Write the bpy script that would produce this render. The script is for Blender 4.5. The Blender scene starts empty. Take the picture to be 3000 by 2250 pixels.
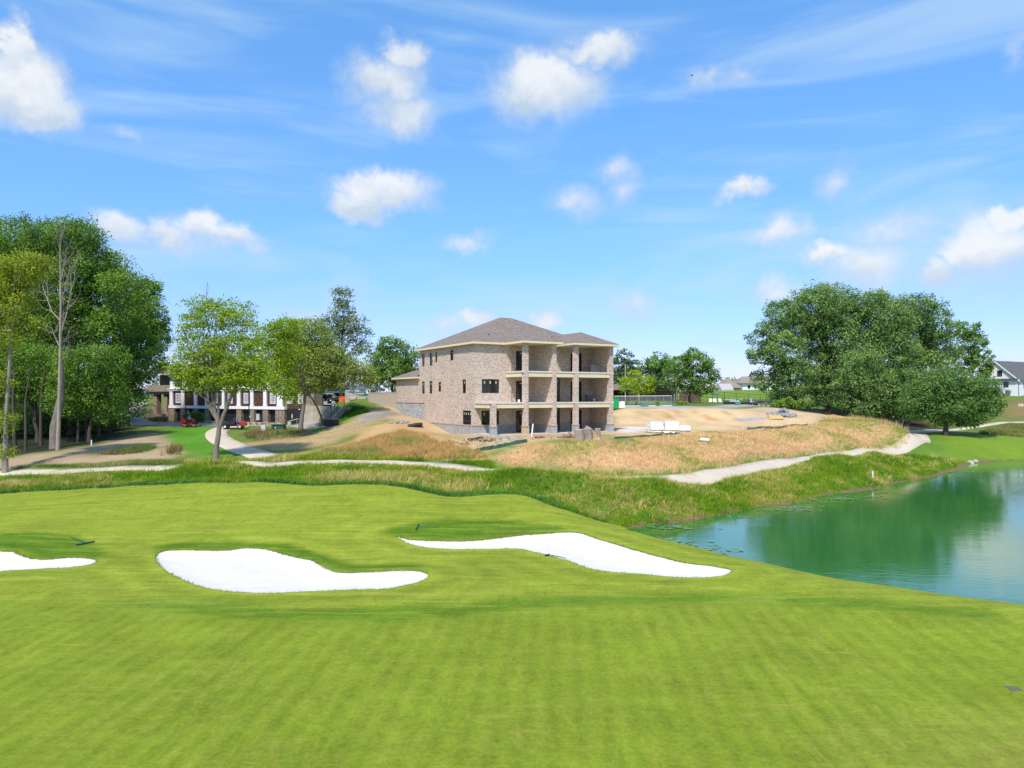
import bpy, math, random
import numpy as np
from mathutils import Vector, Matrix, geometry

R = math.radians
rng = np.random.default_rng(7)
random.seed(7)
scene = bpy.context.scene
COL = scene.collection

# ------------------------------------------------------------------ camera, sky, sun, exposure
CZ = 9.5            # drone height above the lake
FPX = 2080.0        # focal length in photograph pixels (3000 wide)
HY = 1160.0         # horizon row in the photograph
cam_d = bpy.data.cameras.new("camera")
cam = bpy.data.objects.new("camera", cam_d)
COL.objects.link(cam)
cam.location = (0, 0, CZ)
cam.rotation_euler = (R(90), 0, 0)
cam_d.sensor_fit = 'HORIZONTAL'
cam_d.sensor_width = 36.0
cam_d.lens = FPX / 3000.0 * 36.0
cam_d.shift_y = (HY - 1125.0) / 3000.0
cam_d.clip_start = 0.5
cam_d.clip_end = 6000
scene.camera = cam

SUN_AZ, SUN_EL = -164.0, 53.0       # compass: 0 = +Y (view direction), clockwise; the sun is behind the camera's left shoulder
sx = math.sin(R(SUN_AZ)) * math.cos(R(SUN_EL)); sy = math.cos(R(SUN_AZ)) * math.cos(R(SUN_EL)); sz = math.sin(R(SUN_EL))
sun_d = bpy.data.lights.new("sun", 'SUN')
sun_d.energy = 3.4
sun_d.angle = R(2.5)
sun_d.color = (1.0, 0.92, 0.80)
sun = bpy.data.objects.new("sun", sun_d)
COL.objects.link(sun)
sun.rotation_euler = Vector((sx, sy, sz)).to_track_quat('Z', 'Y').to_euler()
sun.location = (-40, -20, 60)

vs = scene.view_settings
vs.view_transform = 'Standard'
vs.look = 'None'
vs.gamma = 1.0
vs.exposure = 0.62
vs.use_curve_mapping = False

world = bpy.data.worlds.new("World")
scene.world = world
world.use_nodes = True
WT = world.node_tree
WT.nodes.clear()


def wn(kind, **kw):
    n = WT.nodes.new(kind)
    for k, v in kw.items():
        setattr(n, k, v)
    return n


def wl(a, b):
    WT.links.new(a, b)


def wmath(op, a, b=None, c=None, clamp=False):
    n = wn('ShaderNodeMath', operation=op, use_clamp=clamp)
    for i, v in enumerate((a, b, c)):
        if v is None:
            continue
        if isinstance(v, (int, float)):
            n.inputs[i].default_value = v
        else:
            wl(v, n.inputs[i])
    return n.outputs[0]


def build_world():
    out = wn('ShaderNodeOutputWorld')
    bg = wn('ShaderNodeBackground')
    bg.inputs['Strength'].default_value = 0.15
    wl(bg.outputs[0], out.inputs['Surface'])
    sky = wn('ShaderNodeTexSky', sky_type='NISHITA', sun_disc=False)
    sky.sun_elevation = R(SUN_EL)
    sky.sun_rotation = R(SUN_AZ)
    sky.altitude = 300
    sky.air_density = 1.0
    sky.dust_density = 0.25
    sky.ozone_density = 3.0
    tc = wn('ShaderNodeTexCoord')
    sep = wn('ShaderNodeSeparateXYZ')
    wl(tc.outputs['Generated'], sep.inputs[0])
    X, Y, Z = sep.outputs
    az = wmath('ARCTAN2', X, Y)
    el = wmath('ARCSINE', Z)
    # the same kind of cloud field all round the sky: four sectors of 90 degrees
    azw = wmath('SUBTRACT', wmath('MODULO', wmath('ADD', az, math.pi * 2.25), math.pi / 2), math.pi / 4)
    P0 = wn('ShaderNodeCombineXYZ')
    wl(azw, P0.inputs[0]); wl(el, P0.inputs[1])

    def noise(scale, detail, rough, vec, dist=0.0):
        n = wn('ShaderNodeTexNoise')
        n.inputs['Scale'].default_value = scale
        n.inputs['Detail'].default_value = detail
        n.inputs['Roughness'].default_value = rough
        n.inputs['Distortion'].default_value = dist
        wl(vec, n.inputs['Vector'])
        return n
    dirv = tc.outputs['Generated']
    n1 = noise(15, 4, 0.6, dirv)
    n2 = noise(60, 3, 0.6, dirv)

    def vec_op(op, a, b, s=None):
        n = wn('ShaderNodeVectorMath', operation=op)
        for i, v in enumerate((a, b)):
            if v is None:
                continue
            if isinstance(v, tuple):
                n.inputs[i].default_value = v
            else:
                wl(v, n.inputs[i])
        if s is not None:
            n.inputs['Scale'].default_value = s
        return n
    d1 = vec_op('SCALE', vec_op('SUBTRACT', n1.outputs['Color'], (0.5, 0.5, 0.5)).outputs[0], None, 0.07)
    d2 = vec_op('SCALE', vec_op('SUBTRACT', n2.outputs['Color'], (0.5, 0.5, 0.5)).outputs[0], None, 0.014)
    P = vec_op('ADD', vec_op('ADD', P0.outputs[0], d1.outputs[0]).outputs[0], d2.outputs[0]).outputs[0]
    blobs = [
        (40, 130, 48, 62, 1), (55, 240, 110, 85, 1), (105, 310, 130, 60, 1), 
        (1175, 150, 58, 48, .9), (1120, 230, 112, 62, .85), (1180, 325, 105, 58, .75), 
        (1600, 262, 140, 84, 1), (1770, 145, 112, 48, .8), (1530, 300, 80, 55, .8),
        (1125, 558, 130, 56, 1), (1040, 605, 85, 40, .9), 
        (600, 682, 100, 45, .85), (690, 706, 85, 34, .75), (490, 700, 75, 36, .75), (350, 688, 82, 46, .8),
        (1370, 707, 75, 25, .55), (1680, 590, 75, 48, .55), (1800, 500, 60, 42, .5), (1825, 560, 50, 50, .5),
         (2185, 562, 75, 30, .8), (2455, 530, 62, 46, .5), 
        (2290, 690, 105, 46, .7), (2610, 680, 190, 42, .45), (2540, 790, 125, 78, .75), (2440, 755, 70, 30, .8),
        (2280, 860, 95, 48, .6),  (2920, 725, 155, 95, .85), (2965, 640, 65, 40, .95),
        (2740, 800, 75, 48, .85), (2830, 738, 70, 56, .8), (1320, 955, 85, 42, .5), (1605, 932, 66, 28, .85),
        (1850, 890, 85, 38, .5),  (1390, 930, 52, 34, .7), (910, 915, 75, 42, .45),
        (1010, 890, 110, 55, .35), (2080, 238, 55, 36, .4), (2165, 222, 62, 26, .4), (390, 402, 52, 24, .35),
        (2985, 130, 45, 60, .35), (2840, 800, 270, 120, .42), (3180, 700, 220, 140, .8),   
         
    ]
    acc = None
    low = None
    for (px, py, rx, ry, op) in blobs:
        dx = (px - 1500) / FPX; dz = (HY - py) / FPX
        a = math.atan2(dx, 1); e = math.atan2(dz, math.sqrt(1 + dx * dx))
        rxa = rx / FPX * math.cos(a) ** 2 * 1.48; rya = ry / FPX * math.cos(e) ** 2 * math.cos(a) * 1.5
        m = wn('ShaderNodeVectorMath', operation='MULTIPLY_ADD')
        wl(P, m.inputs[0]); m.inputs[1].default_value = (1 / rxa, 1 / rya, 0); m.inputs[2].default_value = (-a / rxa, -e / rya, 0)
        ln = wn('ShaderNodeVectorMath', operation='LENGTH')
        wl(m.outputs[0], ln.inputs[0])
        g = wmath('MULTIPLY_ADD', ln.outputs['Value'], -op, op * 1.12)
        acc = g if acc is None else wmath('MAXIMUM', acc, g)
        if rx * ry > 1900:          # the larger clouds are lit from above and greyer underneath
            dt_ = wn('ShaderNodeVectorMath', operation='DOT_PRODUCT')
            wl(m.outputs[0], dt_.inputs[0]); dt_.inputs[1].default_value = (0, 1, 0)
            gc = wmath('MAXIMUM', g, 0.0)
            low = wmath('MULTIPLY', dt_.outputs['Value'], gc) if low is None else wmath('MULTIPLY_ADD', dt_.outputs['Value'], gc, low)
    mr = wn('ShaderNodeMapRange', interpolation_type='SMOOTHSTEP')
    wl(acc, mr.inputs['Value'])
    mr.inputs['From Min'].default_value = 0.02
    mr.inputs['From Max'].default_value = 0.75
    acc = mr.outputs[0]
    # high thin veil, streaked sideways, everywhere
    sc = vec_op('MULTIPLY', dirv, (1.5, 1.5, 9.0))
    n3 = noise(1.7, 4, 0.55, sc.outputs[0], 0.6)
    ci = wn('ShaderNodeMapRange', interpolation_type='SMOOTHSTEP')
    wl(n3.outputs['Fac'], ci.inputs['Value'])
    ci.inputs['From Min'].default_value = 0.41
    ci.inputs['From Max'].default_value = 0.74
    ci.inputs['To Max'].default_value = 0.55
    veil = ci.outputs[0]
    # sky tone: deeper and more saturated as in the photograph
    hsv = wn('ShaderNodeHueSaturation')
    hsv.inputs['Hue'].default_value = 0.497
    hsv.inputs['Saturation'].default_value = 1.0
    hsv.inputs['Value'].default_value = 1.0
    wl(sky.outputs[0], hsv.inputs['Color'])
    # even out the bright band at the horizon into light blue
    grad = wn('ShaderNodeMapRange')
    wl(el, grad.inputs['Value'])
    grad.inputs['From Min'].default_value = 0.0
    grad.inputs['From Max'].default_value = 0.55
    grad.inputs['To Min'].default_value = 0.0
    grad.inputs['To Max'].default_value = 1.0
    ramp = wn('ShaderNodeValToRGB')
    cr = ramp.color_ramp
    cr.elements[0].position = 0.0; cr.elements[0].color = (0.47, 0.445, 0.72, 1)
    cr.elements[1].position = 1.0; cr.elements[1].color = (0.68, 1.04, 1.25, 1)
    e2 = cr.elements.new(0.4); e2.color = (0.54, 0.74, 0.98, 1)
    wl(grad.outputs[0], ramp.inputs['Fac'])
    mulc = wn('ShaderNodeMix', data_type='RGBA', blend_type='MULTIPLY')
    mulc.inputs['Factor'].default_value = 1.0
    wl(hsv.outputs[0], mulc.inputs['A']); wl(ramp.outputs[0], mulc.inputs['B'])
    skyc = mulc.outputs['Result']
    # cloud colour: near white, bluish where thin
    cm = wn('ShaderNodeMix', data_type='RGBA')
    cm.inputs['A'].default_value = (2.45, 2.95, 3.55, 1)
    cm.inputs['B'].default_value = (4.0, 4.1, 4.2, 1)
    lit = wmath('MULTIPLY_ADD', low, 1.35, 0.62)
    lit = wmath('ADD', lit, wmath('MULTIPLY_ADD', n1.outputs['Fac'], 1.4, -0.7))
    wl(wmath('MULTIPLY', acc, lit, clamp=True), cm.inputs['Factor'])
    mixv = wn('ShaderNodeMix', data_type='RGBA')
    wl(veil, mixv.inputs['Factor']); wl(skyc, mixv.inputs['A']); mixv.inputs['B'].default_value = (2.5, 3.4, 4.2, 1)
    mixc = wn('ShaderNodeMix', data_type='RGBA')
    wl(wmath('MULTIPLY', acc, 0.93), mixc.inputs['Factor']); wl(mixv.outputs['Result'], mixc.inputs['A']); wl(cm.outputs['Result'], mixc.inputs['B'])
    wl(mixc.outputs['Result'], bg.inputs['Color'])


build_world()
world.cycles.sampling_method = 'MANUAL'
world.cycles.sample_map_resolution = 512
scene.render.engine = 'CYCLES'
scene.cycles.max_bounces = 8
scene.cycles.transparent_max_bounces = 8

# ------------------------------------------------------------------ helpers


def tag(o, label=None, cat=None, group=None, kind=None):
    if label: o['label'] = label
    if cat: o['category'] = cat
    if group: o['group'] = group
    if kind: o['kind'] = kind
    return o


def thing(name, label, cat, loc=(0, 0, 0), rz=0.0, group=None, scale=1.0):
    o = bpy.data.objects.new(name, None)
    COL.objects.link(o)
    o.empty_display_size = 0.3
    o.location = loc
    o.rotation_euler = (0, 0, rz)
    if scale != 1.0: o.scale = (scale,) * 3
    return tag(o, label, cat, group)


def np_mesh(name, v, f, smooth=False):
    """v (N,3) array, f (M,k) int array with k constant."""
    v = np.asarray(v, dtype=np.float32); f = np.asarray(f, dtype=np.int32)
    me = bpy.data.meshes.new(name)
    me.vertices.add(len(v)); me.vertices.foreach_set('co', v.ravel())
    k = f.shape[1]
    me.loops.add(f.size); me.loops.foreach_set('vertex_index', f.ravel())
    me.polygons.add(len(f))
    me.polygons.foreach_set('loop_start', np.arange(0, f.size, k, dtype=np.int32))
    me.polygons.foreach_set('loop_total', np.full(len(f), k, dtype=np.int32))
    if smooth:
        me.polygons.foreach_set('use_smooth', np.ones(len(f), dtype=bool))
    me.update(calc_edges=True)
    return me


def link(name, me, mat, parent=None):
    o = bpy.data.objects.new(name, me)
    COL.objects.link(o)
    if mat is not None:
        me.materials.clear(); me.materials.append(mat)
    if parent is not None: o.parent = parent
    return o


def vattr(me, name, arr, kind='FLOAT'):
    a = me.attributes.new(name, kind, 'POINT')
    arr = np.asarray(arr, dtype=np.float32)
    a.data.foreach_set('color' if kind == 'FLOAT_COLOR' else 'value', arr.ravel())


class MB:
    """collects simple shapes and links them as ONE mesh object"""

    def __init__(s):
        s.v = []; s.f = []

    def add(s, vs_, fs_):
        n = len(s.v)
        s.v.extend([tuple(p) for p in vs_])
        s.f.extend([tuple(i + n for i in f) for f in fs_])
        return s

    def box(s, x0, y0, z0, x1, y1, z1, m=None):
        vs_ = [(x0, y0, z0), (x1, y0, z0), (x1, y1, z0), (x0, y1, z0), (x0, y0, z1), (x1, y0, z1), (x1, y1, z1), (x0, y1, z1)]
        if m is not None: vs_ = [m @ Vector(p) for p in vs_]
        return s.add(vs_, [(0, 3, 2, 1), (4, 5, 6, 7), (0, 1, 5, 4), (1, 2, 6, 5), (2, 3, 7, 6), (3, 0, 4, 7)])

    def cbox(s, c, d, rz=0.0, rx=0.0, ry=0.0):
        m = Matrix.Translation(c) @ Matrix.Rotation(rz, 4, 'Z') @ Matrix.Rotation(ry, 4, 'Y') @ Matrix.Rotation(rx, 4, 'X')
        return s.box(-d[0] / 2, -d[1] / 2, -d[2] / 2, d[0] / 2, d[1] / 2, d[2] / 2, m)

    def bbox(s, c, d, b=0.02, rz=0.0, rx=0.0, ry=0.0):
        """box with chamfered edges"""
        m = Matrix.Translation(c) @ Matrix.Rotation(rz, 4, 'Z') @ Matrix.Rotation(ry, 4, 'Y') @ Matrix.Rotation(rx, 4, 'X')
        hx, hy, hz = d[0] / 2, d[1] / 2, d[2] / 2
        ring = [(-hx + b, -hy), (hx - b, -hy), (hx, -hy + b), (hx, hy - b), (hx - b, hy), (-hx + b, hy), (-hx, hy - b), (-hx, -hy + b)]
        inn = [(max(-hx + b, min(hx - b, x)), max(-hy + b, min(hy - b, y))) for x, y in ring]
        vs_ = [(x, y, -hz) for x, y in inn] + [(x, y, -hz + b) for x, y in ring] + [(x, y, hz - b) for x, y in ring] + [(x, y, hz) for x, y in inn]
        fs_ = []
        for k in range(3):
            for i in range(8):
                j = (i + 1) % 8
                fs_.append((k * 8 + i, k * 8 + j, k * 8 + 8 + j, k * 8 + 8 + i))
        fs_.append(tuple(range(7, -1, -1))); fs_.append(tuple(range(24, 32)))
        return s.add([m @ Vector(p) for p in vs_], fs_)

    def tube(s, pts, rad, n=8, cap=True):
        pts = [Vector(p) for p in pts]
        if isinstance(rad, (int, float)): rad = [rad] * len(pts)
        base = len(s.v)
        ref = None
        for i, p in enumerate(pts):
            t = (pts[min(i + 1, len(pts) - 1)] - pts[max(i - 1, 0)])
            if t.length < 1e-9: t = Vector((0, 0, 1))
            t.normalize()
            if ref is None:
                ref = Vector((1, 0, 0)) if abs(t.x) < .8 else Vector((0, 1, 0))
            a = (ref - t * ref.dot(t)).normalized(); b = t.cross(a)
            ref = a
            for k in range(n):
                w = 2 * math.pi * k / n
                s.v.append(tuple(p + (a * math.cos(w) + b * math.sin(w)) * rad[i]))
        for i in range(len(pts) - 1):
            for k in range(n):
                k2 = (k + 1) % n
                s.f.append((base + i * n + k, base + i * n + k2, base + (i + 1) * n + k2, base + (i + 1) * n + k))
        if cap:
            s.f.append(tuple(base + k for k in range(n - 1, -1, -1)))
            e = base + (len(pts) - 1) * n
            s.f.append(tuple(e + k for k in range(n)))
        return s

    def prism(s, poly, z0, z1):
        n = len(poly)
        vs_ = [(x, y, z0) for x, y in poly] + [(x, y, z1) for x, y in poly]
        fs_ = [tuple(range(n - 1, -1, -1)), tuple(range(n, 2 * n))] + [(i, (i + 1) % n, n + (i + 1) % n, n + i) for i in range(n)]
        return s.add(vs_, fs_)

    def sideprism(s, poly, y0, y1, m=None):
        """outline in x,z extruded along y"""
        n = len(poly)
        vs_ = [(x, y0, z) for x, z in poly] + [(x, y1, z) for x, z in poly]
        if m is not None: vs_ = [m @ Vector(p) for p in vs_]
        fs_ = [tuple(range(n)), tuple(range(2 * n - 1, n - 1, -1))] + [(i, n + i, n + (i + 1) % n, (i + 1) % n) for i in range(n)]
        return s.add(vs_, fs_)

    def blob(s, c, r, nu=10, nv=6, jit=0.0, rs=None):
        rs = rs or random
        vs_ = []; fs_ = []
        for i in range(nv + 1):
            th = math.pi * i / nv
            for k in range(nu):
                ph = 2 * math.pi * k / nu
                q = 1 + (rs.uniform(-jit, jit) if 0 < i < nv else 0)
                vs_.append((c[0] + r[0] * q * math.sin(th) * math.cos(ph), c[1] + r[1] * q * math.sin(th) * math.sin(ph), c[2] - r[2] * q * math.cos(th)))
        for i in range(nv):
            for k in range(nu):
                k2 = (k + 1) % nu
                fs_.append((i * nu + k, i * nu + k2, (i + 1) * nu + k2, (i + 1) * nu + k))
        return s.add(vs_, fs_)

    def build(s, name, mat, parent=None, smooth=False, label=None, kind=None):
        me = bpy.data.meshes.new(name)
        me.from_pydata(s.v, [], s.f)
        if smooth:
            me.polygons.foreach_set('use_smooth', np.ones(len(me.polygons), dtype=bool))
        me.update()
        o = link(name, me, mat, parent)
        if label: o['label'] = label
        if kind: o['kind'] = kind
        return o


def at(px, py, d):
    """point seen at photograph pixel (px, py) at depth d metres"""
    return Vector(((px - 1500) / FPX * d, d, CZ + (HY - py) / FPX * d))


# ------------------------------------------------------------------ materials
MATS = {}


def nodes_mat(name):
    m = bpy.data.materials.new(name)
    m.use_nodes = True
    nt = m.node_tree
    return m, nt, nt.nodes['Principled BSDF']


def mk_noise(nt, scale, detail=4, rough=.6, vec=None, dist=0.0):
    n = nt.nodes.new('ShaderNodeTexNoise')
    n.inputs['Scale'].default_value = scale; n.inputs['Detail'].default_value = detail
    n.inputs['Roughness'].default_value = rough; n.inputs['Distortion'].default_value = dist
    if vec is not None: nt.links.new(vec, n.inputs['Vector'])
    return n


def mk_ramp(nt, fac, stops, interp='LINEAR'):
    r = nt.nodes.new('ShaderNodeValToRGB')
    cr = r.color_ramp
    cr.interpolation = interp
    while len(cr.elements) < len(stops): cr.elements.new(0.5)
    for e, (p, c) in zip(cr.elements, stops):
        e.position = p; e.color = (*c, 1) if len(c) == 3 else c
    nt.links.new(fac, r.inputs['Fac'])
    return r


def mk_mix(nt, a, b, fac, blend='MIX'):
    n = nt.nodes.new('ShaderNodeMix'); n.data_type = 'RGBA'; n.blend_type = blend
    for key, v in (('A', a), ('B', b), ('Factor', fac)):
        if isinstance(v, tuple): n.inputs[key].default_value = (*v, 1) if len(v) == 3 else v
        elif isinstance(v, (int, float)): n.inputs[key].default_value = v
        else: nt.links.new(v, n.inputs[key])
    return n.outputs['Result']


def mk_math(nt, op, a, b=None, clamp=False):
    n = nt.nodes.new('ShaderNodeMath'); n.operation = op; n.use_clamp = clamp
    for i, v in enumerate((a, b)):
        if v is None: continue
        if isinstance(v, (int, float)): n.inputs[i].default_value = v
        else: nt.links.new(v, n.inputs[i])
    return n.outputs[0]


def mk_bump(nt, bsdf, h, strength=.3, dist=.02):
    b = nt.nodes.new('ShaderNodeBump')
    b.inputs['Strength'].default_value = strength; b.inputs['Distance'].default_value = dist
    nt.links.new(h, b.inputs['Height']); nt.links.new(b.outputs[0], bsdf.inputs['Normal'])


def mk_map(nt, coord='Object', scale=(1, 1, 1), rot=(0, 0, 0)):
    tc = nt.nodes.new('ShaderNodeTexCoord')
    mp = nt.nodes.new('ShaderNodeMapping')
    mp.inputs['Scale'].default_value = scale; mp.inputs['Rotation'].default_value = rot
    nt.links.new(tc.outputs[coord], mp.inputs['Vector'])
    return mp.outputs[0]


def plain(name, col, rough=.6, metal=0.0, var=.18, scale=3.0, bump=.15, spec=.4, bscale=None):
    """painted / weathered surface: base colour with blotchy variation and a little relief"""
    if name in MATS: return MATS[name]
    m, nt, b = nodes_mat(name)
    v = mk_map(nt)
    n = mk_noise(nt, scale, 6, .65, v)
    lo = tuple(max(0, c * (1 - var)) for c in col); hi = tuple(min(1, c * (1 + var)) for c in col)
    r = mk_ramp(nt, n.outputs['Fac'], [(.3, lo), (.7, hi)])
    nt.links.new(r.outputs[0], b.inputs['Base Color'])
    b.inputs['Roughness'].default_value = rough; b.inputs['Metallic'].default_value = metal
    b.inputs['Specular IOR Level'].default_value = spec
    if bump:
        n2 = mk_noise(nt, bscale or scale * 12, 3, .6, v)
        mk_bump(nt, b, n2.outputs['Fac'], bump, .01)
    MATS[name] = m
    return m
# ------------------------------------------------------------------ terrain: a height field through surveyed points
# (photo column, depth in metres, height relative to the drone)
CP = []


def cp(px, py, d):
    CP.append(((px - 1500) / FPX * d, d, (HY - py) / FPX * d))


def cz(px, d, z):
    CP.append(((px - 1500) / FPX * d, d, z))


for px in (-1500, 0, 900, 1800, 2700):
    cz(px, 6, -8.9)
for px in (-600, 200, 1000, 1800, 2600, 3300):
    cz(px, 14, -8.75); cz(px, 21, -8.72); cz(px, 27, -8.70)
for px in (100, 500, 800, 1300, 1600, 2000):
    cz(px, 31.5, -8.72)
cz(1500, 34, -8.72); cz(2350, 31, -8.66); cz(2800, 28.5, -8.6); cz(3300, 26, -8.6)
for q in [
    # around the bunkers and up the mown ridge
    (700, 1605, 41), (480, 1615, 40), (1000, 1660, 36.5), (1200, 1690, 34), (700, 1560, 44), (700, 1500, 49), (700, 1450, 52.5), (700, 1415, 55.5),
    (150, 1610, 40.2), (100, 1675, 35), (150, 1545, 45), (150, 1500, 50), (100, 1455, 57), (0, 1448, 58), (300, 1432, 57), (400, 1500, 49.5), (450, 1560, 44),
    (1000, 1600, 41.5), (1000, 1540, 45.5), (1000, 1480, 50), (1000, 1420, 55), (1200, 1425, 54.5), (1300, 1452, 54), (1450, 1447, 53.5), (1550, 1455, 53), (1650, 1490, 51),
    (1840, 1549, 46.5), (2000, 1592, 41.5), (2200, 1640, 37.5), (2600, 1712, 32.5), (3000, 1766, 29.5),
    (1170, 1575, 43.5), (1700, 1560, 44.5), (1600, 1640, 37.5), (2140, 1672, 35.5), (1800, 1690, 34), (1300, 1530, 46), (1300, 1500, 48.5), (1700, 1540, 46), (1400, 1580, 43.3),
    (2000, 1640, 37.5), (1500, 1490, 49.8),
    # rough and path on the left
    (0, 1420, 63), (0, 1393, 69), (0, 1375, 74), (250, 1378, 69), (480, 1368, 68.5), (250, 1400, 63.5), (480, 1395, 62),
    (700, 1365, 66.5), (1050, 1356, 66), (1200, 1358, 66), (1400, 1378, 63.5), (1000, 1390, 60), (1200, 1395, 59.5), (1450, 1410, 58),
    (100, 1345, 75), (200, 1330, 78), (170, 1318, 81), (50, 1322, 84), (400, 1290, 88), (300, 1302, 86), (370, 1255, 102), (480, 1250, 104), (560, 1247, 105),
    (560, 1300, 84), (600, 1262, 99), (632, 1345, 68.5), (700, 1243, 106), (700, 1270, 94), (700, 1320, 75), (800, 1260, 100), (880, 1262, 95), (800, 1340, 69.5),
    (800, 1300, 80), (480, 1340, 73), (350, 1345, 73.5), (480, 1310, 80),
    (900, 1242, 104), (980, 1245, 101), (1000, 1290, 80), (1000, 1240, 92), (1080, 1210, 96), (1150, 1201, 98), (1165, 1212, 97), (1010, 1198, 103),
    (1150, 1250, 84), (1225, 1270, 80), (1150, 1320, 72), (1000, 1340, 69), (900, 1330, 71), (900, 1290, 81),
    (1320, 1325, 71), (1450, 1304, 72.5), (1550, 1287, 73.5), (1700, 1292, 71), (1800, 1277, 79), (1900, 1272, 82),
    # golden mound right of the house, path, bank to the lake
    (1560, 1380, 58.8), (1640, 1386, 58.2), (1720, 1394, 57.8), (1500, 1375, 59.8), (1790, 1404, 57.2), (2400, 1337, 79.0), (2450, 1331, 82), (2560, 1323, 87.5), (1870, 1407, 57.6), (1940, 1409, 58.4), (620, 1353, 64.3), (710, 1351, 64), (560, 1359, 64.5),
    (1500, 1330, 68.5), (1700, 1330, 66.5), (1500, 1382, 62), (1700, 1400, 60.5), (1798, 1413, 59), (1968, 1413, 60), (2150, 1380, 69), (2341, 1348, 80), (2500, 1330, 89), (2660, 1316, 97), (2700, 1290, 109), (2695, 1272, 118),
    (1900, 1330, 70), (2200, 1300, 82), (2400, 1262, 93), (2600, 1240, 105), (2665, 1272, 107), (2450, 1226, 112), (2300, 1250, 98),
    (2000, 1470, 57), (2100, 1430, 63), (2300, 1420, 67), (2600, 1370, 84), (1850, 1440, 57), (1650, 1440, 56), (1700, 1500, 53),
    (1850, 1549, 50.8), (2000, 1529, 53.5), (2200, 1490, 59.9), (2400, 1452, 67.7), (2600, 1420, 76), (2750, 1390, 85.9), (2830, 1359, 99), (3000, 1348, 105), (3300, 1346, 106),
    (2000, 1250, 96), (2200, 1240, 108), (2300, 1235, 112), (1850, 1248, 97),
    (1830, 1241, 104), (1950, 1241, 104), (2080, 1240, 105), (1830, 1198, 114), (1950, 1198, 114), (2080, 1199, 114), (2200, 1205, 118), (2280, 1196, 125), (2400, 1212, 125),
    (1850, 1190, 125), (2050, 1190, 128), (2200, 1186, 140), (2050, 1172, 172), (2200, 1166, 188), (2200, 1143, 250), (2300, 1140, 270), (2000, 1160, 220), (1800, 1175, 150),
    (2900, 1300, 112), (3000, 1310, 111), (2800, 1275, 117), (2780, 1271, 116), (2900, 1277, 118), (2700, 1258, 138), (2930, 1240, 150), (2950, 1200, 168), (2950, 1152, 192), (3100, 1152, 195),
    (2600, 1236, 150), (2400, 1214, 145), (2500, 1226, 148), (2800, 1262, 128),
]:
    cp(*q)
for (px, d, z) in [(2341, 79.2, -7.2), (2400, 82.6, -7.2), (2470, 86.6, -7.22), (2560, 91.5, -7.25), (2640, 97, -7.27), (1500, 63, -6.85), (1600, 61.9, -7.05), (1700, 61.3, -7.15), (1800, 61, -7.2), (1900, 61.2, -7.22), (1985, 62.2, -7.25), (2080, 65.2, -7.25), (2240, 73.5, -7.22), (560, 67.4, -6.8), (660, 66.9, -6.62)]:
    cz(px, d, z)
# beyond the mown crest the bank drops to the water
for (px, d, z) in [(1900, 49, -9.9), (2040, 46, -10.2), (2250, 41.5, -10.2), (2650, 36, -10.2), (3020, 33, -10.2), (1780, 51, -9.3),
                   (2100, 50, -11), (2400, 48, -11.3), (2400, 58, -11), (2700, 45, -11.5), (2700, 62, -11.3), (2950, 50, -11.5), (2950, 72, -11.3), (3200, 60, -11.5), (3000, 90, -10.8), (3300, 85, -11.2), (3600, 70, -11), (3600, 45, -10.5),
                   (1000, 57.6, -7.1), (1250, 57, -7.5), (700, 58, -7.05), (1450, 56, -7.55), (300, 60, -7.9)]:
    cz(px, d, z)
CP += [(110, 60, -8.2), (115, 90, -8), (60, 22, -9), (75, 30, -9.8), (95, 115, -7), (110, 140, -5)]
# house terrace, clubhouse levels, far country
HC = Vector((-4.1, 79.0, CZ - 4.2))         # near corner of the brick house
HV = Vector((math.cos(R(31)), math.sin(R(31)), 0)); HU = Vector((-math.sin(R(31)), math.cos(R(31)), 0))
for (v, u) in [(-.6, -.5), (4, -5), (10, -5), (16, -5.2), (18.5, 3), (18.5, 12), (9, 8), (4, 3), (0, 6)]:
    p = HC + HV * v + HU * u
    CP.append((p.x, p.y, -4.28 - (.25 if u > 0 and v < 1 and u < 7 else 0)))
for (v, u, z) in [(-.5, 12, -3.35), (-.5, 16, -2.9), (-.5, 22, -2.3), (4, 17, -3), (6, 24, -2.2), (14, 20, -3.2), (-2.5, 8, -3.85), (-3, 16, -2.9)]:
    p = HC + HV * v + HU * u
    CP.append((p.x, p.y, z))
for (x, y, z) in [(-32, 112, -1.5), (-22, 115, -1.4), (-28, 122, -1.3), (-20, 130, -1), (-10, 120, -1.8), (-45, 125, -2), (-62, 140, -2), (-75, 122, -3.2), (-68, 118, -3.8), (-90, 150, -2), (-80, 110, -4.8), (-110, 120, -4), (-62, 95, -5.5), (-80, 85, -6.3), (-100, 70, -7.5),
                  (-60, 40, -8.4), (-45, 25, -8.6), (-90, 40, -8), (-140, 100, -5), (-140, 200, -1), (-40, 180, 0), (20, 170, -1), (0, 140, -1.6), (60, 210, 0), (120, 190, -.5), (150, 150, -2), (160, 100, -5), (170, 60, -7), (150, 20, -8), (90, 5, -9), (-60, 5, -8.5),
                  (100, 300, 2), (0, 300, 1), (-120, 300, 1), (200, 300, 1.5), (0, 600, -1), (-400, 500, -2), (400, 500, -1), (-300, 150, -2), (350, 150, -3), (0, -60, -8), (200, -40, -8), (-200, -40, -7)]:
    CP.append((x, y, z))
for k in np.linspace(0, 1, 7):
    # level ground in front of and under the clubhouse
    fx, fy = -58.8 + 24.2 * k, 122.0 - 14.0 * k
    CP += [(fx - 1.4, fy - 2.4, -4.42), (fx - .2, fy - .3, -4.42), (fx + 1.6, fy + 2.8, -4.35), (fx + 5.5, fy + 9.5, -3.4)]
CP += [(-33.4, 105.6, -4.4), (-31.2, 104.6, -4.35), (-30.5, 108, -4.3), (-27.0, 103.6, -4.3), (-25.8, 102.8, -4.2)]
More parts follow.
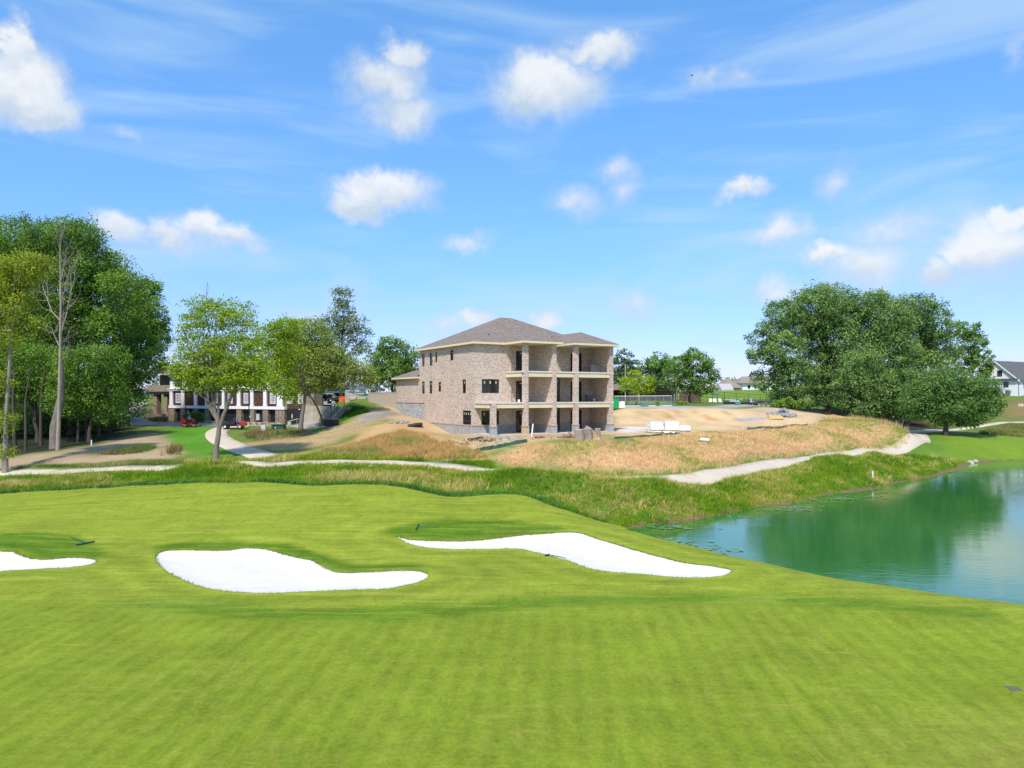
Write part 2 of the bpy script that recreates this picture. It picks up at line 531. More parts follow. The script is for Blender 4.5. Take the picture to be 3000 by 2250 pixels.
for (px, d, z) in [(915, 108, -1.75), (950, 107, -1.72), (985, 106, -1.72), (940, 111, -1.65), (905, 103.4, -4.2), (945, 102.6, -4.2), (1000, 104, -1.75)]:
    cz(px, d, z)
CPA = np.array(CP)
_c2 = 2.0 ** 2


def _phi(a, b):
    d2 = ((a[:, None, :] - b[None, :, :]) ** 2).sum(-1)
    return np.sqrt(d2 + _c2)


_n = len(CPA)
_A = _phi(CPA[:, :2], CPA[:, :2]) - np.eye(_n) * 0.25
_M = np.block([[_A, np.ones((_n, 1))], [np.ones((1, _n)), np.zeros((1, 1))]])
_W = np.linalg.solve(_M, np.append(CPA[:, 2], 0))


def hraw(x, y):
    x = np.atleast_1d(np.asarray(x, float)); y = np.atleast_1d(np.asarray(y, float))
    out = np.empty(x.shape)
    q = np.stack([x.ravel(), y.ravel()], 1)
    res = np.empty(len(q))
    for i in range(0, len(q), 20000):
        res[i:i + 20000] = _phi(q[i:i + 20000], CPA[:, :2]) @ _W[:-1] + _W[-1]
    far = np.clip((np.hypot(q[:, 0], q[:, 1]) - 450) / 500, 0, 1)
    res = res * (1 - far) + (-3.0) * far
    und = .035 * np.sin(q[:, 0] * .55 + 1.3) * np.sin(q[:, 1] * .43) + .02 * np.sin(q[:, 0] * 1.3 + q[:, 1] * .9)
    res = res + und
    out[...] = res.reshape(x.shape) + CZ
    return out


def h(x, y):
    return float(hraw(x, y)[0])


def hit(px, py, dmin=12.0, dmax=400.0):
    """first place where the line of sight through a photo pixel meets the ground -> plan x, y"""
    d = np.geomspace(dmin, dmax, 700)
    x = (px - 1500) / FPX * d; z = CZ + (HY - py) / FPX * d
    below = z < hraw(x, d)
    if not below.any():
        return (float(x[-1]), float(d[-1]))
    i = max(int(np.argmax(below)), 1)
    a, b = d[i - 1], d[i]
    for _ in range(18):
        m = (a + b) / 2
        if CZ + (HY - py) / FPX * m < h((px - 1500) / FPX * m, m): b = m
        else: a = m
    return (float((px - 1500) / FPX * b), float(b))


def hits(pl, **k):
    return [hit(px, py, **k) for px, py in pl]


def g3(px, py, dz=0.0, **k):
    x, y = hit(px, py, **k)
    return Vector((x, y, h(x, y) + dz))


def smooth_closed(poly, n=4):
    """Catmull-Rom through a closed outline"""
    out = []
    m = len(poly)
    P = [np.array(p, float) for p in poly]
    for i in range(m):
        p0, p1, p2, p3 = P[i - 1], P[i], P[(i + 1) % m], P[(i + 2) % m]
        for k in range(n):
            t = k / n
            out.append(tuple(.5 * ((2 * p1) + (-p0 + p2) * t + (2 * p0 - 5 * p1 + 4 * p2 - p3) * t * t + (-p0 + 3 * p1 - 3 * p2 + p3) * t ** 3)))
    return out


def smooth_open(pts, n=6):
    P = [np.array(p, float) for p in pts]
    P = [2 * P[0] - P[1]] + P + [2 * P[-1] - P[-2]]
    out = []
    for i in range(1, len(P) - 2):
        p0, p1, p2, p3 = P[i - 1], P[i], P[i + 1], P[i + 2]
        for k in range(n):
            t = k / n
            out.append(.5 * ((2 * p1) + (-p0 + p2) * t + (2 * p0 - 5 * p1 + 4 * p2 - p3) * t * t + (-p0 + 3 * p1 - 3 * p2 + p3) * t ** 3))
    out.append(P[-2])
    return out


def ribbon(pts, w):
    """outline polygon of a band of width w (number or list) along plan points"""
    L = []; Rr = []
    n = len(pts)
    for i, p in enumerate(pts):
        t = np.array(pts[min(i + 1, n - 1)]) - np.array(pts[max(i - 1, 0)])
        t = t / (np.linalg.norm(t) + 1e-9)
        nn = np.array((-t[1], t[0]))
        ww = (w[i] if isinstance(w, (list, np.ndarray)) else w) / 2
        L.append(tuple(np.array(p) + nn * ww)); Rr.append(tuple(np.array(p) - nn * ww))
    return L + Rr[::-1]


def inpoly(x, y, poly):
    x = np.asarray(x); y = np.asarray(y)
    ins = np.zeros(x.shape, bool)
    n = len(poly)
    j = n - 1
    for i in range(n):
        xi, yi = poly[i]; xj, yj = poly[j]
        if yi != yj:
            c = ((yi > y) != (yj > y)) & (x < (xj - xi) * (y - yi) / (yj - yi) + xi)
            ins ^= c
        j = i
    return ins


def polydist(x, y, poly, closed=True):
    best = np.full(np.shape(x), 1e9)
    n = len(poly)
    for i in range(n if closed else n - 1):
        ax, ay = poly[i]; bx, by = poly[(i + 1) % n]
        dx, dy = bx - ax, by - ay
        l2 = dx * dx + dy * dy + 1e-12
        t = np.clip(((x - ax) * dx + (y - ay) * dy) / l2, 0, 1)
        best = np.minimum(best, np.hypot(x - ax - t * dx, y - ay - t * dy))
    return best


def sdist(x, y, poly):
    """positive inside"""
    d = polydist(x, y, poly)
    return np.where(inpoly(x, y, poly), d, -d)


def vnoise(x, y, s, seed=0):
    """cheap smooth value noise in 0..1"""
    x = np.asarray(x) / s; y = np.asarray(y) / s
    xi = np.floor(x).astype(np.int64); yi = np.floor(y).astype(np.int64)
    fx = x - xi; fy = y - yi
    fx = fx * fx * (3 - 2 * fx); fy = fy * fy * (3 - 2 * fy)

    def hsh(a, b):
        n = (a * 374761393 + b * 668265263 + seed * 1442695041) & 0x7fffffff
        n = ((n ^ (n >> 13)) * 1274126177) & 0x7fffffff
        return ((n ^ (n >> 16)) & 0xffff) / 65535.0
    return (hsh(xi, yi) * (1 - fx) + hsh(xi + 1, yi) * fx) * (1 - fy) + (hsh(xi, yi + 1) * (1 - fx) + hsh(xi + 1, yi + 1) * fx) * fy


def fbm(x, y, s, seed=0):
    return .55 * vnoise(x, y, s, seed) + .3 * vnoise(x, y, s / 2.1, seed + 1) + .15 * vnoise(x, y, s / 4.3, seed + 2)


# ------------------------------------------------------------------ crisp regions
BUNK = [
    smooth_closed(hits([(-260, 1622), (-120, 1600), (0, 1613), (40, 1616), (90, 1634), (140, 1637), (200, 1632), (255, 1634), (284, 1641), (270, 1652), (200, 1663), (100, 1668), (0, 1674), (-120, 1690), (-260, 1690)]), 5),
    smooth_closed(hits([(455, 1630), (480, 1613), (540, 1610), (600, 1611), (660, 1611), (720, 1604), (780, 1608), (830, 1622), (880, 1634), (920, 1642), (960, 1665), (1000, 1676), (1080, 1674), (1160, 1670), (1230, 1672), (1256, 1686), (1235, 1702), (1180, 1716), (1120, 1726), (1000, 1729), (900, 1733), (800, 1738), (700, 1735), (600, 1722), (520, 1692), (470, 1660)]), 5),
    smooth_closed(hits([(1164, 1571), (1200, 1579), (1260, 1583), (1330, 1584), (1420, 1580), (1500, 1570), (1580, 1563), (1690, 1559), (1760, 1580), (1840, 1604), (1920, 1626), (2010, 1648), (2090, 1657), (2146, 1670), (2120, 1686), (2060, 1692), (1960, 1690), (1880, 1682), (1790, 1676), (1720, 1664), (1670, 1645), (1610, 1628), (1540, 1612), (1500, 1607), (1420, 1609), (1330, 1609), (1250, 1604), (1190, 1590)]), 5),
]
# edge of the mown ground (back of the ridge, then the crest above the lake)
CREST = [(-500, 1475), (-250, 1462), (0, 1447), (150, 1438), (300, 1430), (430, 1422), (560, 1416), (700, 1414), (800, 1415), (900, 1422), (1000, 1420), (1100, 1420), (1200, 1432), (1270, 1448), (1340, 1456), (1420, 1450), (1500, 1448), (1560, 1460), (1630, 1487), (1700, 1508), (1780, 1533), (1840, 1550)]
MOWN = hits(CREST)
MOWN += [(7.9, 47.6), (11.5, 43.6), (14.4, 39.8), (18.2, 36.2), (22.5, 32.6), (27.5, 28.6), (36, 24), (48, 16), (48, -6), (-50, -6), (-66, 30)]
MOWN_EDGE = smooth_open(MOWN[:24], 5)
MOWN = [tuple(p) for p in MOWN_EDGE] + MOWN[24:]
GREEN = smooth_closed(hits([(-700, 1860), (0, 1762), (300, 1780), (600, 1808), (900, 1822), (1150, 1822), (1500, 1795), (1900, 1772), (2300, 1772), (2700, 1800), (3000, 1828), (3500, 1900)]) + [(38, 16), (40, -4), (-40, -4)], 4)

path_l = hits([(-260, 1396), (0, 1387), (150, 1383), (300, 1376), (420, 1371), (520, 1367), (640, 1362), (770, 1360), (900, 1355), (1050, 1354), (1200, 1358), (1330, 1368), (1430, 1380)])
pxd = lambda px, d: ((px - 1500) / FPX * d, d)
path_l[5] = pxd(520, 67.6); path_l[6] = pxd(640, 67.0)
path_l += [pxd(1500, 63.0), pxd(1600, 61.9), pxd(1700, 61.3), pxd(1800, 61.0), pxd(1900, 61.2)]
path_r = [pxd(px, d) for px, d in [(1985, 62.2), (2080, 65.2), (2180, 70.3), (2290, 76.2), (2341, 79.2), (2400, 82.6), (2470, 86.6), (2560, 91.5), (2640, 97.0), (2688, 103.5), (2704, 110.5), (2692, 118)]]
PATHC = smooth_open(path_l + path_r, 6)
PATH_MAIN = ribbon(PATHC, 2.05)
path_b = hits([(806, 1343), (760, 1334), (710, 1318), (668, 1300), (640, 1283), (634, 1268), (650, 1256), (680, 1249), (720, 1246)])
PATHB = smooth_open(path_b, 6)
PATH_CURVE = ribbon(PATHB, 2.7)
DRIVE = smooth_closed(hits([(330, 1246), (440, 1247), (560, 1249), (700, 1247), (850, 1249), (960, 1252), (985, 1246), (940, 1238), (800, 1238), (640, 1238), (520, 1238), (430, 1229), (400, 1216), (405, 1196), (440, 1182), (420, 1178), (385, 1190), (368, 1212), (350, 1232)], dmin=60), 4)
path_f = hits([(2650, 1264), (2720, 1263), (2800, 1259), (2870, 1248), (2930, 1239), (3000, 1237), (3150, 1235)], dmin=118)
PATH_FAR = ribbon(smooth_open(path_f, 5), 2.6)
PATIO = hits([(2000, 1186), (2270, 1183), (2260, 1177), (2040, 1176)], dmin=120)

REG = [('sand', b) for b in BUNK] + [('path', PATH_MAIN), ('path', PATH_CURVE), ('path', PATH_FAR), ('drive', DRIVE), ('mown', MOWN)]


def densify(poly, s):
    out = []
    n = len(poly)
    for i in range(n):
        a = np.array(poly[i]); b = np.array(poly[(i + 1) % n])
        k = max(1, int(np.linalg.norm(b - a) / s))
        for j in range(k):
            out.append(tuple(a + (b - a) * j / k))
    return out


pts = []
edges = []
for kind, poly in REG:
    pp = densify(poly, .45 if kind == 'sand' else .9)
    n0 = len(pts)
    pts += pp
    edges += [(n0 + i, n0 + (i + 1) % len(pp)) for i in range(len(pp))]
EDGEP = np.array(pts)
levels = [(0, 34, .55), (34, 62, .62), (62, 122, 1.0), (122, 230, 2.6), (230, 520, 11), (520, 4200, 110)]
gx = []
for (r0, r1, s) in levels:
    for wide in (False, True):
        ss = s * (1 if not wide else 3.2)
        k = int(r1 / ss) + 1
        a = np.arange(-k, k + 1) * ss
        X, Y = np.meshgrid(a, a)
        X = X.ravel(); Y = Y.ravel()
        rr = np.hypot(X, Y)
        inn = (Y > 9) & (np.abs(X) < .82 * Y + 9)
        keep = (rr >= r0) & (rr < r1) & (inn != wide)
        if r1 <= 230 and wide: keep &= (Y > -30)
        X = X[keep] + rng.uniform(-.22, .22, keep.sum()) * ss; Y = Y[keep] + rng.uniform(-.22, .22, keep.sum()) * ss
        gx.append(np.stack([X, Y], 1))
G = np.concatenate(gx)
# keep grid points clear of the outline points
cell = {}
for p in EDGEP:
    cell.setdefault((int(p[0] // .5), int(p[1] // .5)), True)
ok = np.array([(int(p[0] // .5), int(p[1] // .5)) not in cell for p in G])
G = G[ok]
allp = [Vector((float(a), float(b))) for a, b in np.concatenate([EDGEP, G])]
cv, ce, cf, _, _, _ = geometry.delaunay_2d_cdt(allp, edges, [], 0, 1e-4)
TV = np.array([(p.x, p.y) for p in cv]); TF = np.array([f[:3] for f in cf], dtype=np.int32)
TZ = hraw(TV[:, 0], TV[:, 1])
cen = TV[TF].mean(1)
reg = np.full(len(TF), -1)
for i in range(len(REG) - 1, -1, -1):
    reg[inpoly(cen[:, 0], cen[:, 1], REG[i][1])] = i
# make triangles face up
a_, b_, c_ = TV[TF[:, 0]], TV[TF[:, 1]], TV[TF[:, 2]]
flip = ((b_ - a_)[:, 0] * (c_ - a_)[:, 1] - (b_ - a_)[:, 1] * (c_ - a_)[:, 0]) < 0
TF[flip] = TF[flip][:, ::-1]

# ------------------------------------------------------------------ soft zones: what grows or lies where
Zp = {}
Zp['gold_mound'] = hits([(1440, 1340), (1530, 1306), (1640, 1298), (1760, 1293), (1860, 1284), (2000, 1271), (2200, 1259), (2400, 1240), (2480, 1224), (2570, 1232), (2640, 1258), (2668, 1282), (2650, 1303), (2500, 1322), (2330, 1340), (2150, 1368), (2000, 1392), (1800, 1402), (1600, 1388), (1480, 1368)])
Zp['gold_slope'] = hits([(880, 1342), (980, 1318), (1080, 1290), (1180, 1266), (1270, 1286), (1340, 1308), (1430, 1330), (1440, 1345), (1330, 1350), (1180, 1342), (1020, 1340)])
Zp['mound_green'] = hits([(1860, 1300), (2000, 1290), (2150, 1285), (2300, 1270), (2420, 1258), (2420, 1272), (2300, 1290), (2150, 1302), (2000, 1308)])
Zp['mound_green2'] = hits([(1560, 1318), (1700, 1305), (1850, 1300), (1850, 1318), (1700, 1328), (1580, 1336)])
Zp['tan_slope'] = hits([(690, 1302), (780, 1290), (900, 1280), (980, 1250), (1060, 1222), (1120, 1212), (1110, 1240), (1000, 1290), (900, 1318), (800, 1322), (720, 1316)])
Zp['orange_slope'] = hits([(850, 1338), (960, 1316), (1040, 1280), (1100, 1250), (1160, 1232), (1230, 1250), (1330, 1284), (1400, 1296), (1360, 1306), (1260, 1290), (1180, 1264), (1080, 1288), (980, 1318), (900, 1338)])
Zp['gravel_l'] = hits([(1040, 1250), (1070, 1215), (1110, 1202), (1160, 1200), (1170, 1216), (1110, 1228)])
hp = [HC + HV * v + HU * u for v, u in [(-3, -7.5), (-3.5, 5), (-4, 16), (-4, 25), (10, 30), (24, 22), (24, -5.5), (12, -7.4), (4, -8)]]
Zp['house_pad'] = [(p.x, p.y) for p in hp]
Zp['dirt_lot'] = hits([(1780, 1284), (1900, 1272), (2200, 1256), (2400, 1236), (2470, 1222), (2400, 1212), (2330, 1205), (2290, 1196), (2200, 1197), (2000, 1196), (1800, 1196), (1790, 1240)], dmin=60)
Zp['dirt_front'] = hits([(1290, 1292), (1380, 1318), (1420, 1322), (1480, 1306), (1560, 1294), (1700, 1288), (1790, 1284), (1790, 1276), (1560, 1280), (1380, 1282)], dmin=60)
Zp['gravel_front'] = hits([(1360, 1286), (1420, 1294), (1500, 1290), (1530, 1280), (1440, 1278)], dmin=60)
Zp['grass_bank'] = hits([(970, 1252), (1020, 1225), (1080, 1207), (1060, 1193), (1020, 1196), (1005, 1208), (990, 1232)], dmin=60)
Zp['lawn_l'] = hits([(470, 1262), (560, 1250), (630, 1250), (640, 1262), (620, 1290), (650, 1312), (720, 1336), (770, 1346), (700, 1352), (600, 1345), (540, 1318), (500, 1290)], dmin=55)
Zp['lawn_l2'] = hits([(665, 1290), (690, 1268), (730, 1255), (760, 1252), (760, 1270), (720, 1300), (760, 1320), (830, 1335), (760, 1330), (700, 1312)], dmin=60)
Zp['weeds'] = hits([(700, 1275), (740, 1258), (860, 1256), (920, 1268), (860, 1285), (760, 1292)], dmin=60)
Zp['dirt_l'] = hits([(-100, 1372), (0, 1352), (60, 1336), (180, 1322), (300, 1300), (400, 1275), (480, 1268), (520, 1290), (500, 1310), (560, 1330), (480, 1345), (350, 1352), (200, 1362), (50, 1372)])
Zp['dirt_l_green'] = hits([(220, 1330), (330, 1322), (420, 1308), (480, 1310), (420, 1328), (300, 1334)])
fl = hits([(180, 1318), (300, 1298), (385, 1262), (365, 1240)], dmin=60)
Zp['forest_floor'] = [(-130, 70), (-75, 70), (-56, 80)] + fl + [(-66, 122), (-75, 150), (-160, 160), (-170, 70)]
Zp['forest_r'] = hits([(2390, 1215), (2480, 1222), (2560, 1232), (2640, 1256), (2720, 1262), (2760, 1256), (2740, 1240)], dmin=110) + [(95, 165), (105, 185), (60, 185), (52, 150)]
Zp['lake_bank'] = hits([(1560, 1460), (1640, 1440), (1800, 1425), (1968, 1425), (2150, 1395), (2341, 1362), (2560, 1338), (2660, 1330), (2740, 1340), (2830, 1356)]) + [(53, 88), (40, 70), (28, 60), (13, 53), (8.5, 49)]
Zp['lawn_r'] = hits([(2680, 1330), (2720, 1310), (2712, 1280), (2800, 1275), (3000, 1278), (3400, 1290), (3500, 1345), (3000, 1345), (2830, 1352), (2740, 1335)])
Zp['lawn_hill'] = hits([(1960, 1172), (2270, 1172), (2330, 1142), (1960, 1142)], dmin=150) + [(260, 330), (60, 420)]
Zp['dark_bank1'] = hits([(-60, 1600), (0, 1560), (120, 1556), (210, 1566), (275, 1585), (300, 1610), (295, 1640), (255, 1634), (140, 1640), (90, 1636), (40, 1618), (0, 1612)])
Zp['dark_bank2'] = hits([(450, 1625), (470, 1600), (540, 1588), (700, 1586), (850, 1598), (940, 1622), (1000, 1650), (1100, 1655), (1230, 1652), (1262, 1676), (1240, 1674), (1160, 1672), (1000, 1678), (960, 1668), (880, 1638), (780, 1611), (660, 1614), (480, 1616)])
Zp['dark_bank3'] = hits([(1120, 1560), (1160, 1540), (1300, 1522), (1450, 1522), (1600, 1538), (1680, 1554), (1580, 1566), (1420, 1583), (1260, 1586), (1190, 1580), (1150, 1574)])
Zp['collar_dark'] = hits([(300, 1770), (600, 1770), (900, 1782), (1300, 1770), (1700, 1740), (2100, 1735), (2500, 1755), (2900, 1790), (2900, 1815), (2700, 1798), (2300, 1770), (1900, 1770), (1500, 1793), (1150, 1820), (900, 1820), (600, 1806), (300, 1778)])
Zp['fescue_strip'] = hits([(860, 1402), (1000, 1388), (1180, 1392), (1300, 1400), (1400, 1408), (1470, 1432), (1340, 1446), (1240, 1432), (1100, 1412), (950, 1412)])
Zp['fescue_l'] = hits([(-80, 1425), (0, 1418), (150, 1408), (300, 1398), (420, 1392), (300, 1414), (150, 1428), (0, 1438)])
Zp['fescue_tree'] = hits([(540, 1352), (700, 1354), (880, 1345), (900, 1338), (760, 1348), (620, 1348)])
Zp['path_verge'] = ribbon(PATHC, 5.5)
Zp['mound_far'] = hits([(2868, 1272), (2900, 1258), (2960, 1246), (3100, 1240), (3100, 1282), (2950, 1278)], dmin=100)
Zp['brown_hill'] = hits([(2935, 1225), (2935, 1172), (3100, 1165), (3150, 1222), (3000, 1228)], dmin=120)
Zp['mulch'] = hits([(415, 1222), (440, 1200), (500, 1198), (510, 1236), (430, 1240)], dmin=90)
Zp['mulch2'] = hits([(590, 1234), (620, 1226), (780, 1226), (800, 1236), (700, 1238)], dmin=95)
Zp['gray_patch'] = hits([(2150, 1228), (2200, 1222), (2250, 1226), (2230, 1233), (2170, 1233)], dmin=90)
Zp['gray_patch2'] = hits([(2215, 1200), (2240, 1200), (2245, 1216), (2222, 1218)], dmin=90)
Zp['wet_sand'] = hits([(2180, 1200), (2215, 1200), (2222, 1215), (2195, 1212)], dmin=90)
for k_, (p_, q_) in enumerate([((1927, 1203), (1968, 1227)), ((1968, 1200), (2006, 1221)), ((2022, 1201), (2095, 1233)), ((1870, 1204), (1900, 1222)), ((2110, 1202), (2140, 1216))]):
    Zp['erosion%d' % k_] = ribbon(smooth_open(hits([p_, ((p_[0] + q_[0]) / 2 + 3, (p_[1] + q_[1]) / 2), q_], dmin=85), 4), 1.1)
Zp['gray_road'] = hits([(1790, 1196), (2000, 1197), (2150, 1196), (2300, 1193), (2290, 1187), (2100, 1190), (1800, 1192)], dmin=100)
Zp['gray_slab'] = hits([(1796, 1256), (1850, 1250), (1900, 1252), (1890, 1262), (1830, 1268)], dmin=70)

# albedo of each zone (base, noise amount, edge softness)
ZC = [
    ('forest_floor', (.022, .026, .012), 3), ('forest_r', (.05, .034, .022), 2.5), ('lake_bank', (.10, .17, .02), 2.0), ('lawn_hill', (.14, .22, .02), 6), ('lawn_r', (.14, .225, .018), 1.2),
    ('brown_hill', (.20, .15, .06), 4), ('mound_far', (.13, .14, .035), .8), ('dirt_l', (.36, .26, .16), 1.6), ('dirt_l_green', (.17, .18, .05), 1.2), ('lawn_l', (.085, .22, .012), 1.0), ('lawn_l2', (.12, .20, .02), 1.0),
    ('weeds', (.17, .16, .07), 1.2), ('tan_slope', (.36, .26, .13), 1.4), ('house_pad', (.44, .31, .17), 1.5), ('dirt_lot', (.55, .39, .21), 1.2), ('dirt_front', (.44, .30, .16), .9), ('orange_slope', (.44, .28, .13), 1.0),
    ('gravel_l', (.26, .23, .20), 1.0), ('gravel_front', (.36, .34, .32), .8), ('grass_bank', (.09, .19, .018), .8), ('gold_slope', (.42, .28, .10), 1.0), ('gold_mound', (.45, .295, .145), 1.2), ('mound_green', (.19, .21, .05), 2.0), ('mound_green2', (.20, .21, .05), 2.0),
    ('path_verge', (.10, .18, .02), .8), ('fescue_strip', (.17, .22, .04), .8), ('fescue_l', (.17, .21, .045), .8), ('fescue_tree', (.26, .26, .09), .8), ('mulch', (.13, .075, .05), .8), ('mulch2', (.07, .04, .03), .5),
    ('erosion0', (.44, .24, .11), .45), ('erosion1', (.42, .25, .13), .45), ('erosion2', (.46, .24, .10), .5), ('erosion3', (.46, .29, .15), .45), ('erosion4', (.40, .26, .15), .45),
    ('gray_patch', (.30, .29, .29), .5), ('gray_patch2', (.35, .31, .27), .5), ('wet_sand', (.55, .31, .12), .5), ('gray_road', (.34, .32, .31), .8), ('gray_slab', (.60, .55, .50), .8),
]


def zone_w(name, x, y, soft):
    poly = Zp[name]
    pa = np.array(poly)
    lo = pa.min(0) - 6; hi = pa.max(0) + 6
    w = np.zeros(len(x))
    m = (x > lo[0]) & (x < hi[0]) & (y > lo[1]) & (y < hi[1])
    if m.any():
        s = sdist(x[m], y[m], poly) + (fbm(x[m], y[m], 3.0, 5) - .5) * 2.2 * soft
        w[m] = np.clip(s / soft * .5 + .5, 0, 1)
    return w * w * (3 - 2 * w)


def ground_colour(x, y):
    c = np.zeros((len(x), 3)) + np.array((.115, .165, .026))
    dist = np.hypot(x, y)
    f = np.clip((dist - 300) / 400, 0, 1)[:, None]
    c = c * (1 - f) + np.array((.06, .10, .04)) * f
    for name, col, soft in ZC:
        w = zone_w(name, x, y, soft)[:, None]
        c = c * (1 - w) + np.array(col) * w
    n = fbm(x, y, 4.0, 11)[:, None]
    c = c * (.78 + .44 * n)
    return c


def mown_colour(x, y):
    c = np.zeros((len(x), 3)) + np.array((.202, .254, .022))
    gr = np.clip(sdist(x, y, GREEN) / .12 * .5 + .5, 0, 1)[:, None]
    c = c * (1 - gr) + np.array((.172, .230, .018)) * gr
    w = (zone_w('collar_dark', x, y, .6) * 1.0)[:, None] * (1 - gr)
    c = c * (1 - w) + np.array((.108, .188, .012)) * w
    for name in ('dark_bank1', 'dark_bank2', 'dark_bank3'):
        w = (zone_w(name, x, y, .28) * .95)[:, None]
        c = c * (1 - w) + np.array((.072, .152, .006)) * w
    # pale turning marks of the mower ringing the bunkers
    db = np.min([polydist(x, y, P) for P in BUNK], axis=0)
    ring = np.sin(db * 3.3 + 2.5 * fbm(x, y, 3.0, 61)) * np.exp(-db / 5.0) * (1 - gr[:, 0])
    c = c * (1 + .13 * ring)[:, None] + np.array((.03, .022, .004)) * np.clip(ring, 0, 1)[:, None]
    # drier, paler patch towards the lower right of the green
    wx = np.clip(1 - np.hypot((x - 13) / 7, (y - 16) / 4.5), 0, 1)[:, None] * .55
    c = c * (1 - wx) + np.array((.235, .225, .045)) * wx
    n = fbm(x, y, 5.0, 23)[:, None]
    return c * (.88 + .24 * n)


def attr_ground_mat(name, rough=.9, fine=7.0, amp=.35, bump=.6, bdist=.05, stretch=None):
    m, nt, b = nodes_mat(name)
    at_ = nt.nodes.new('ShaderNodeAttribute'); at_.attribute_name = 'col'
    v = mk_map(nt)
    n1 = mk_noise(nt, fine, 8, .7, v)
    n2 = mk_noise(nt, fine * .09, 4, .6, v)
    f1 = mk_math(nt, 'MULTIPLY_ADD', n1.outputs['Fac'], amp * 2); nt.nodes[-1].inputs[2].default_value = 1 - amp
    f2 = mk_math(nt, 'MULTIPLY_ADD', n2.outputs['Fac'], .5); nt.nodes[-1].inputs[2].default_value = .75
    f = mk_math(nt, 'MULTIPLY', f1, f2)
    sc = nt.nodes.new('ShaderNodeVectorMath'); sc.operation = 'SCALE'
    nt.links.new(at_.outputs['Color'], sc.inputs[0]); nt.links.new(f, sc.inputs['Scale'])
    nt.links.new(sc.outputs[0], b.inputs['Base Color'])
    b.inputs['Roughness'].default_value = rough
    b.inputs['Specular IOR Level'].default_value = .15
    mk_bump(nt, b, n1.outputs['Fac'], bump, bdist)
    return m


def mown_mat():
    m, nt, b = nodes_mat('mown_turf')
    at_ = nt.nodes.new('ShaderNodeAttribute'); at_.attribute_name = 'col'
    gr = nt.nodes.new('ShaderNodeAttribute'); gr.attribute_name = 'green'
    v = mk_map(nt)
    fine = mk_noise(nt, 6.5, 9, .85, v)
    blot = mk_noise(nt, .5, 6, .68, v, .6)
    mid = mk_noise(nt, 2.2, 5, .7, v, .3)
    # mower passes: long in the direction of travel, broken into short pale dashes
    s1 = mk_noise(nt, 1.0, 5, .72, mk_map(nt, 'Object', (3.4, .55, 1), (0, 0, R(6))), .25)
    s2 = mk_noise(nt, 1.0, 5, .72, mk_map(nt, 'Object', (.6, 3.4, 1), (0, 0, R(-5))), .25)
    s3 = mk_noise(nt, 1.0, 6, .7, mk_map(nt, 'Object', (.16, 2.2, 1), (0, 0, R(9))), .9)
    tone = mk_math(nt, 'MULTIPLY', mk_math(nt, 'SUBTRACT', fine.outputs['Fac'], .5), 1.7)
    tone = mk_math(nt, 'ADD', tone, mk_math(nt, 'MULTIPLY', mk_math(nt, 'SUBTRACT', blot.outputs['Fac'], .5), .75))
    tone = mk_math(nt, 'ADD', tone, mk_math(nt, 'MULTIPLY', mk_math(nt, 'SUBTRACT', mid.outputs['Fac'], .5), .45))
    tone = mk_math(nt, 'ADD', tone, mk_math(nt, 'MULTIPLY', mk_math(nt, 'SUBTRACT', s3.outputs['Fac'], .5), mk_math(nt, 'SUBTRACT', .62, mk_math(nt, 'MULTIPLY', gr.outputs['Fac'], .42))))
    # faint mower lines running away from the tee side
    mp_ = mk_map(nt, 'Object', (1, 1, 1), (0, 0, R(4)))
    sx_ = nt.nodes.new('ShaderNodeSeparateXYZ'); nt.links.new(mp_, sx_.inputs[0])
    wob = mk_math(nt, 'ADD', mk_math(nt, 'MULTIPLY', sx_.outputs[0], 8.5), mk_math(nt, 'MULTIPLY', blot.outputs['Fac'], 1.2))
    lines = mk_math(nt, 'MULTIPLY', mk_math(nt, 'MULTIPLY', mk_math(nt, 'SINE', wob), gr.outputs['Fac']), .055)
    tone = mk_math(nt, 'ADD', tone, lines)
    tone = mk_math(nt, 'ADD', tone, 1.0)
    sc = nt.nodes.new('ShaderNodeVectorMath'); sc.operation = 'SCALE'
    nt.links.new(at_.outputs['Color'], sc.inputs[0]); nt.links.new(tone, sc.inputs['Scale'])
    straw = mk_ramp(nt, s3.outputs['Fac'], [(.50, (0, 0, 0)), (.68, (1, 1, 1))])
    sfac = mk_math(nt, 'MULTIPLY', mk_math(nt, 'MULTIPLY', straw.outputs[0], mid.outputs['Fac']), mk_math(nt, 'SUBTRACT', .60, mk_math(nt, 'MULTIPLY', gr.outputs['Fac'], .5)))
    sc_out = mk_mix(nt, sc.outputs[0], (.36, .33, .085), sfac)
    big = mk_noise(nt, .16, 3, .5, v)
    where = mk_ramp(nt, big.outputs['Fac'], [(.36, (.15, .15, .15)), (.62, (1, 1, 1))])
    dry = mk_ramp(nt, mk_math(nt, 'MAXIMUM', s1.outputs['Fac'], s2.outputs['Fac']), [(.54, (0, 0, 0)), (.74, (1, 1, 1))])
    dryf = mk_math(nt, 'MULTIPLY', mk_math(nt, 'MULTIPLY', dry.outputs[0], where.outputs[0]), mk_math(nt, 'ADD', mk_math(nt, 'MULTIPLY', gr.outputs['Fac'], .30), .08))
    c = mk_mix(nt, sc_out, (.42, .33, .09), dryf)
    dk = mk_ramp(nt, s1.outputs['Fac'], [(.30, (1, 1, 1)), (.46, (0, 0, 0))])
    c = mk_mix(nt, c, (.060, .135, .006), mk_math(nt, 'MULTIPLY', mk_math(nt, 'MULTIPLY', dk.outputs[0], where.outputs[0]), .42))
    nt.links.new(c, b.inputs['Base Color'])
    b.inputs['Roughness'].default_value = .9; b.inputs['Specular IOR Level'].default_value = .08
    mk_bump(nt, b, fine.outputs['Fac'], .6, .04)
    return m


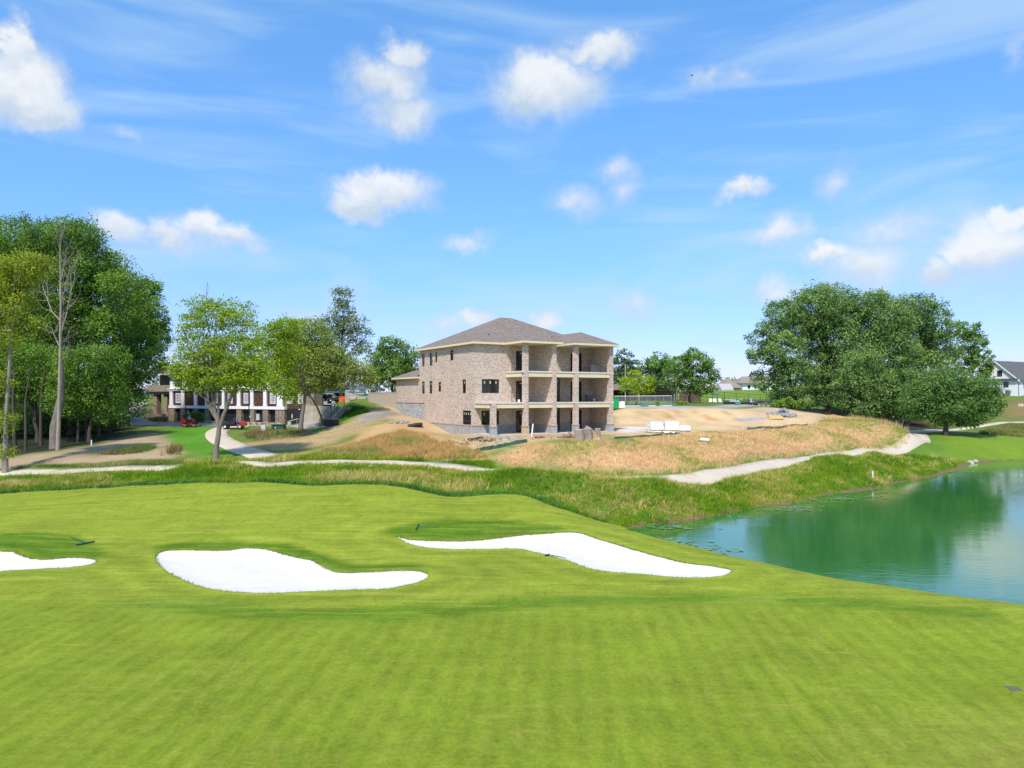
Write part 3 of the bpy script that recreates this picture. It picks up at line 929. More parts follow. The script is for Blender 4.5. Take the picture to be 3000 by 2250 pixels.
def region(name, ids, mat, dz=0.0, skirt=0.0, colour=None, zfun=None):
    sel = np.isin(reg, ids)
    f = TF[sel]
    used, inv = np.unique(f, return_inverse=True)
    f = inv.reshape(-1, 3)
    v = np.column_stack([TV[used], TZ[used] + dz])
    if zfun is not None: v[:, 2] = zfun(v[:, 0], v[:, 1], v[:, 2])
    nv = len(v)
    if skirt:
        e = np.concatenate([f[:, [0, 1]], f[:, [1, 2]], f[:, [2, 0]]])
        key = np.sort(e, 1)
        u, idx, cnt = np.unique(key, axis=0, return_index=True, return_counts=True)
        be = e[idx[cnt == 1]]
        bv, binv = np.unique(be, return_inverse=True)
        low = v[bv].copy(); low[:, 2] -= skirt
        be2 = binv.reshape(-1, 2) + nv
        v = np.concatenate([v, low])
        f = np.concatenate([f, np.column_stack([be[:, 1], be[:, 0], be2[:, 0]]), np.column_stack([be[:, 1], be2[:, 0], be2[:, 1]])])
    me = np_mesh(name, v, f, smooth=not skirt)
    if colour is not None:
        c = colour(v[:, 0], v[:, 1])
        vattr(me, 'col', np.column_stack([c, np.ones(len(c))]), 'FLOAT_COLOR')
    o = link(name, me, mat)
    o['kind'] = 'structure'
    return o, v


ids_of = lambda k: [i for i, (n, _) in enumerate(REG) if n == k]
M_ground = attr_ground_mat('rough_ground')
M_mown = mown_mat()
# -1 (everything else) is the open ground
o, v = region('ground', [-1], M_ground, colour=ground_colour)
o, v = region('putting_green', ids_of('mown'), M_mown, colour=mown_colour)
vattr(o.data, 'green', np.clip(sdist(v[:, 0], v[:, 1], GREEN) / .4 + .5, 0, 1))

# concrete cart paths
mp, nt, b = nodes_mat('path_concrete')
vv = mk_map(nt)
na = mk_noise(nt, .5, 6, .6, vv); nb = mk_noise(nt, 9, 6, .7, vv)
nt.links.new(mk_mix(nt, mk_ramp(nt, na.outputs['Fac'], [(.3, (.47, .39, .29)), (.7, (.58, .49, .375))]).outputs[0], mk_ramp(nt, nb.outputs['Fac'], [(.35, (.41, .345, .265)), (.6, (.60, .515, .40))]).outputs[0], .4), b.inputs['Base Color'])
b.inputs['Roughness'].default_value = .9
mk_bump(nt, b, nb.outputs['Fac'], .2, .01)
M_path = mp
for i in ids_of('path'):
    region('cart_path', [i], M_path, dz=.05, skirt=.14)
md, nt, b = nodes_mat('drive_asphalt')
vv = mk_map(nt)
na = mk_noise(nt, .35, 6, .6, vv); nb = mk_noise(nt, 14, 5, .7, vv)
nt.links.new(mk_mix(nt, mk_ramp(nt, na.outputs['Fac'], [(.3, (.26, .235, .20)), (.7, (.40, .35, .29))]).outputs[0], mk_ramp(nt, nb.outputs['Fac'], [(.3, (.2, .18, .16)), (.7, (.42, .38, .33))]).outputs[0], .35), b.inputs['Base Color'])
b.inputs['Roughness'].default_value = .9
region('driveway', ids_of('drive'), md, dz=.03, skirt=.1)

# bunkers: white sand a little below the turf, with a cut lip round it
ms, nt, b = nodes_mat('bunker_sand')
vv = mk_map(nt)
na = mk_noise(nt, 1.2, 5, .6, vv); nb = mk_noise(nt, 30, 4, .7, vv)
rk = mk_noise(nt, 1.0, 3, .5, mk_map(nt, 'Object', (.6, 14, 1), (0, 0, R(10))), .4)
nt.links.new(mk_ramp(nt, na.outputs['Fac'], [(.25, (.58, .54, .49)), (.75, (.67, .63, .58))]).outputs[0], b.inputs['Base Color'])
b.inputs['Roughness'].default_value = .95; b.inputs['Specular IOR Level'].default_value = .1
mk_bump(nt, b, mk_math(nt, 'ADD', mk_math(nt, 'MULTIPLY', nb.outputs['Fac'], .4), rk.outputs['Fac']), .22, .03)
mlip = plain('bunker_lip', (.16, .17, .05), .95, var=.5, scale=6, bump=.4)
for i, poly in enumerate(BUNK):
    dfun = lambda x, y, z, P=poly: z - .05 - .22 * np.clip(polydist(x, y, P) / 1.6, 0, 1) ** .7
    o, v = region('sand_bunker', [ids_of('sand')[i]], ms, zfun=dfun)
    pp = densify(poly, .3)
    L = MB()
    P3 = [(x, y, z) for (x, y), z in zip(pp, hraw([p[0] for p in pp], [p[1] for p in pp]))]
    n = len(P3)
    for k in range(n):
        a = P3[k]; c = P3[(k + 1) % n]
        L.add([(a[0], a[1], a[2] + .012), (c[0], c[1], c[2] + .012), (c[0], c[1], c[2] - .35), (a[0], a[1], a[2] - .35)], [(0, 1, 2, 3)])
    L.build('grass_lip', mlip, o)

# ------------------------------------------------------------------ lake
mw, nt, b = nodes_mat('lake_water')
vv = mk_map(nt, 'Object', (1, 1, 1))
na = mk_noise(nt, .06, 3, .5, vv)
nt.links.new(mk_ramp(nt, na.outputs['Fac'], [(.3, (.022, .128, .026)), (.7, (.030, .150, .036))]).outputs[0], b.inputs['Base Color'])
b.inputs['Roughness'].default_value = .045
b.inputs['IOR'].default_value = 2.25
n1 = mk_noise(nt, 1.0, 4, .6, mk_map(nt, 'Object', (.8, 2.6, 1), (0, 0, R(15))), .3)
n2 = mk_noise(nt, 1.0, 3, .5, mk_map(nt, 'Object', (.12, .4, 1), (0, 0, R(-10))), .3)
mk_bump(nt, b, mk_math(nt, 'MULTIPLY', n1.outputs['Fac'], n2.outputs['Fac']), .22, .06)
lake_poly = [(5, 50), (9, 45.5), (14, 38), (22, 31), (40, 24), (75, 28), (105, 45), (125, 70), (128, 108), (95, 118), (66, 116), (50, 103), (38, 84), (22, 66), (9, 57)]
me = bpy.data.meshes.new('lake')
me.from_pydata([(x, y, 0.0) for x, y in lake_poly], [], [tuple(range(len(lake_poly)))])
me.update()
o = link('lake', me, mw); o['kind'] = 'structure'
# ------------------------------------------------------------------ building materials
def brick_mat(name, ramp_cols, mortar, bw=.21, bh=.075):
    m, nt, b = nodes_mat(name)
    tc = nt.nodes.new('ShaderNodeTexCoord')
    sp = nt.nodes.new('ShaderNodeSeparateXYZ'); nt.links.new(tc.outputs['Object'], sp.inputs[0])
    u = mk_math(nt, 'ADD', sp.outputs[0], sp.outputs[1])
    row = mk_math(nt, 'FLOOR', mk_math(nt, 'DIVIDE', sp.outputs[2], bh))
    off = mk_math(nt, 'MULTIPLY', mk_math(nt, 'MODULO', row, 2.0), .5)
    cu = mk_math(nt, 'ADD', mk_math(nt, 'DIVIDE', u, bw), off)
    col = mk_math(nt, 'FLOOR', cu)
    fu = mk_math(nt, 'FRACT', cu); fv = mk_math(nt, 'FRACT', mk_math(nt, 'DIVIDE', sp.outputs[2], bh))
    cb = nt.nodes.new('ShaderNodeCombineXYZ'); nt.links.new(col, cb.inputs[0]); nt.links.new(row, cb.inputs[1])
    wnz = nt.nodes.new('ShaderNodeTexWhiteNoise'); wnz.noise_dimensions = '2D'; nt.links.new(cb.outputs[0], wnz.inputs['Vector'])
    n = len(ramp_cols)
    rp = mk_ramp(nt, wnz.outputs['Value'], [(i / n, c) for i, c in enumerate(ramp_cols)], 'CONSTANT')
    mu = mk_math(nt, 'LESS_THAN', fu, .055); mv = mk_math(nt, 'LESS_THAN', fv, .15)
    mort = mk_math(nt, 'MAXIMUM', mu, mv)
    v = mk_map(nt)
    big = mk_noise(nt, .45, 4, .6, v)
    fine = mk_noise(nt, 22, 4, .7, v)
    c = mk_mix(nt, rp.outputs[0], mortar, mort)
    tone = mk_math(nt, 'ADD', mk_math(nt, 'ADD', mk_math(nt, 'MULTIPLY', big.outputs['Fac'], .35), mk_math(nt, 'MULTIPLY', fine.outputs['Fac'], .35)), .65)
    sc = nt.nodes.new('ShaderNodeVectorMath'); sc.operation = 'SCALE'
    nt.links.new(c, sc.inputs[0]); nt.links.new(tone, sc.inputs['Scale'])
    nt.links.new(sc.outputs[0], b.inputs['Base Color'])
    b.inputs['Roughness'].default_value = .92; b.inputs['Specular IOR Level'].default_value = .15
    mk_bump(nt, b, mk_math(nt, 'SUBTRACT', fine.outputs['Fac'], mort), .5, .012)
    return m


BRK = [(.56, .45, .375), (.43, .335, .275), (.64, .545, .465), (.31, .235, .195), (.52, .41, .335), (.68, .60, .52), (.46, .34, .26), (.60, .50, .42), (.20, .165, .15), (.62, .51, .43), (.54, .44, .375), (.49, .375, .30)]
_m = np.array(BRK).mean(0)
BRK = [tuple((np.array(c) * .72 + _m * .28) * np.array((1.09, 1.04, 1.0))) for c in BRK]
M_brick = brick_mat('tumbled_brick', BRK, (.60, .54, .47))
M_block = plain('concrete_block', (.36, .36, .35), .95, var=.22, scale=1.7, bump=.35, bscale=30)
M_mortar = plain('grey_mortar', (.47, .46, .44), .95, var=.12, scale=4)
M_cap = plain('brick_rowlock', (.42, .31, .25), .9, var=.35, scale=9)
M_yellow = plain('primed_yellow_board', (.72, .62, .40), .75, var=.08, scale=2)
M_soffit = plain('soffit_board', (.68, .59, .40), .8, var=.08, scale=2)
M_decktop = plain('deck_membrane', (.62, .56, .49), .8, var=.12, scale=2)
M_slab = plain('poured_slab', (.50, .43, .35), .9, var=.2, scale=1.2)
M_frame = plain('dark_bronze_frame', (.022, .021, .022), .45, var=.1, scale=3, bump=0)
M_sticker = plain('window_sticker', (.55, .60, .25), .6, var=.2, scale=9, bump=0)
M_stickerw = plain('white_sticker', (.75, .75, .72), .6, var=.1, scale=9, bump=0)


def glass_mat(name, col, rough=.06):
    m, nt, b = nodes_mat(name)
    v = mk_map(nt)
    n = mk_noise(nt, .8, 3, .5, v)
    nt.links.new(mk_ramp(nt, n.outputs['Fac'], [(.3, tuple(c * .5 for c in col)), (.7, col)]).outputs[0], b.inputs['Base Color'])
    b.inputs['Roughness'].default_value = rough; b.inputs['Specular IOR Level'].default_value = .8
    mk_bump(nt, b, mk_noise(nt, 1.5, 2, .5, v).outputs['Fac'], .05, .02)
    return m


M_glass = glass_mat('dark_glass', (.012, .018, .018))


def shingle_mat(name, c0, c1):
    m, nt, b = nodes_mat(name)
    v = mk_map(nt)
    tc = nt.nodes.new('ShaderNodeTexCoord')
    sp = nt.nodes.new('ShaderNodeSeparateXYZ'); nt.links.new(tc.outputs['Object'], sp.inputs[0])
    row = mk_math(nt, 'FLOOR', mk_math(nt, 'DIVIDE', sp.outputs[2], .062))
    cu = mk_math(nt, 'ADD', mk_math(nt, 'DIVIDE', mk_math(nt, 'ADD', sp.outputs[0], mk_math(nt, 'MULTIPLY', sp.outputs[1], 1.02)), .30), mk_math(nt, 'MULTIPLY', row, .37))
    cb = nt.nodes.new('ShaderNodeCombineXYZ'); nt.links.new(mk_math(nt, 'FLOOR', cu), cb.inputs[0]); nt.links.new(row, cb.inputs[1])
    wnz = nt.nodes.new('ShaderNodeTexWhiteNoise'); wnz.noise_dimensions = '2D'; nt.links.new(cb.outputs[0], wnz.inputs['Vector'])
    big = mk_noise(nt, .5, 4, .6, v)
    fac = mk_math(nt, 'ADD', mk_math(nt, 'MULTIPLY', wnz.outputs['Value'], .6), mk_math(nt, 'MULTIPLY', big.outputs['Fac'], .4))
    nt.links.new(mk_ramp(nt, fac, [(.15, c0), (.85, c1)]).outputs[0], b.inputs['Base Color'])
    b.inputs['Roughness'].default_value = .95; b.inputs['Specular IOR Level'].default_value = .15
    fz = mk_math(nt, 'FRACT', mk_math(nt, 'DIVIDE', sp.outputs[2], .062))
    mk_bump(nt, b, mk_math(nt, 'ADD', fz, wnz.outputs['Value']), .45, .015)
    return m


M_roof = shingle_mat('weathered_shingle', (.150, .122, .103), (.255, .213, .182))
M_roofg = shingle_mat('grey_shingle', (.08, .08, .085), (.15, .15, .155))
M_roofb = shingle_mat('brown_shingle', (.13, .10, .075), (.23, .185, .145))


def wall_panel(mb, p0, p1, n, z0, z1, openings=(), dep=.14):
    """flat wall from p0 to p1 (plan), outward normal n, rectangular openings (s0, s1, za, zb) with reveals; quads only"""
    p0 = Vector((*p0, 0)); p1 = Vector((*p1, 0)); n = Vector((*n, 0))
    L = (p1 - p0).length; t = (p1 - p0) / L
    ss = sorted({0, L, *[o[0] for o in openings], *[o[1] for o in openings]})
    zs = sorted({z0, z1, *[o[2] for o in openings], *[o[3] for o in openings]})
    P = lambda s, z, d=0.0: p0 + t * s + Vector((0, 0, z)) - n * d
    for i in range(len(ss) - 1):
        for j in range(len(zs) - 1):
            a, b_, c, d = ss[i], ss[i + 1], zs[j], zs[j + 1]
            m = ((a + b_) / 2, (c + d) / 2)
            if any(o[0] < m[0] < o[1] and o[2] < m[1] < o[3] for o in openings): continue
            mb.add([P(a, c), P(b_, c), P(b_, d), P(a, d)], [(0, 1, 2, 3)])
    for (a, b_, c, d) in openings:
        for q in (((a, c), (b_, c)), ((b_, c), (b_, d)), ((b_, d), (a, d)), ((a, d), (a, c))):
            mb.add([P(*q[0]), P(*q[1]), P(*q[1], dep), P(*q[0], dep)], [(0, 1, 2, 3)])
    return mb


def frame_m(p0, p1, n):
    """matrix: local x along wall, y inward, z up, from plan points"""
    p0 = Vector((*p0, 0)); t = (Vector((*p1, 0)) - p0).normalized(); n = Vector((*n, 0))
    return Matrix(((t.x, -n.x, 0, p0.x), (t.y, -n.y, 0, p0.y), (0, 0, 1, 0), (0, 0, 0, 1)))


def window(parent, M, s0, s1, z0, z1, cols=1, rows=1, dep=.09, fw=.06, mw=.025, frame=None, glass=None, name='window', stickers=0, trim=None):
    frame = frame or M_frame; glass = glass or M_glass
    f = MB()
    y0, y1 = dep - .05, dep + .03
    f.box(s0, y0, z0, s0 + fw, y1, z1, M); f.box(s1 - fw, y0, z0, s1, y1, z1, M)
    f.box(s0 + fw, y0, z1 - fw, s1 - fw, y1, z1, M); f.box(s0 + fw, y0, z0, s1 - fw, y1, z0 + fw, M)
    for i in range(1, cols):
        x = s0 + (s1 - s0) * i / cols
        f.box(x - mw, y0 + .012, z0 + fw, x + mw, y1 - .003, z1 - fw, M)
    for i in range(1, rows):
        z = z0 + (z1 - z0) * i / rows
        f.box(s0 + fw, y0 + .016, z - mw, s1 - fw, y1 - .006, z + mw, M)
    o = f.build(name, frame, parent)
    g = MB().box(s0 + fw * .5, dep, z0 + fw * .5, s1 - fw * .5, dep + .02, z1 - fw * .5, M)
    g.build('pane', glass, o)
    for i in range(stickers):
        x = s0 + (s1 - s0) * (i + .5) / stickers
        MB().box(x - .06, dep - .035, z1 - .5, x + .06, dep - .028, z1 - .22, M).build('sticker', M_sticker if i % 2 == 0 else M_stickerw, o)
    return o


# ------------------------------------------------------------------ the brick house under construction
house = thing('brick_house', 'three storey brick house under construction with stacked porches and brown hip roof', 'house', HC, R(31))
HM = Matrix.Translation(HC) @ Matrix.Rotation(R(31), 4, 'Z'); HI = HM.inverted()
EYE = Vector((0, 0, CZ))


def hplane(px, py, axis, val):
    """photo pixel -> house local point on plane axis=val"""
    a = HI @ EYE; b = HI @ at(px, py, 80.0)
    k = (val - a[axis]) / (b[axis] - a[axis])
    return a + (b - a) * k


zx = lambda x: 1130 + x * 720 / 2212
zy = lambda y: 900 + y * 720 / 2212
# left facade, x = 0
ops = []
wins = [(327, 350, 420, 532, 1, 3), (396, 420, 412, 526, 1, 3), (446, 463, 406, 493, 1, 2), (581, 608, 387, 478, 1, 2), (327, 350, 668, 779, 1, 3), (395, 418, 665, 778, 1, 3), (474, 498, 674, 760, 1, 2), (692, 721, 650, 774, 1, 3), (693, 768, 930, 1057, 4, 2)]
LFM = frame_m((0, 23.4), (0, 0), (-1, 0))     # local x runs from the far end to the near corner
for (a, b_, c, d, nc, nr) in wins:
    p = hplane(zx(a), zy((c + d) / 2), 0, 0); q = hplane(zx(b_), zy((c + d) / 2), 0, 0)
    zt = hplane(zx((a + b_) / 2), zy(c), 0, 0).z; zb = hplane(zx((a + b_) / 2), zy(d), 0, 0).z
    ops.append((23.4 - p.y, 23.4 - q.y, zb, zt, nc, nr))
LED = .86
w = MB()
wall_panel(w, (0, 15.35), (0, 0), (-1, 0), 3.22, 10.05, [(o[0] - 8.05, o[1] - 8.05, o[2], o[3]) for o in ops if o[2] > 3.3])
wall_panel(w, (0, 13.7), (0, 0), (-1, 0), LED, 3.22, [(o[0] - 9.7, o[1] - 9.7, o[2], o[3]) for o in ops if o[2] < 3.3])
wall_panel(w, (0, 23.4), (0, 15.35), (-1, 0), 3.22, 6.75)
# front wall A (y = 0), then the back walls of the two porches
pa = hplane(zx(865), zy(710), 1, 0); pb = hplane(zx(1020), zy(710), 1, 0)
wa = (pa.x, pb.x, hplane(zx(940), zy(773), 1, 0).z, hplane(zx(940), zy(648), 1, 0).z)
pc = hplane(zx(862), zy(1000), 1, 0)
wg = (pc.x, pb.x, hplane(zx(862), zy(1060), 1, 0).z, hplane(zx(862), zy(932), 1, 0).z)
wall_panel(w, (0, 0), (4.7, 0), (0, -1), LED, 10.05, [wa, wg])
w.add([(4.7, 0, LED), (4.7, .25, LED), (4.7, .25, 10.05), (4.7, 0, 10.05)], [(0, 1, 2, 3)])
YB = .25
d0 = hplane(1511.5, 1060, 1, YB).x; d1 = d0 + 1.05
dz = [(.02, 2.5), (3.52, 5.95), (6.97, 9.4)]
bops = [(d0 - 4.7, d1 - 4.7, max(a, LED + .001) if a < 1 else a, b_) for a, b_ in dz]
wall_panel(w, (4.7, YB), (7.85, YB), (0, -1), LED, 10.05, bops)
wall_panel(w, (7.85, YB), (7.85, -3.35), (-1, 0), LED, 10.05)
w.add([(7.85, -3.35, LED), (8.2, -3.35, LED), (8.2, -3.35, 10.05), (7.85, -3.35, 10.05)], [(0, 1, 2, 3)])
w.add([(8.2, -3.35, LED), (8.2, YB, LED), (8.2, YB, 10.05), (8.2, -3.35, 10.05)], [(0, 1, 2, 3)])
e0 = hplane(1671.5, 1060, 1, YB).x; e1 = hplane(1704, 1060, 1, YB).x
s0 = hplane(1622, 1060, 1, YB).x; s1 = hplane(1640, 1060, 1, YB).x
pops = [(e0 - 8.2, e1 - 8.2, max(a, LED + .001) if a < 1 else a, b_) for a, b_ in dz] + [(s0 - 8.2, s1 - 8.2, max(a, LED + .001) if a < 1 else a, b_ + .35) for a, b_ in dz[:2]]
wall_panel(w, (8.2, YB), (16.1, YB), (0, -1), LED, 10.05, pops)
wall_panel(w, (16.1, YB), (16.1, -3.6), (-1, 0), LED, 10.05)
w.add([(16.1, -3.6, LED), (16.45, -3.6, LED), (16.45, -3.6, 10.05), (16.1, -3.6, 10.05)], [(0, 1, 2, 3)])
wall_panel(w, (16.45, -3.6), (16.45, 15.35), (1, 0), 0, 10.05)
wall_panel(w, (16.45, 15.35), (0, 15.35), (0, 1), 0, 10.05)
wall_panel(w, (10.5, 15.35), (10.5, 23.4), (1, 0), 0, 6.75)
wall_panel(w, (10.5, 23.4), (0, 23.4), (0, 1), 0, 6.75)
w.build('wall', M_brick, house)
# windows and doors
for o in ops:
    wd = window(house, LFM, o[0], o[1], o[2], o[3], o[4], o[5], stickers=(4 if o[4] == 4 else 1))
FAM = frame_m((0, 0), (4.7, 0), (0, -1))
window(house, FAM, *wa, 3, 2, stickers=3, mw=.035)
window(house, FAM, *wg, 3, 2, stickers=3, mw=.035)
M47 = frame_m((4.7, YB), (7.85, YB), (0, -1)); M82 = frame_m((8.2, YB), (16.1, YB), (0, -1))


def door(parent, M, s0, s1, z0, z1, leaves=1):
    f = MB()
    for x in (s0, s1 - .09): f.box(x, .04, z0, x + .09, .13, z1, M)
    f.box(s0 + .09, .04, z1 - .1, s1 - .09, .13, z1, M); f.box(s0 + .09, .04, z0, s1 - .09, .13, z0 + .22, M)
    for i in range(1, leaves):
        x = s0 + (s1 - s0) * i / leaves
        f.box(x - .09, .05, z0 + .22, x + .09, .12, z1 - .1, M)
    o = f.build('door', M_frame, parent)
    MB().box(s0 + .05, .09, z0 + .1, s1 - .05, .11, z1 - .05, M).build('pane', M_glass, o)
    x = (s0 + s1) / 2
    MB().cbox(M @ Vector((x + .12, .03, z1 - .28)), (.13, .13, .13), 0).build('sticker', M_stickerw, o)
    MB().box(s1 - .2, .0, z0 + 1.0, s1 - .16, .05, z0 + 1.16, M).build('handle', M_frame, o)
    return o


for a, b_ in dz:
    door(house, M47, d0 - 4.7, d1 - 4.7, a, b_)
    door(house, M82, e0 - 8.2, e1 - 8.2, a, b_, 2)
for a, b_ in dz[:2]:
    door(house, M82, s0 - 8.2, s1 - 8.2, a, b_ + .35)
window(house, M82, s0 - 8.2 + .1, s1 - 8.2 - .35, 8.2, 9.6, 1, 2)

# columns, each with a rowlock cap over a block pier
for (x0, y0, top) in [(-.05, -3.95, 3.4), (4.05, -3.88, 10.05), (7.80, -3.88, 10.05), (10.68, -4.15, 10.05), (15.72, -4.15, 10.05)]:
    wd = .52
    c = MB().box(x0, y0, .92, x0 + wd, y0 + wd, top).build('column', M_brick, house)
    MB().box(x0 - .05, y0 - .05, 0.02, x0 + wd + .05, y0 + wd + .05, .80).build('pier', M_block if x0 != 4.05 else plain('buff_block', (.50, .38, .24), .95, var=.2), c)
    MB().bbox((x0 + wd / 2, y0 + wd / 2, .87), (wd + .2, wd + .2, .12), .03).build('rowlock_cap', M_cap, c)

# base courses of concrete block behind the ledge
bc = MB()
for (p0, p1, n, z1) in [((0, 13.7), (0, 0), (-1, 0), LED), ((0, 0), (4.7, 0), (0, -1), LED), ((4.7, YB), (d0, YB), (0, -1), LED), ((d1, YB), (7.85, YB), (0, -1), LED), ((7.85, YB), (7.85, -3.35), (-1, 0), LED), ((s1, YB), (e0, YB), (0, -1), LED), ((e1, YB), (16.1, YB), (0, -1), LED), ((16.1, YB), (16.1, -3.6), (-1, 0), LED)]:
    M = frame_m(p0, p1, n); L = (Vector(p1) - Vector(p0)).length
    MB().box(0, .004, -.9, L, .25, z1 - .004, M).build('foundation', M_mortar, house)
    MB().box(0.002, -.055, LED - .05, L - .002, .03, LED + .06, M).build('brick_ledge', M_cap, house)
    for r in range(-4, 4):
        off = 0 if r % 2 else -.2
        k = 0
        while off + k * .4 < L:
            a = max(0.01, off + k * .4 + .008); b_ = min(L - .01, off + k * .4 + .392)
            if b_ - a > .06: bc.box(a, -.010 - .006 * ((k * 7 + r * 3) % 3), r * .215 + .008, b_, .05, r * .215 + .207, M)
            k += 1
bc.build('block_course', M_block, house, kind='stuff')
# the unfinished block wall at the far end: each block a piece of its own
bw = MB().box(.02, 13.72, -.5, .3, 23.38, 3.2).build('block_wall', M_mortar, house)
blk = MB().bbox((0, 0, 0), (.06, .385, .195), .008)
bme = bpy.data.meshes.new('concrete_block'); bme.from_pydata(blk.v, [], blk.f); bme.update()
M_blocks = [M_block, plain('concrete_block_pale', (.44, .44, .43), .95, var=.15, scale=1.7), plain('concrete_block_dark', (.29, .29, .285), .95, var=.15, scale=1.7)]
bmes = []
for mm in M_blocks:
    c = bme.copy(); c.materials.append(mm); bmes.append(c)
rb = random.Random(3)
nb_ = 0
for r in range(12):
    z = 3.1 - r * .2
    for k in range(24):
        y = 13.95 + k * .4 + (.2 if r % 2 else 0)
        if y > 23.2: continue
        zg = (hraw((HC + HU * y).x, (HC + HU * y).y)[0] - HC.z)
        if z < zg - .1: continue
        ob = bpy.data.objects.new('concrete_block', bmes[rb.choice((0, 0, 1, 1, 2))]); COL.objects.link(ob)
        ob.parent = bw; ob.location = (-.004 - rb.random() * .012, y, z)
        nb_ += 1
MB().box(-.05, 13.68, 3.2, .05, 23.42, 3.3).build('steel_lintel', plain('rusty_lintel', (.20, .11, .08), .8, var=.3), house)

# decks
for (zt, x0) in ((3.5, -.12), (6.95, 3.95)):
    dk = MB().prism([(x0, -3.75), (8.2, -3.75), (10.6, -3.75), (10.6, -4.05), (16.3, -4.05), (16.3, YB - .01), (x0, YB - .01) if x0 > 1 else (x0, -.01)], zt - .16, zt).build('deck', M_decktop, house)
    bm_ = MB()
    segs = [(.50, 4.03, -3.70), (4.59, 7.78, -3.70), (8.34, 10.66, -3.70), (11.22, 15.70, -4.0)]
    if x0 > 1: segs = segs[1:]
    for (a, b_, y) in segs:
        bm_.box(a, y - .10, zt - .62, b_, y, zt - .17)
    if x0 < 1:
        bm_.box(-.08, -3.40, zt - .62, .02, -.02, zt - .17)
    else:
        bm_.box(3.98, -3.34, zt - .62, 4.08, YB - .02, zt - .17)
    bm_.build('beam_board', M_yellow, dk)
    ed = MB()
    ed.box(x0 - .03, -3.86, zt - .155, 10.58, -3.752, zt + .02); ed.box(10.6, -4.16, zt - .155, 16.33, -4.052, zt + .02)
    ed.box(x0 - .05, -3.75, zt - .155, x0 - .002, -.02, zt + .02)
    ed.build('deck_edge', plain('pale_metal_edge', (.66, .58, .50), .6, var=.1), dk)
    MB().box(x0 + .1, -3.6, zt - .6, 16.1, YB - .03, zt - .56).build('soffit', M_soffit, dk)
MB().box(-.35, -4.5, -.35, 16.6, YB - .01, .015).build('floor_slab', M_slab, house)

# roofs
SL = 3.85 / 8.175


def hip_main():
    x0, x1, y0, y1, z = -.5, 17.5, -.5, 15.85, 10.25
    k = (y1 - y0) / 2
    m = MB()
    v = [(x0, y0, z), (x1, y0, z), (x1, y1, z), (x0, y1, z), (x0 + k, y0 + k, z + k * SL), (x1 - k, y0 + k, z + k * SL)]
    m.add(v, [(0, 1, 5, 4), (1, 2, 5), (2, 3, 4, 5), (3, 0, 4)])
    return m.build('roof', M_roof, house)


roof = hip_main()


def porch_roof(x0, x1, yf):
    z = 10.25; hw = (x1 - x0) / 2; xm = (x0 + x1) / 2
    zr = z + hw * SL
    yb = -.5 + hw
    o = .012
    v = [(x0, yf, z), (x1, yf, z), (x1, -.5, z), (x0, -.5, z), (xm, yf + hw, zr), (xm, yb, zr)]
    v = [(a, b_, c + o) for a, b_, c in v]
    MB().add(v, [(0, 1, 4), (1, 2, 5, 4), (3, 0, 4, 5)]).build('porch_roof', M_roof, roof)


porch_roof(3.5, 8.85, -4.45)
porch_roof(10.23, 16.76, -4.72)
fa = MB()
so = MB()
fz0, fz1 = 10.0, 10.235


def fascia(p0, p1, n):
    M = frame_m(p0, p1, n); L = (Vector(p1) - Vector(p0)).length
    fa.box(0, 0, fz0, L, .04, fz1, M)


fascia((-.5, 15.85), (-.5, -.5), (-1, 0)); fascia((-.46, -.5), (3.5, -.5), (0, -1)); fascia((3.5, -.54), (3.5, -4.45), (-1, 0)); fascia((3.54, -4.45), (8.85, -4.45), (0, -1)); fascia((8.85, -4.41), (8.85, -.54), (1, 0)); fascia((8.89, -.5), (10.19, -.5), (0, -1))
fascia((10.23, -.54), (10.23, -4.72), (-1, 0)); fascia((10.27, -4.72), (16.76, -4.72), (0, -1)); fascia((16.76, -4.68), (16.76, -.5), (1, 0)); fascia((17.5, -.5), (17.5, 15.85), (1, 0)); fascia((17.46, 15.85), (-.46, 15.85), (0, 1))
fa.build('fascia', M_yellow, roof)
so.box(-.45, -.45, 10.03, 17.45, 15.8, 10.06); so.box(3.55, -4.4, 10.031, 8.8, -.46, 10.061); so.box(10.28, -4.67, 10.031, 16.71, -.46, 10.061)
so.build('soffit', M_soffit, roof)
for (px, py) in ((1432, 983), (1617, 990)):
    a = HI @ EYE; b_ = HI @ at(px, py, 80.0)
    best = None
    for k in np.linspace(.95, 1.2, 200):
        p = a + (b_ - a) * k
        if p.z < 10.25 + SL * min(p.y + .5, p.x + .5): best = p; break
    if best is not None:
        MB().tube([best - Vector((0, 0, .1)), best + Vector((0, 0, .28))], .045, 8).build('vent_pipe', M_frame, roof)
# wing roof
wr = MB()
wr.add([(-.5, 24.0, 6.72), (-.5, 15.36, 6.72), (4.2, 15.36, 8.62), (4.2, 19.3, 8.62), (10.9, 24, 6.72), (10.9, 15.36, 6.72), (6.2, 19.3, 8.62), (6.2, 15.36, 8.62)], [(0, 3, 2, 1), (0, 4, 6, 3), (4, 5, 7, 6), (2, 3, 6, 7)])
wro = wr.build('wing_roof', M_roof, house)
MB().box(-.5, 15.37, 6.48, -.46, 24.0, 6.705).box(-.46, 23.96, 6.48, 10.9, 24.0, 6.705).box(-.5, 15.36, 6.48, 0, 15.4, 6.705).build('fascia', M_yellow, wro)
MB().box(-.455, 15.4, 6.5, 10.8, 23.95, 6.53).build('soffit', M_soffit, wro)
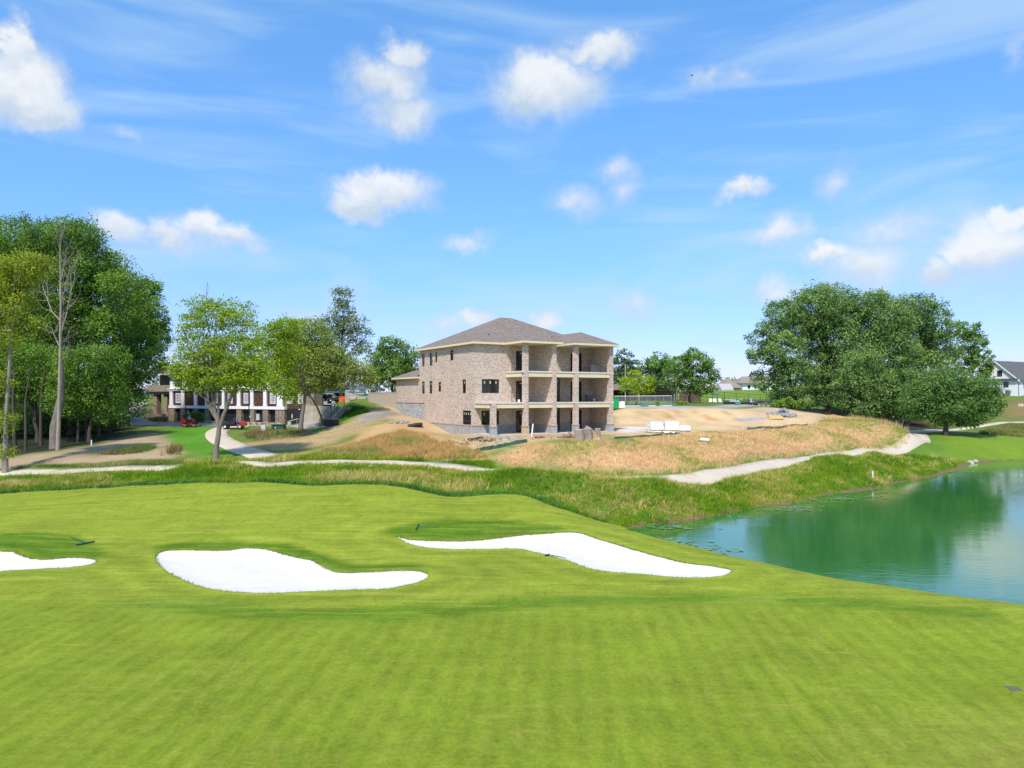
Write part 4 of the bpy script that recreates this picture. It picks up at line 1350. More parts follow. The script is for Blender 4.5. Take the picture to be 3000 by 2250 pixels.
# ------------------------------------------------------------------ the clubhouse
def shake_mat():
    m, nt, b = nodes_mat('cedar_shake')
    tc = nt.nodes.new('ShaderNodeTexCoord')
    sp = nt.nodes.new('ShaderNodeSeparateXYZ'); nt.links.new(tc.outputs['Object'], sp.inputs[0])
    row = mk_math(nt, 'FLOOR', mk_math(nt, 'DIVIDE', sp.outputs[2], .16))
    cu = mk_math(nt, 'ADD', mk_math(nt, 'DIVIDE', mk_math(nt, 'ADD', sp.outputs[0], sp.outputs[1]), .14), mk_math(nt, 'MULTIPLY', row, .41))
    cb = nt.nodes.new('ShaderNodeCombineXYZ'); nt.links.new(mk_math(nt, 'FLOOR', cu), cb.inputs[0]); nt.links.new(row, cb.inputs[1])
    wnz = nt.nodes.new('ShaderNodeTexWhiteNoise'); wnz.noise_dimensions = '2D'; nt.links.new(cb.outputs[0], wnz.inputs['Vector'])
    fz = mk_math(nt, 'FRACT', mk_math(nt, 'DIVIDE', sp.outputs[2], .16))
    nt.links.new(mk_ramp(nt, wnz.outputs['Value'], [(.0, (.045, .022, .020)), (.5, (.085, .042, .032)), (1, (.12, .065, .045))]).outputs[0], b.inputs['Base Color'])
    b.inputs['Roughness'].default_value = .9; b.inputs['Specular IOR Level'].default_value = .2
    mk_bump(nt, b, mk_math(nt, 'ADD', mk_math(nt, 'MULTIPLY', fz, -.8), wnz.outputs['Value']), .6, .02)
    return m


def stone_mat():
    m, nt, b = nodes_mat('field_stone')
    v = mk_map(nt, 'Object', (1, 1, 1.5))
    vo = nt.nodes.new('ShaderNodeTexVoronoi'); vo.inputs['Scale'].default_value = 3.6; nt.links.new(v, vo.inputs['Vector'])
    ve = nt.nodes.new('ShaderNodeTexVoronoi'); ve.feature = 'DISTANCE_TO_EDGE'; ve.inputs['Scale'].default_value = 3.6; nt.links.new(v, ve.inputs['Vector'])
    sp = nt.nodes.new('ShaderNodeSeparateColor'); nt.links.new(vo.outputs['Color'], sp.inputs[0])
    c = mk_ramp(nt, sp.outputs[0], [(.0, (.16, .11, .075)), (.3, (.30, .22, .15)), (.55, (.22, .19, .16)), (.8, (.40, .30, .20)), (1, (.26, .23, .20))])
    ed = mk_ramp(nt, ve.outputs['Distance'], [(.0, (0, 0, 0)), (.09, (1, 1, 1))])
    nt.links.new(mk_mix(nt, (.10, .085, .07), c.outputs[0], ed.outputs[0]), b.inputs['Base Color'])
    b.inputs['Roughness'].default_value = .9
    mk_bump(nt, b, ed.outputs[0], .8, .04)
    return m


M_shake = shake_mat()
M_stone = stone_mat()
M_white = plain('white_trim_paint', (.78, .79, .80), .5, var=.05, scale=1.5, bump=.05)
M_purple = plain('plum_trim', (.085, .035, .055), .6, var=.15, scale=3)
M_black = plain('black_paint', (.016, .017, .02), .6, var=.2, scale=2, bump=.05)
M_louver = plain('dark_louver', (.022, .026, .034), .6, var=.2, scale=2, bump=.05)
M_taupe = plain('taupe_siding', (.30, .24, .20), .8, var=.1, scale=2)
M_tbrick = brick_mat('tan_brick', [(.30, .20, .15), (.36, .25, .19), (.26, .17, .13), (.33, .24, .18)], (.36, .30, .25))

CA = at(498, 1238, 122.0); CB = at(834, 1238, 108.0)
CD = Vector((CB.x - CA.x, CB.y - CA.y, 0)); CL = CD.length; CD.normalize()
club = thing('clubhouse', 'long white and dark shingled clubhouse on stone piers behind the yellow-green trees', 'building', (CA.x, CA.y, CZ - 4.35), math.atan2(CD.y, CD.x))
CM = Matrix.Translation((CA.x, CA.y, CZ - 4.35)) @ Matrix.Rotation(math.atan2(CD.y, CD.x), 4, 'Z'); CI = CM.inverted()


def cplane(px, py, axis=1, val=0.0):
    a = CI @ EYE; b = CI @ at(px, py, 110.0)
    k = (val - a[axis]) / (b[axis] - a[axis])
    return a + (b - a) * k


cs = lambda px: cplane(px, 1160).x
Z_B0, Z_B1, Z_C0, Z_C1, Z_E = 2.28, 2.72, 5.22, 5.62, 8.35
LR = cs(890)
# stone piers and dark louvred bays under the floor
piers = [(495, 512), (530, 544), (566, 579), (601, 614), (694, 708), (733, 746), (771, 786), (808, 835)]
for a, b in piers:
    MB().box(cs(a), -.12, -.6, cs(b), .6, Z_B0).build('stone_pier', M_stone, club)
lv = MB().box(.2, .45, -.4, CL - .1, .6, Z_B0).build('louvre_wall', M_black, club)
for i in range(len(piers) - 1):
    a = cs(piers[i][1]) + .05; b = cs(piers[i + 1][0]) - .05
    for k in range(8):
        z = .35 + k * .24
        MB().box(a, .36, z, b, .44, z + .13).build('louvre_slat', M_louver, lv)
MB().box(cs(546.5), .2, .25, cs(548.5), .36, 1.9).build('meter_box', M_white, lv)
MB().box(cs(748), .15, .55, cs(757), .36, 1.55).build('utility_panel', plain('grey_panel', (.45, .46, .46), .6), lv)
# floor band, cornice, wall
MB().box(-.1, -.22, Z_B0, CL + .15, .5, Z_B1).build('floor_band', M_white, club)
MB().box(-.1, -.28, Z_C0, CL + .15, .5, Z_C1 - .14).box(-.2, -.42, Z_C1 - .14, CL + .25, .5, Z_C1).build('cornice', M_white, club)
cwin = [(515, 530), (629, 643), (666, 682), (714, 730), (791, 808)]
wl_ = MB()
openings = []
for a, b in cwin:
    openings.append((cs(a), cs(b), Z_B1 + .45, Z_C0 - .38))
wall_panel(wl_, (0, 0), (CL, 0), (0, -1), Z_B1, Z_C0, openings, .12)
wl_.add([(0, 0, 0), (0, 11, 0), (0, 11, Z_E), (0, 0, Z_E)], [(0, 1, 2, 3)])
wl_.build('wall', M_shake, club)
IDM = Matrix.Identity(4)
for (s0, s1, z0, z1) in openings:
    window(club, IDM, s0, s1, z0, z1, 4, 6, dep=.03, fw=.12, mw=.035, frame=M_white)
    p = MB()
    p.box(s0 - .38, -.05, z0 - .3, s0 - .02, -.002, z1 + .3).box(s1 + .02, -.05, z0 - .3, s1 + .38, -.002, z1 + .3).box(s0 - .018, -.05, z1 + .02, s1 + .018, -.002, z1 + .3).box(s0 - .018, -.05, z0 - .3, s1 + .018, -.002, z0 - .02)
    p.build('window_surround', M_purple, club)
cols = [(499, 509), (533, 543), (570, 579), (603, 613), (652, 660), (696, 707), (735, 745), (773, 784), (813, 831)]
for a, b in cols:
    x0, x1 = cs(a), cs(b)
    c = MB().box(x0 + .06, -.2, Z_B1 + .16, x1 - .06, .1, Z_C0 - .14).build('column', M_white, club)
    MB().box(x0, -.24, Z_B1, x1, .1, Z_B1 + .16).box(x0, -.24, Z_C0 - .14, x1, .1, Z_C0).build('column_cap', M_white, c)
# upper sun room: posts and large windows
ucols = [(499, 509), (535, 545), (572, 580), (607, 616), (655, 663), (696, 707), (737, 747), (775, 785), (814, 826)]
for i, (a, b) in enumerate(ucols):
    MB().box(cs(a), -.08, Z_C1, cs(b), .25, Z_E - .1).build('upper_post', M_white, club)
    if i < len(ucols) - 1:
        x0 = cs(b) + .02; x1 = cs(ucols[i + 1][0]) - .02
        window(club, IDM, x0, x1, Z_C1 + .25, Z_C1 + 1.05, 3, 1, dep=.12, fw=.05, mw=.022, frame=M_white)
        window(club, IDM, x0, x1, Z_C1 + 1.1, Z_E - .35, 3, 1, dep=.12, fw=.05, mw=.022, frame=M_white)
MB().box(0, .16, Z_C1, CL, .3, Z_C1 + .25).box(0, .16, Z_E - .34, CL, .3, Z_E - .05).build('window_rail', M_white, club)
# hip roof
rf = MB()
x0, x1, y0, y1 = -1.2, LR + 1.0, -1.0, 12.0
k = (y1 - y0) / 2
rf.add([(x0, y0, Z_E), (x1, y0, Z_E), (x1, y1, Z_E), (x0, y1, Z_E), (x0 + k, y0 + k, Z_E + 2.7), (x1 - k, y0 + k, Z_E + 2.7)], [(0, 1, 5, 4), (1, 2, 5), (2, 3, 4, 5), (3, 0, 4)])
rfo = rf.build('roof', M_roofb, club)
MB().box(x0, y0, Z_E - .25, x1, y0 + .06, Z_E - .01).box(x0, y0 + .06, Z_E - .25, x0 + .06, y1, Z_E - .01).box(x1 - .06, y0 + .06, Z_E - .25, x1, y1, Z_E - .01).build('fascia', M_taupe, rfo)
MB().box(x0 + .07, y0 + .07, Z_E - .2, x1 - .07, y1, Z_E - .15).build('soffit', M_taupe, rfo)
# right bay over the garage
rb_ = MB()
ow = [(cs(836) - CL, cs(851) - CL, Z_B1 + .45, Z_C0 - .38), (cs(868) - CL, cs(885) - CL, Z_B1 + .45, Z_C0 - .38)]
wall_panel(rb_, (CL + .15, .35), (LR, .35), (0, -1), Z_B1 - .3, Z_E, [(a - .15, b - .15, c, d) for a, b, c, d in ow], .12)
rb_.build('bay_wall', M_shake, club)
BM = Matrix.Translation((CL, .35, 0))
for o_ in ow:
    window(club, BM, *o_, 4, 6, dep=.03, fw=.12, mw=.035, frame=M_white)
MB().box(CL, .35, -.6, LR, .6, Z_B1 - .3).build('garage_front', M_black, club)
g = MB()
for k in range(5):
    g.box(cs(863), .27, -.1 + k * .42, cs(886), .345, .3 + k * .42)
g.build('garage_door', M_louver, club)
MB().box(cs(850), .26, .95, cs(853), .345, 1.6).build('wall_plate', plain('brass_plate', (.55, .5, .25), .5), club)
lampb = MB().blob(((cs(874), .2, Z_B1 - .42)), (.16, .12, .1), 8, 5).build('wall_lamp', M_white, club)
# stone chimney at the right end
c0, c1 = LR, LR + 2.2
MB().box(c0, -.15, -.6, c1, 1.6, 5.2).box(c0 + .35, .0, 5.2, c1 - .35, 1.4, 9.3).build('chimney', M_stone, club)
MB().box(c0 + .22, -.1, 9.3, c1 - .22, 1.5, 9.5).build('chimney_cap', M_taupe, club)
for px in (548, 734):
    x = cs(px)
    MB().tube([(x, -.34, Z_B0 - .5), (x, -.34, Z_C1 + .1), (x, -.3, Z_E - .2)], .05, 6).build('downspout', M_black, club)
# bridge wing on the left: brick legs carrying a gallery
bl = MB()
for px in (445, 475):
    x = cs(px)
    MB().box(x - .45, .6, 1.2, x + .45, 1.5, Z_C0 - .6).build('brick_leg', M_tbrick, club)
MB().box(cs(425), .3, Z_C0 - .6, -.15, 4.5, Z_C0 - .1).build('gallery_floor', M_black, club)
MB().box(cs(425), .3, Z_C0 - .1, -.15, .42, Z_C0 + 1.0).build('gallery_rail', M_taupe, club)
MB().box(cs(425), 2.8, Z_C0 + 1.0, -.2, 3.0, Z_E - .2).build('gallery_wall', M_taupe, club)
window(club, Matrix.Translation((0, 2.7, 0)), cs(484), cs(494), Z_C0 + 1.1, Z_E - .6, 1, 1, dep=.0)
gr_ = MB()
gr_.add([(cs(420), -.4, Z_E), (-1.2, -.4, Z_E), (-1.2, 6, Z_E), (cs(420), 6, Z_E), (cs(430), 2.8, Z_E + 1.7), (-1.2, 2.8, Z_E + 1.7)], [(0, 1, 5, 4), (2, 3, 4, 5), (3, 0, 4)])
gr_.build('gallery_roof', M_roofb, club)
MB().box(-.9, -.2, -.8, -.15, .3, 1.6).build('stair_wall', M_stone, club)

# deck pavilion on the right
pA = at(960, 1180, 114.0); pB = at(1073, 1180, 126.0)
dd = Vector((pB.x - pA.x, pB.y - pA.y, 0)); DL = dd.length
dz0 = CZ - 1.55
dk = thing('deck_pavilion', 'raised white railed deck with shingle roof above the air conditioners', 'deck', (pA.x, pA.y, dz0), math.atan2(dd.y, dd.x))
MB().box(-3, 0, 2.05, DL, 7, 2.35).build('deck_floor', M_white, dk)
for x in (0.1, DL * .33, DL * .66, DL - .15):
    MB().box(x - .1, .05, -.3, x + .1, .25, 2.05).build('deck_post', M_white, dk)
    MB().box(x - .09, .06, 2.35, x + .09, .24, 5.3).build('roof_post', M_white, dk)
rl = MB().box(-3, .08, 3.3, DL, .16, 3.4).box(-3, .09, 2.5, DL, .15, 2.57)
rl.build('rail', M_white, dk)
nb2 = int((DL + 3) / .14)
bal = MB()
for i in range(nb2):
    x = -3 + i * .14
    bal.box(x, .1, 2.57, x + .045, .14, 3.3)
bal.build('baluster', M_white, dk, kind='stuff')
MB().box(-3, 4.2, -.4, DL, 4.5, 5.3).build('back_wall', M_black, dk)
MB().box(-4.6, .6, -.4, -.4, 4.1, 2.04).build('shingle_wall', M_shake, dk)
MB().add([(-4, -.7, 5.3), (DL + .7, -.7, 5.3), (DL + .7, 8, 5.3), (-4, 8, 5.3), (-1, 3.5, 7.4), (DL - 2.6, 3.5, 7.4)], [(0, 1, 5, 4), (1, 2, 5), (2, 3, 4, 5), (3, 0, 4)]).build('roof', M_roofb, dk)
MB().box(-4, -.7, 5.08, DL + .7, -.64, 5.29).build('fascia', M_white, dk)
# ------------------------------------------------------------------ trees
def leaf_mat(name, dark, light, trans=.35):
    m = bpy.data.materials.new(name); m.use_nodes = True
    nt = m.node_tree; nt.nodes.clear()
    out = nt.nodes.new('ShaderNodeOutputMaterial')
    at_ = nt.nodes.new('ShaderNodeAttribute'); at_.attribute_name = 'tint'
    r = mk_ramp(nt, at_.outputs['Fac'], [(0, dark), (1, light)])
    d = nt.nodes.new('ShaderNodeBsdfPrincipled'); d.inputs['Roughness'].default_value = .6; d.inputs['Specular IOR Level'].default_value = .25
    t = nt.nodes.new('ShaderNodeBsdfTranslucent')
    hs = nt.nodes.new('ShaderNodeHueSaturation'); hs.inputs['Value'].default_value = 1.3; hs.inputs['Hue'].default_value = .485
    nt.links.new(r.outputs[0], hs.inputs['Color'])
    nt.links.new(r.outputs[0], d.inputs['Base Color']); nt.links.new(hs.outputs[0], t.inputs['Color'])
    mx = nt.nodes.new('ShaderNodeMixShader'); mx.inputs[0].default_value = trans
    nt.links.new(d.outputs[0], mx.inputs[1]); nt.links.new(t.outputs[0], mx.inputs[2]); nt.links.new(mx.outputs[0], out.inputs[0])
    return m


LEAF = {
    'forest': leaf_mat('leaf_forest', (0.048, 0.125, 0.022), (0.224, 0.378, 0.039), .32),
    'oak': leaf_mat('leaf_oak', (0.054, 0.122, 0.035), (0.281, 0.426, 0.106), .30),
    'locust': leaf_mat('leaf_locust', (0.156, 0.255, 0.014), (0.376, 0.516, 0.037), .45),
    'olive': leaf_mat('leaf_olive', (0.151, 0.208, 0.034), (0.358, 0.433, 0.098), .40),
    'yellow': leaf_mat('leaf_yellow', (0.184, 0.263, 0.021), (0.364, 0.434, 0.046), .42),
    'gum': leaf_mat('leaf_gum', (0.095, 0.148, 0.046), (0.266, 0.325, 0.118), .35),
    'mid': leaf_mat('leaf_mid', (0.067, 0.151, 0.030), (0.236, 0.385, 0.064), .35),
    'lime': leaf_mat('leaf_lime', (0.228, 0.350, 0.014), (0.434, 0.527, 0.031), .45),
    'pine': leaf_mat('leaf_pine', (0.049, 0.103, 0.042), (0.157, 0.242, 0.083), .2),
    'far': leaf_mat('leaf_far', (0.061, 0.114, 0.070), (0.132, 0.186, 0.101), .2),
    'round': leaf_mat('leaf_round', (0.051, 0.118, 0.030), (0.198, 0.339, 0.072), .3),
    'shrub': leaf_mat('leaf_shrub', (0.096, 0.210, 0.025), (0.232, 0.357, 0.046), .35),
    'hedge': leaf_mat('leaf_hedge', (0.042, 0.109, 0.025), (0.102, 0.205, 0.037), .2),
}


def bark_mat(name, c0, c1):
    m, nt, b = nodes_mat(name)
    n = mk_noise(nt, 1.0, 6, .7, mk_map(nt, 'Object', (5, 5, .9)), .5)
    n2 = mk_noise(nt, 1.1, 4, .6, mk_map(nt))
    nt.links.new(mk_ramp(nt, mk_math(nt, 'ADD', mk_math(nt, 'MULTIPLY', n.outputs['Fac'], .6), mk_math(nt, 'MULTIPLY', n2.outputs['Fac'], .4)), [(.3, c0), (.7, c1)]).outputs[0], b.inputs['Base Color'])
    b.inputs['Roughness'].default_value = .9; b.inputs['Specular IOR Level'].default_value = .15
    mk_bump(nt, b, n.outputs['Fac'], .7, .05)
    return m


BARK = {'grey': bark_mat('bark_grey', (.12, .10, .08), (.29, .25, .20)), 'dark': bark_mat('bark_dark', (.045, .036, .028), (.12, .10, .08)), 'pale': bark_mat('bark_pale', (.17, .14, .11), (.40, .34, .28)), 'dead': bark_mat('bark_dead', (.21, .17, .135), (.42, .35, .29))}


def leaves_mesh(name, cen, out, size, tint, rs, aspect=.55, up=.45, rnd=.9):
    n = len(cen)
    nr = rs.normal(size=(n, 3)) * rnd + out * .55 + np.array((0, 0, up))
    nr /= np.linalg.norm(nr, axis=1)[:, None] + 1e-9
    a = np.cross(nr, rs.normal(size=(n, 3))); a /= np.linalg.norm(a, axis=1)[:, None] + 1e-9
    b = np.cross(nr, a)
    s = (size * rs.uniform(.6, 1.35, n))[:, None]
    v = np.empty((n, 4, 3))
    v[:, 0] = cen - a * s * .5; v[:, 1] = cen + b * s * aspect * .5 + nr * s * .08
    v[:, 2] = cen + a * s * .5; v[:, 3] = cen - b * s * aspect * .5 + nr * s * .08
    f = np.arange(n * 4).reshape(n, 4)
    me = np_mesh(name, v.reshape(-1, 3), f)
    vattr(me, 'tint', np.repeat(np.clip(tint, 0, 1), 4))
    return me


def crown_points(lobes, n, clump_r, per, rs, shell=.45, flat=.7, hollow=.0):
    """lobes: (x, y, z, rx, ry, rz, density) -> leaf centres, outward dirs, tints"""
    L = np.array([l[:6] for l in lobes]); dens = np.array([l[6] if len(l) > 6 else 1.0 for l in lobes])
    wgt = (L[:, 3] * L[:, 5]) * dens
    wgt = wgt / wgt.sum()
    nc = max(4, int(n / per))
    li = rs.choice(len(L), nc, p=wgt)
    d = rs.normal(size=(nc, 3)); d /= np.linalg.norm(d, axis=1)[:, None]
    r = shell + (1 - shell) * rs.random(nc) ** .55
    r = np.where(rs.random(nc) < .18, rs.random(nc) ** .5, r) * (1 + rs.normal(size=nc) * .05)
    cc = L[li, :3] + d * L[li, 3:6] * r[:, None]
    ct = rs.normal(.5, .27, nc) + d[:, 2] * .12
    cr = clump_r * rs.uniform(.6, 1.4, nc)
    k = np.repeat(np.arange(nc), rs.poisson(per, nc).clip(3))
    off = rs.normal(size=(len(k), 3)) * np.array((1, 1, flat))
    off /= (np.linalg.norm(off, axis=1)[:, None] ** .45 + 1e-6)
    p = cc[k] + off * cr[k][:, None] * .75
    out = d[k] * .6 + off * .5
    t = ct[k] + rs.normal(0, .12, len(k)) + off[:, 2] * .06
    return p, out, t, cc


def limb(mb, p0, p1, r0, r1, rs, n=4, sag=.12, sides=6):
    p0 = np.array(p0, float); p1 = np.array(p1, float)
    L = np.linalg.norm(p1 - p0)
    pts = []
    for i in range(n + 1):
        t = i / n
        q = p0 + (p1 - p0) * t
        if 0 < i < n: q = q + rs.normal(size=3) * L * .035
        q[2] += sag * L * math.sin(math.pi * t) * .6
        pts.append(tuple(q))
    mb.tube(pts, [r0 + (r1 - r0) * (i / n) for i in range(n + 1)], sides, cap=False)
    return pts


def pxl(lobes, d):
    """lobes given as photo px (cx, cy, rx, ry[, depth offset[, density]]) -> metres, world"""
    out = []
    for l in lobes:
        off = l[4] if len(l) > 4 else 0.0
        den = l[5] if len(l) > 5 else 1.0
        c = at(l[0], l[1], d + off)
        k = (d + off) / FPX
        out.append((c.x, c.y, c.z, l[2] * k, (l[2] + l[3]) / 2 * k, l[3] * k, den))
    return out


def tree(name, label, d, trunk_px, lobes_px, leaf, bark='grey', r0=.35, cov=5.0, size=None, seed=1, group=None, clump=None, per=40, cat='tree', limbs=14, shell=.45, flat=.7, trunk_pts=None, twig=26, base=None, depth_spread=0.0, aspect=.55, up=.45):
    rs = np.random.default_rng(seed)
    lobes = pxl([l if len(l) > 4 else (*l, rs.normal() * depth_spread) for l in lobes_px], d)
    if base is None:
        bx = (trunk_px - 1500) / FPX * d; by = d
    else: bx, by = base
    bz = h(bx, by)
    t = thing(name, label, cat, (bx, by, bz), 0, group)
    B = np.array((bx, by, bz))
    area = sum(math.pi * l[2] * l[3] * (l[5] if len(l) > 5 else 1) for l in lobes_px)
    size = size or .0025 * d + .05
    leafpx = (size / (d / 710.0)) ** 2 * .5 * aspect
    n = int(cov * area * .1165 / max(leafpx, .35))
    rad = np.mean([l[3] for l in lobes])
    clump = clump or (.13 * rad + .30)
    p, out, ti, cc = crown_points([(l[0] - bx, l[1] - by, l[2] - bz, *l[3:]) for l in lobes], n, clump, per, rs, shell, flat)
    keep = p[:, 2] > .25
    p, out, ti = p[keep], out[keep], ti[keep]
    c = link('crown', leaves_mesh(name + '_crown', p, out, size, ti, rs, aspect=aspect, up=up), LEAF[leaf], t)
    mb = MB()
    top = max(l[2] for l in lobes) - bz
    lc = np.array([(l[0] - bx, l[1] - by, l[2] - bz) for l in lobes])
    ctr = lc.mean(0)
    if trunk_pts is None:
        hh = top * .8
        q = [(0, 0, -.4)]
        for i in range(1, 7):
            f_ = i / 6
            q.append((ctr[0] * f_ ** 1.5 + rs.normal() * .12, ctr[1] * f_ ** 1.5 + rs.normal() * .12, hh * f_))
    else:
        q = [tuple(Vector(at(a, b_, d)) - Vector(B)) for a, b_ in trunk_pts]
        q[0] = (q[0][0], q[0][1], -.4)
    nq = len(q)
    rr = [r0 * (1.25 if i == 0 else 1) * (1 - .78 * i / (nq - 1)) for i in range(nq)]
    mb.tube(q, rr, 9, cap=False)
    ends = []
    order = list(rs.permutation(len(lc)))
    for i in range(limbs):
        tgt = lc[order[i % len(lc)]] + rs.normal(size=3) * rad * .35
        s_ = rs.uniform(.42, .95)
        j = min(int(s_ * (nq - 1)), nq - 2); fr = s_ * (nq - 1) - j
        st = np.array(q[j]) * (1 - fr) + np.array(q[j + 1]) * fr
        if tgt[2] < st[2] - 1.5: tgt[2] = st[2] - rs.uniform(0, 1.0)
        rl = rr[j] * .55
        pts_ = limb(mb, st, tgt, rl, rl * .35, rs)
        ends.append((pts_, rl * .4))
    for i in range(twig):
        pts_, rl = ends[int(rs.integers(len(ends)))] if ends else (q, .05)
        st = pts_[int(rs.integers(1, len(pts_)))]
        dd = cc - np.array(st)
        k = int(np.argmin(np.abs(np.linalg.norm(dd, axis=1) - rad * rs.uniform(.5, 1.2))))
        limb(mb, st, cc[k], rl * .6, .015, rs, 3, .05, 5)
    mb.build('trunk', BARK[bark], t, smooth=True)
    return t


GF = 'dense trees of the wood on the left'
tree('forest_tree', 'tall forest tree with its crown cut by the left photo edge behind the pale trunk', 100, 60, [(50, 715, 105, 75), (-10, 780, 100, 90), (110, 780, 90, 80), (40, 890, 120, 90), (60, 1000, 110, 80)], 'forest', 'dark', .45, 4.6, seed=11, group=GF, depth_spread=2)
tree('forest_tree', 'tallest forest tree, its crown behind the bare dead tree', 97, 205, [(225, 695, 80, 55), (165, 700, 75, 55), (255, 780, 85, 75), (190, 830, 105, 85), (215, 940, 100, 80)], 'forest', 'dark', .45, 4.6, seed=12, group=GF, depth_spread=2)
tree('forest_tree', 'forest tree right of the dead tree with crown sloping down toward the clubhouse', 99, 318, [(310, 800, 70, 70), (365, 850, 72, 62), (300, 890, 90, 80), (345, 970, 95, 75), (395, 930, 70, 55)], 'forest', 'dark', .42, 4.6, seed=13, group=GF, depth_spread=2)
tree('forest_tree', 'outermost tree of the wood with visible trunk beside the curving driveway', 104, 372, [(425, 850, 42, 42), (440, 925, 52, 52), (405, 1000, 85, 60), (448, 1050, 48, 42), (385, 1085, 75, 45), (465, 985, 34, 40), (455, 838, 16, 16), (360, 1130, 60, 40)], 'forest', 'dark', .40, 4.6, seed=14, group=GF, depth_spread=1.5)
tree('forest_tree', 'lower forest tree filling the shade behind the dead tree trunk', 91, 110, [(90, 1070, 105, 75), (20, 1120, 85, 70), (150, 1130, 85, 60)], 'forest', 'dark', .30, 4.2, seed=15, group=GF)
tree('forest_tree', 'low bushy forest tree hanging over the bare earth at the wood edge', 89, 262, [(250, 1080, 95, 75), (300, 1150, 75, 55), (212, 1170, 75, 55), (320, 1070, 60, 60), (310, 1210, 45, 32)], 'forest', 'dark', .26, 4.2, seed=16, group=GF)
tree('forest_tree', 'forest tree seen through the gap above the yellow left edge foliage', 112, -60, [(-70, 780, 120, 120), (-60, 950, 120, 110), (0, 1080, 120, 90)], 'forest', 'dark', .45, 3.2, seed=17, group=GF)
tree('forest_tree', 'backing foliage added deep in the wood behind the others to block light', 117, 240, [(60, 1120, 150, 100), (230, 1130, 140, 100), (360, 1170, 70, 60), (150, 980, 150, 90)], 'forest', 'dark', .4, 3.0, seed=18, group=GF)  # wide backing crown added so no light comes through the wood
tree('pale_trunk_tree', 'thin pale-trunked tree with yellow-green leaves at the left photo edge', 70, 16, [(70, 790, 72, 50), (0, 820, 75, 70), (40, 900, 62, 55), (115, 770, 34, 26), (5, 990, 36, 50, 0, .8), (14, 1120, 20, 42, 0, .7), (18, 1235, 24, 42, 0, .7), (108, 950, 34, 20, 0, .6), (14, 1320, 22, 30, 0, .5), (60, 980, 30, 30, 0, .5)], 'yellow', 'pale', .24, 4.2, seed=21, size=.26,
     trunk_pts=[(15, 1357), (16, 1280), (19, 1200), (26, 1100), (32, 1000), (44, 900), (60, 800)], per=22)
# locust in front of the clubhouse: forked grey trunk, feathery open crown
tree('locust_tree', 'yellow-green locust tree with forked grey trunk in front of the clubhouse', 68.5, 632, [(625, 925, 78, 46, 0, .75), (560, 955, 45, 42, 0, .6), (700, 945, 55, 42, 0, .7), (590, 1020, 82, 45), (685, 1020, 85, 48), (545, 1075, 52, 40, 0, .9), (640, 1095, 95, 42), (735, 1085, 60, 46), (600, 1130, 60, 22, 0, .8), (560, 1112, 48, 30), (690, 1120, 60, 28), (765, 1112, 48, 34) , (600, 890, 60, 22, 0, .35), (670, 895, 60, 20, 0, .35)], 'locust', 'grey', .29, 3.5, seed=31, size=.25,
     trunk_pts=[(631, 1347), (634, 1310), (640, 1275), (642, 1250), (632, 1210), (622, 1160), (618, 1110), (622, 1050), (628, 980)], per=20, limbs=26, twig=90, flat=.45, aspect=.5)
lt = bpy.data.objects['locust_tree']
fk = MB()
rs_ = np.random.default_rng(5)
for path, r in (([(643, 1255), (655, 1215), (672, 1175), (690, 1130), (715, 1095), (750, 1065), (790, 1040)], .20), ([(636, 1230), (612, 1190), (598, 1150), (590, 1110), (580, 1070), (560, 1040)], .17), ([(660, 1205), (664, 1150), (668, 1100), (680, 1040), (690, 980)], .13), ([(640, 1245), (640, 1190), (642, 1140), (650, 1080)], .15)):
    pts_ = [Vector(at(a, b_, 68.5)) - lt.location for a, b_ in path]
    fk.tube(pts_, [r * (1 - .7 * i / (len(pts_) - 1)) for i in range(len(pts_))], 8, cap=False)
fk.build('limb', BARK['grey'], lt, smooth=True)
tree('locust_tree', 'olive-leaved locust tree standing at the right end of the clubhouse', 95, 880, [(905, 985, 70, 50), (955, 1050, 60, 55), (875, 1050, 60, 55), (925, 1105, 75, 48), (1010, 1080, 45, 40, 0, .8), (1055, 1095, 42, 34, 0, .7), (880, 1120, 50, 30, 0, .8), (990, 1120, 50, 26, 0, .6), (1080, 1110, 26, 20, 0, .6)], 'olive', 'grey', .32, 5.0, seed=32, size=.27,
     trunk_pts=[(880, 1263), (883, 1230), (889, 1195), (893, 1165), (896, 1130), (905, 1080), (915, 1020)], per=20, limbs=20, twig=60, flat=.5)
tree('locust_tree', 'bright green locust crown between the forked locust and the olive one', 82, 845, [(790, 985, 52, 40), (835, 960, 50, 36), (805, 1060, 58, 46), (850, 1030, 46, 44), (830, 1120, 44, 46), (858, 1165, 20, 24, 0, .7), (760, 1020, 36, 30, 0, .8)], 'locust', 'grey', .16, 3.8, seed=36, size=.26, per=20, limbs=18, twig=50, flat=.5, base=(-26.5, 99.5))
tree('sweetgum_tree', 'tall sparse tree with see-through crown rising behind the clubhouse', 126, 990, [(1000, 872, 30, 30), (1005, 920, 36, 30), (965, 955, 40, 30, 0, .8), (1045, 955, 36, 28, 0, .8), (1000, 985, 50, 34), (1055, 1015, 34, 30, 0, .7), (945, 1015, 34, 28, 0, .7), (1065, 970, 24, 20, 0, .7), (1000, 1050, 60, 36, 0, .7)], 'gum', 'dark', .3, 2.8, seed=33, per=26, limbs=22, twig=60, clump=.75)
tree('broadleaf_tree', 'bushy green tree between the deck and the brick house', 121, 1150, [(1150, 1015, 42, 34), (1190, 1050, 36, 45), (1112, 1055, 42, 42), (1150, 1090, 66, 45), (1100, 1105, 38, 36), (1195, 1100, 30, 40)], 'mid', 'dark', .3, 4.5, seed=34)
tree('broadleaf_tree', 'pale olive tree rising behind the clubhouse roof among the locusts', 132, 850, [(850, 985, 34, 30), (880, 1010, 40, 34), (830, 1020, 36, 30)], 'olive', 'dark', .22, 2.6, seed=35)
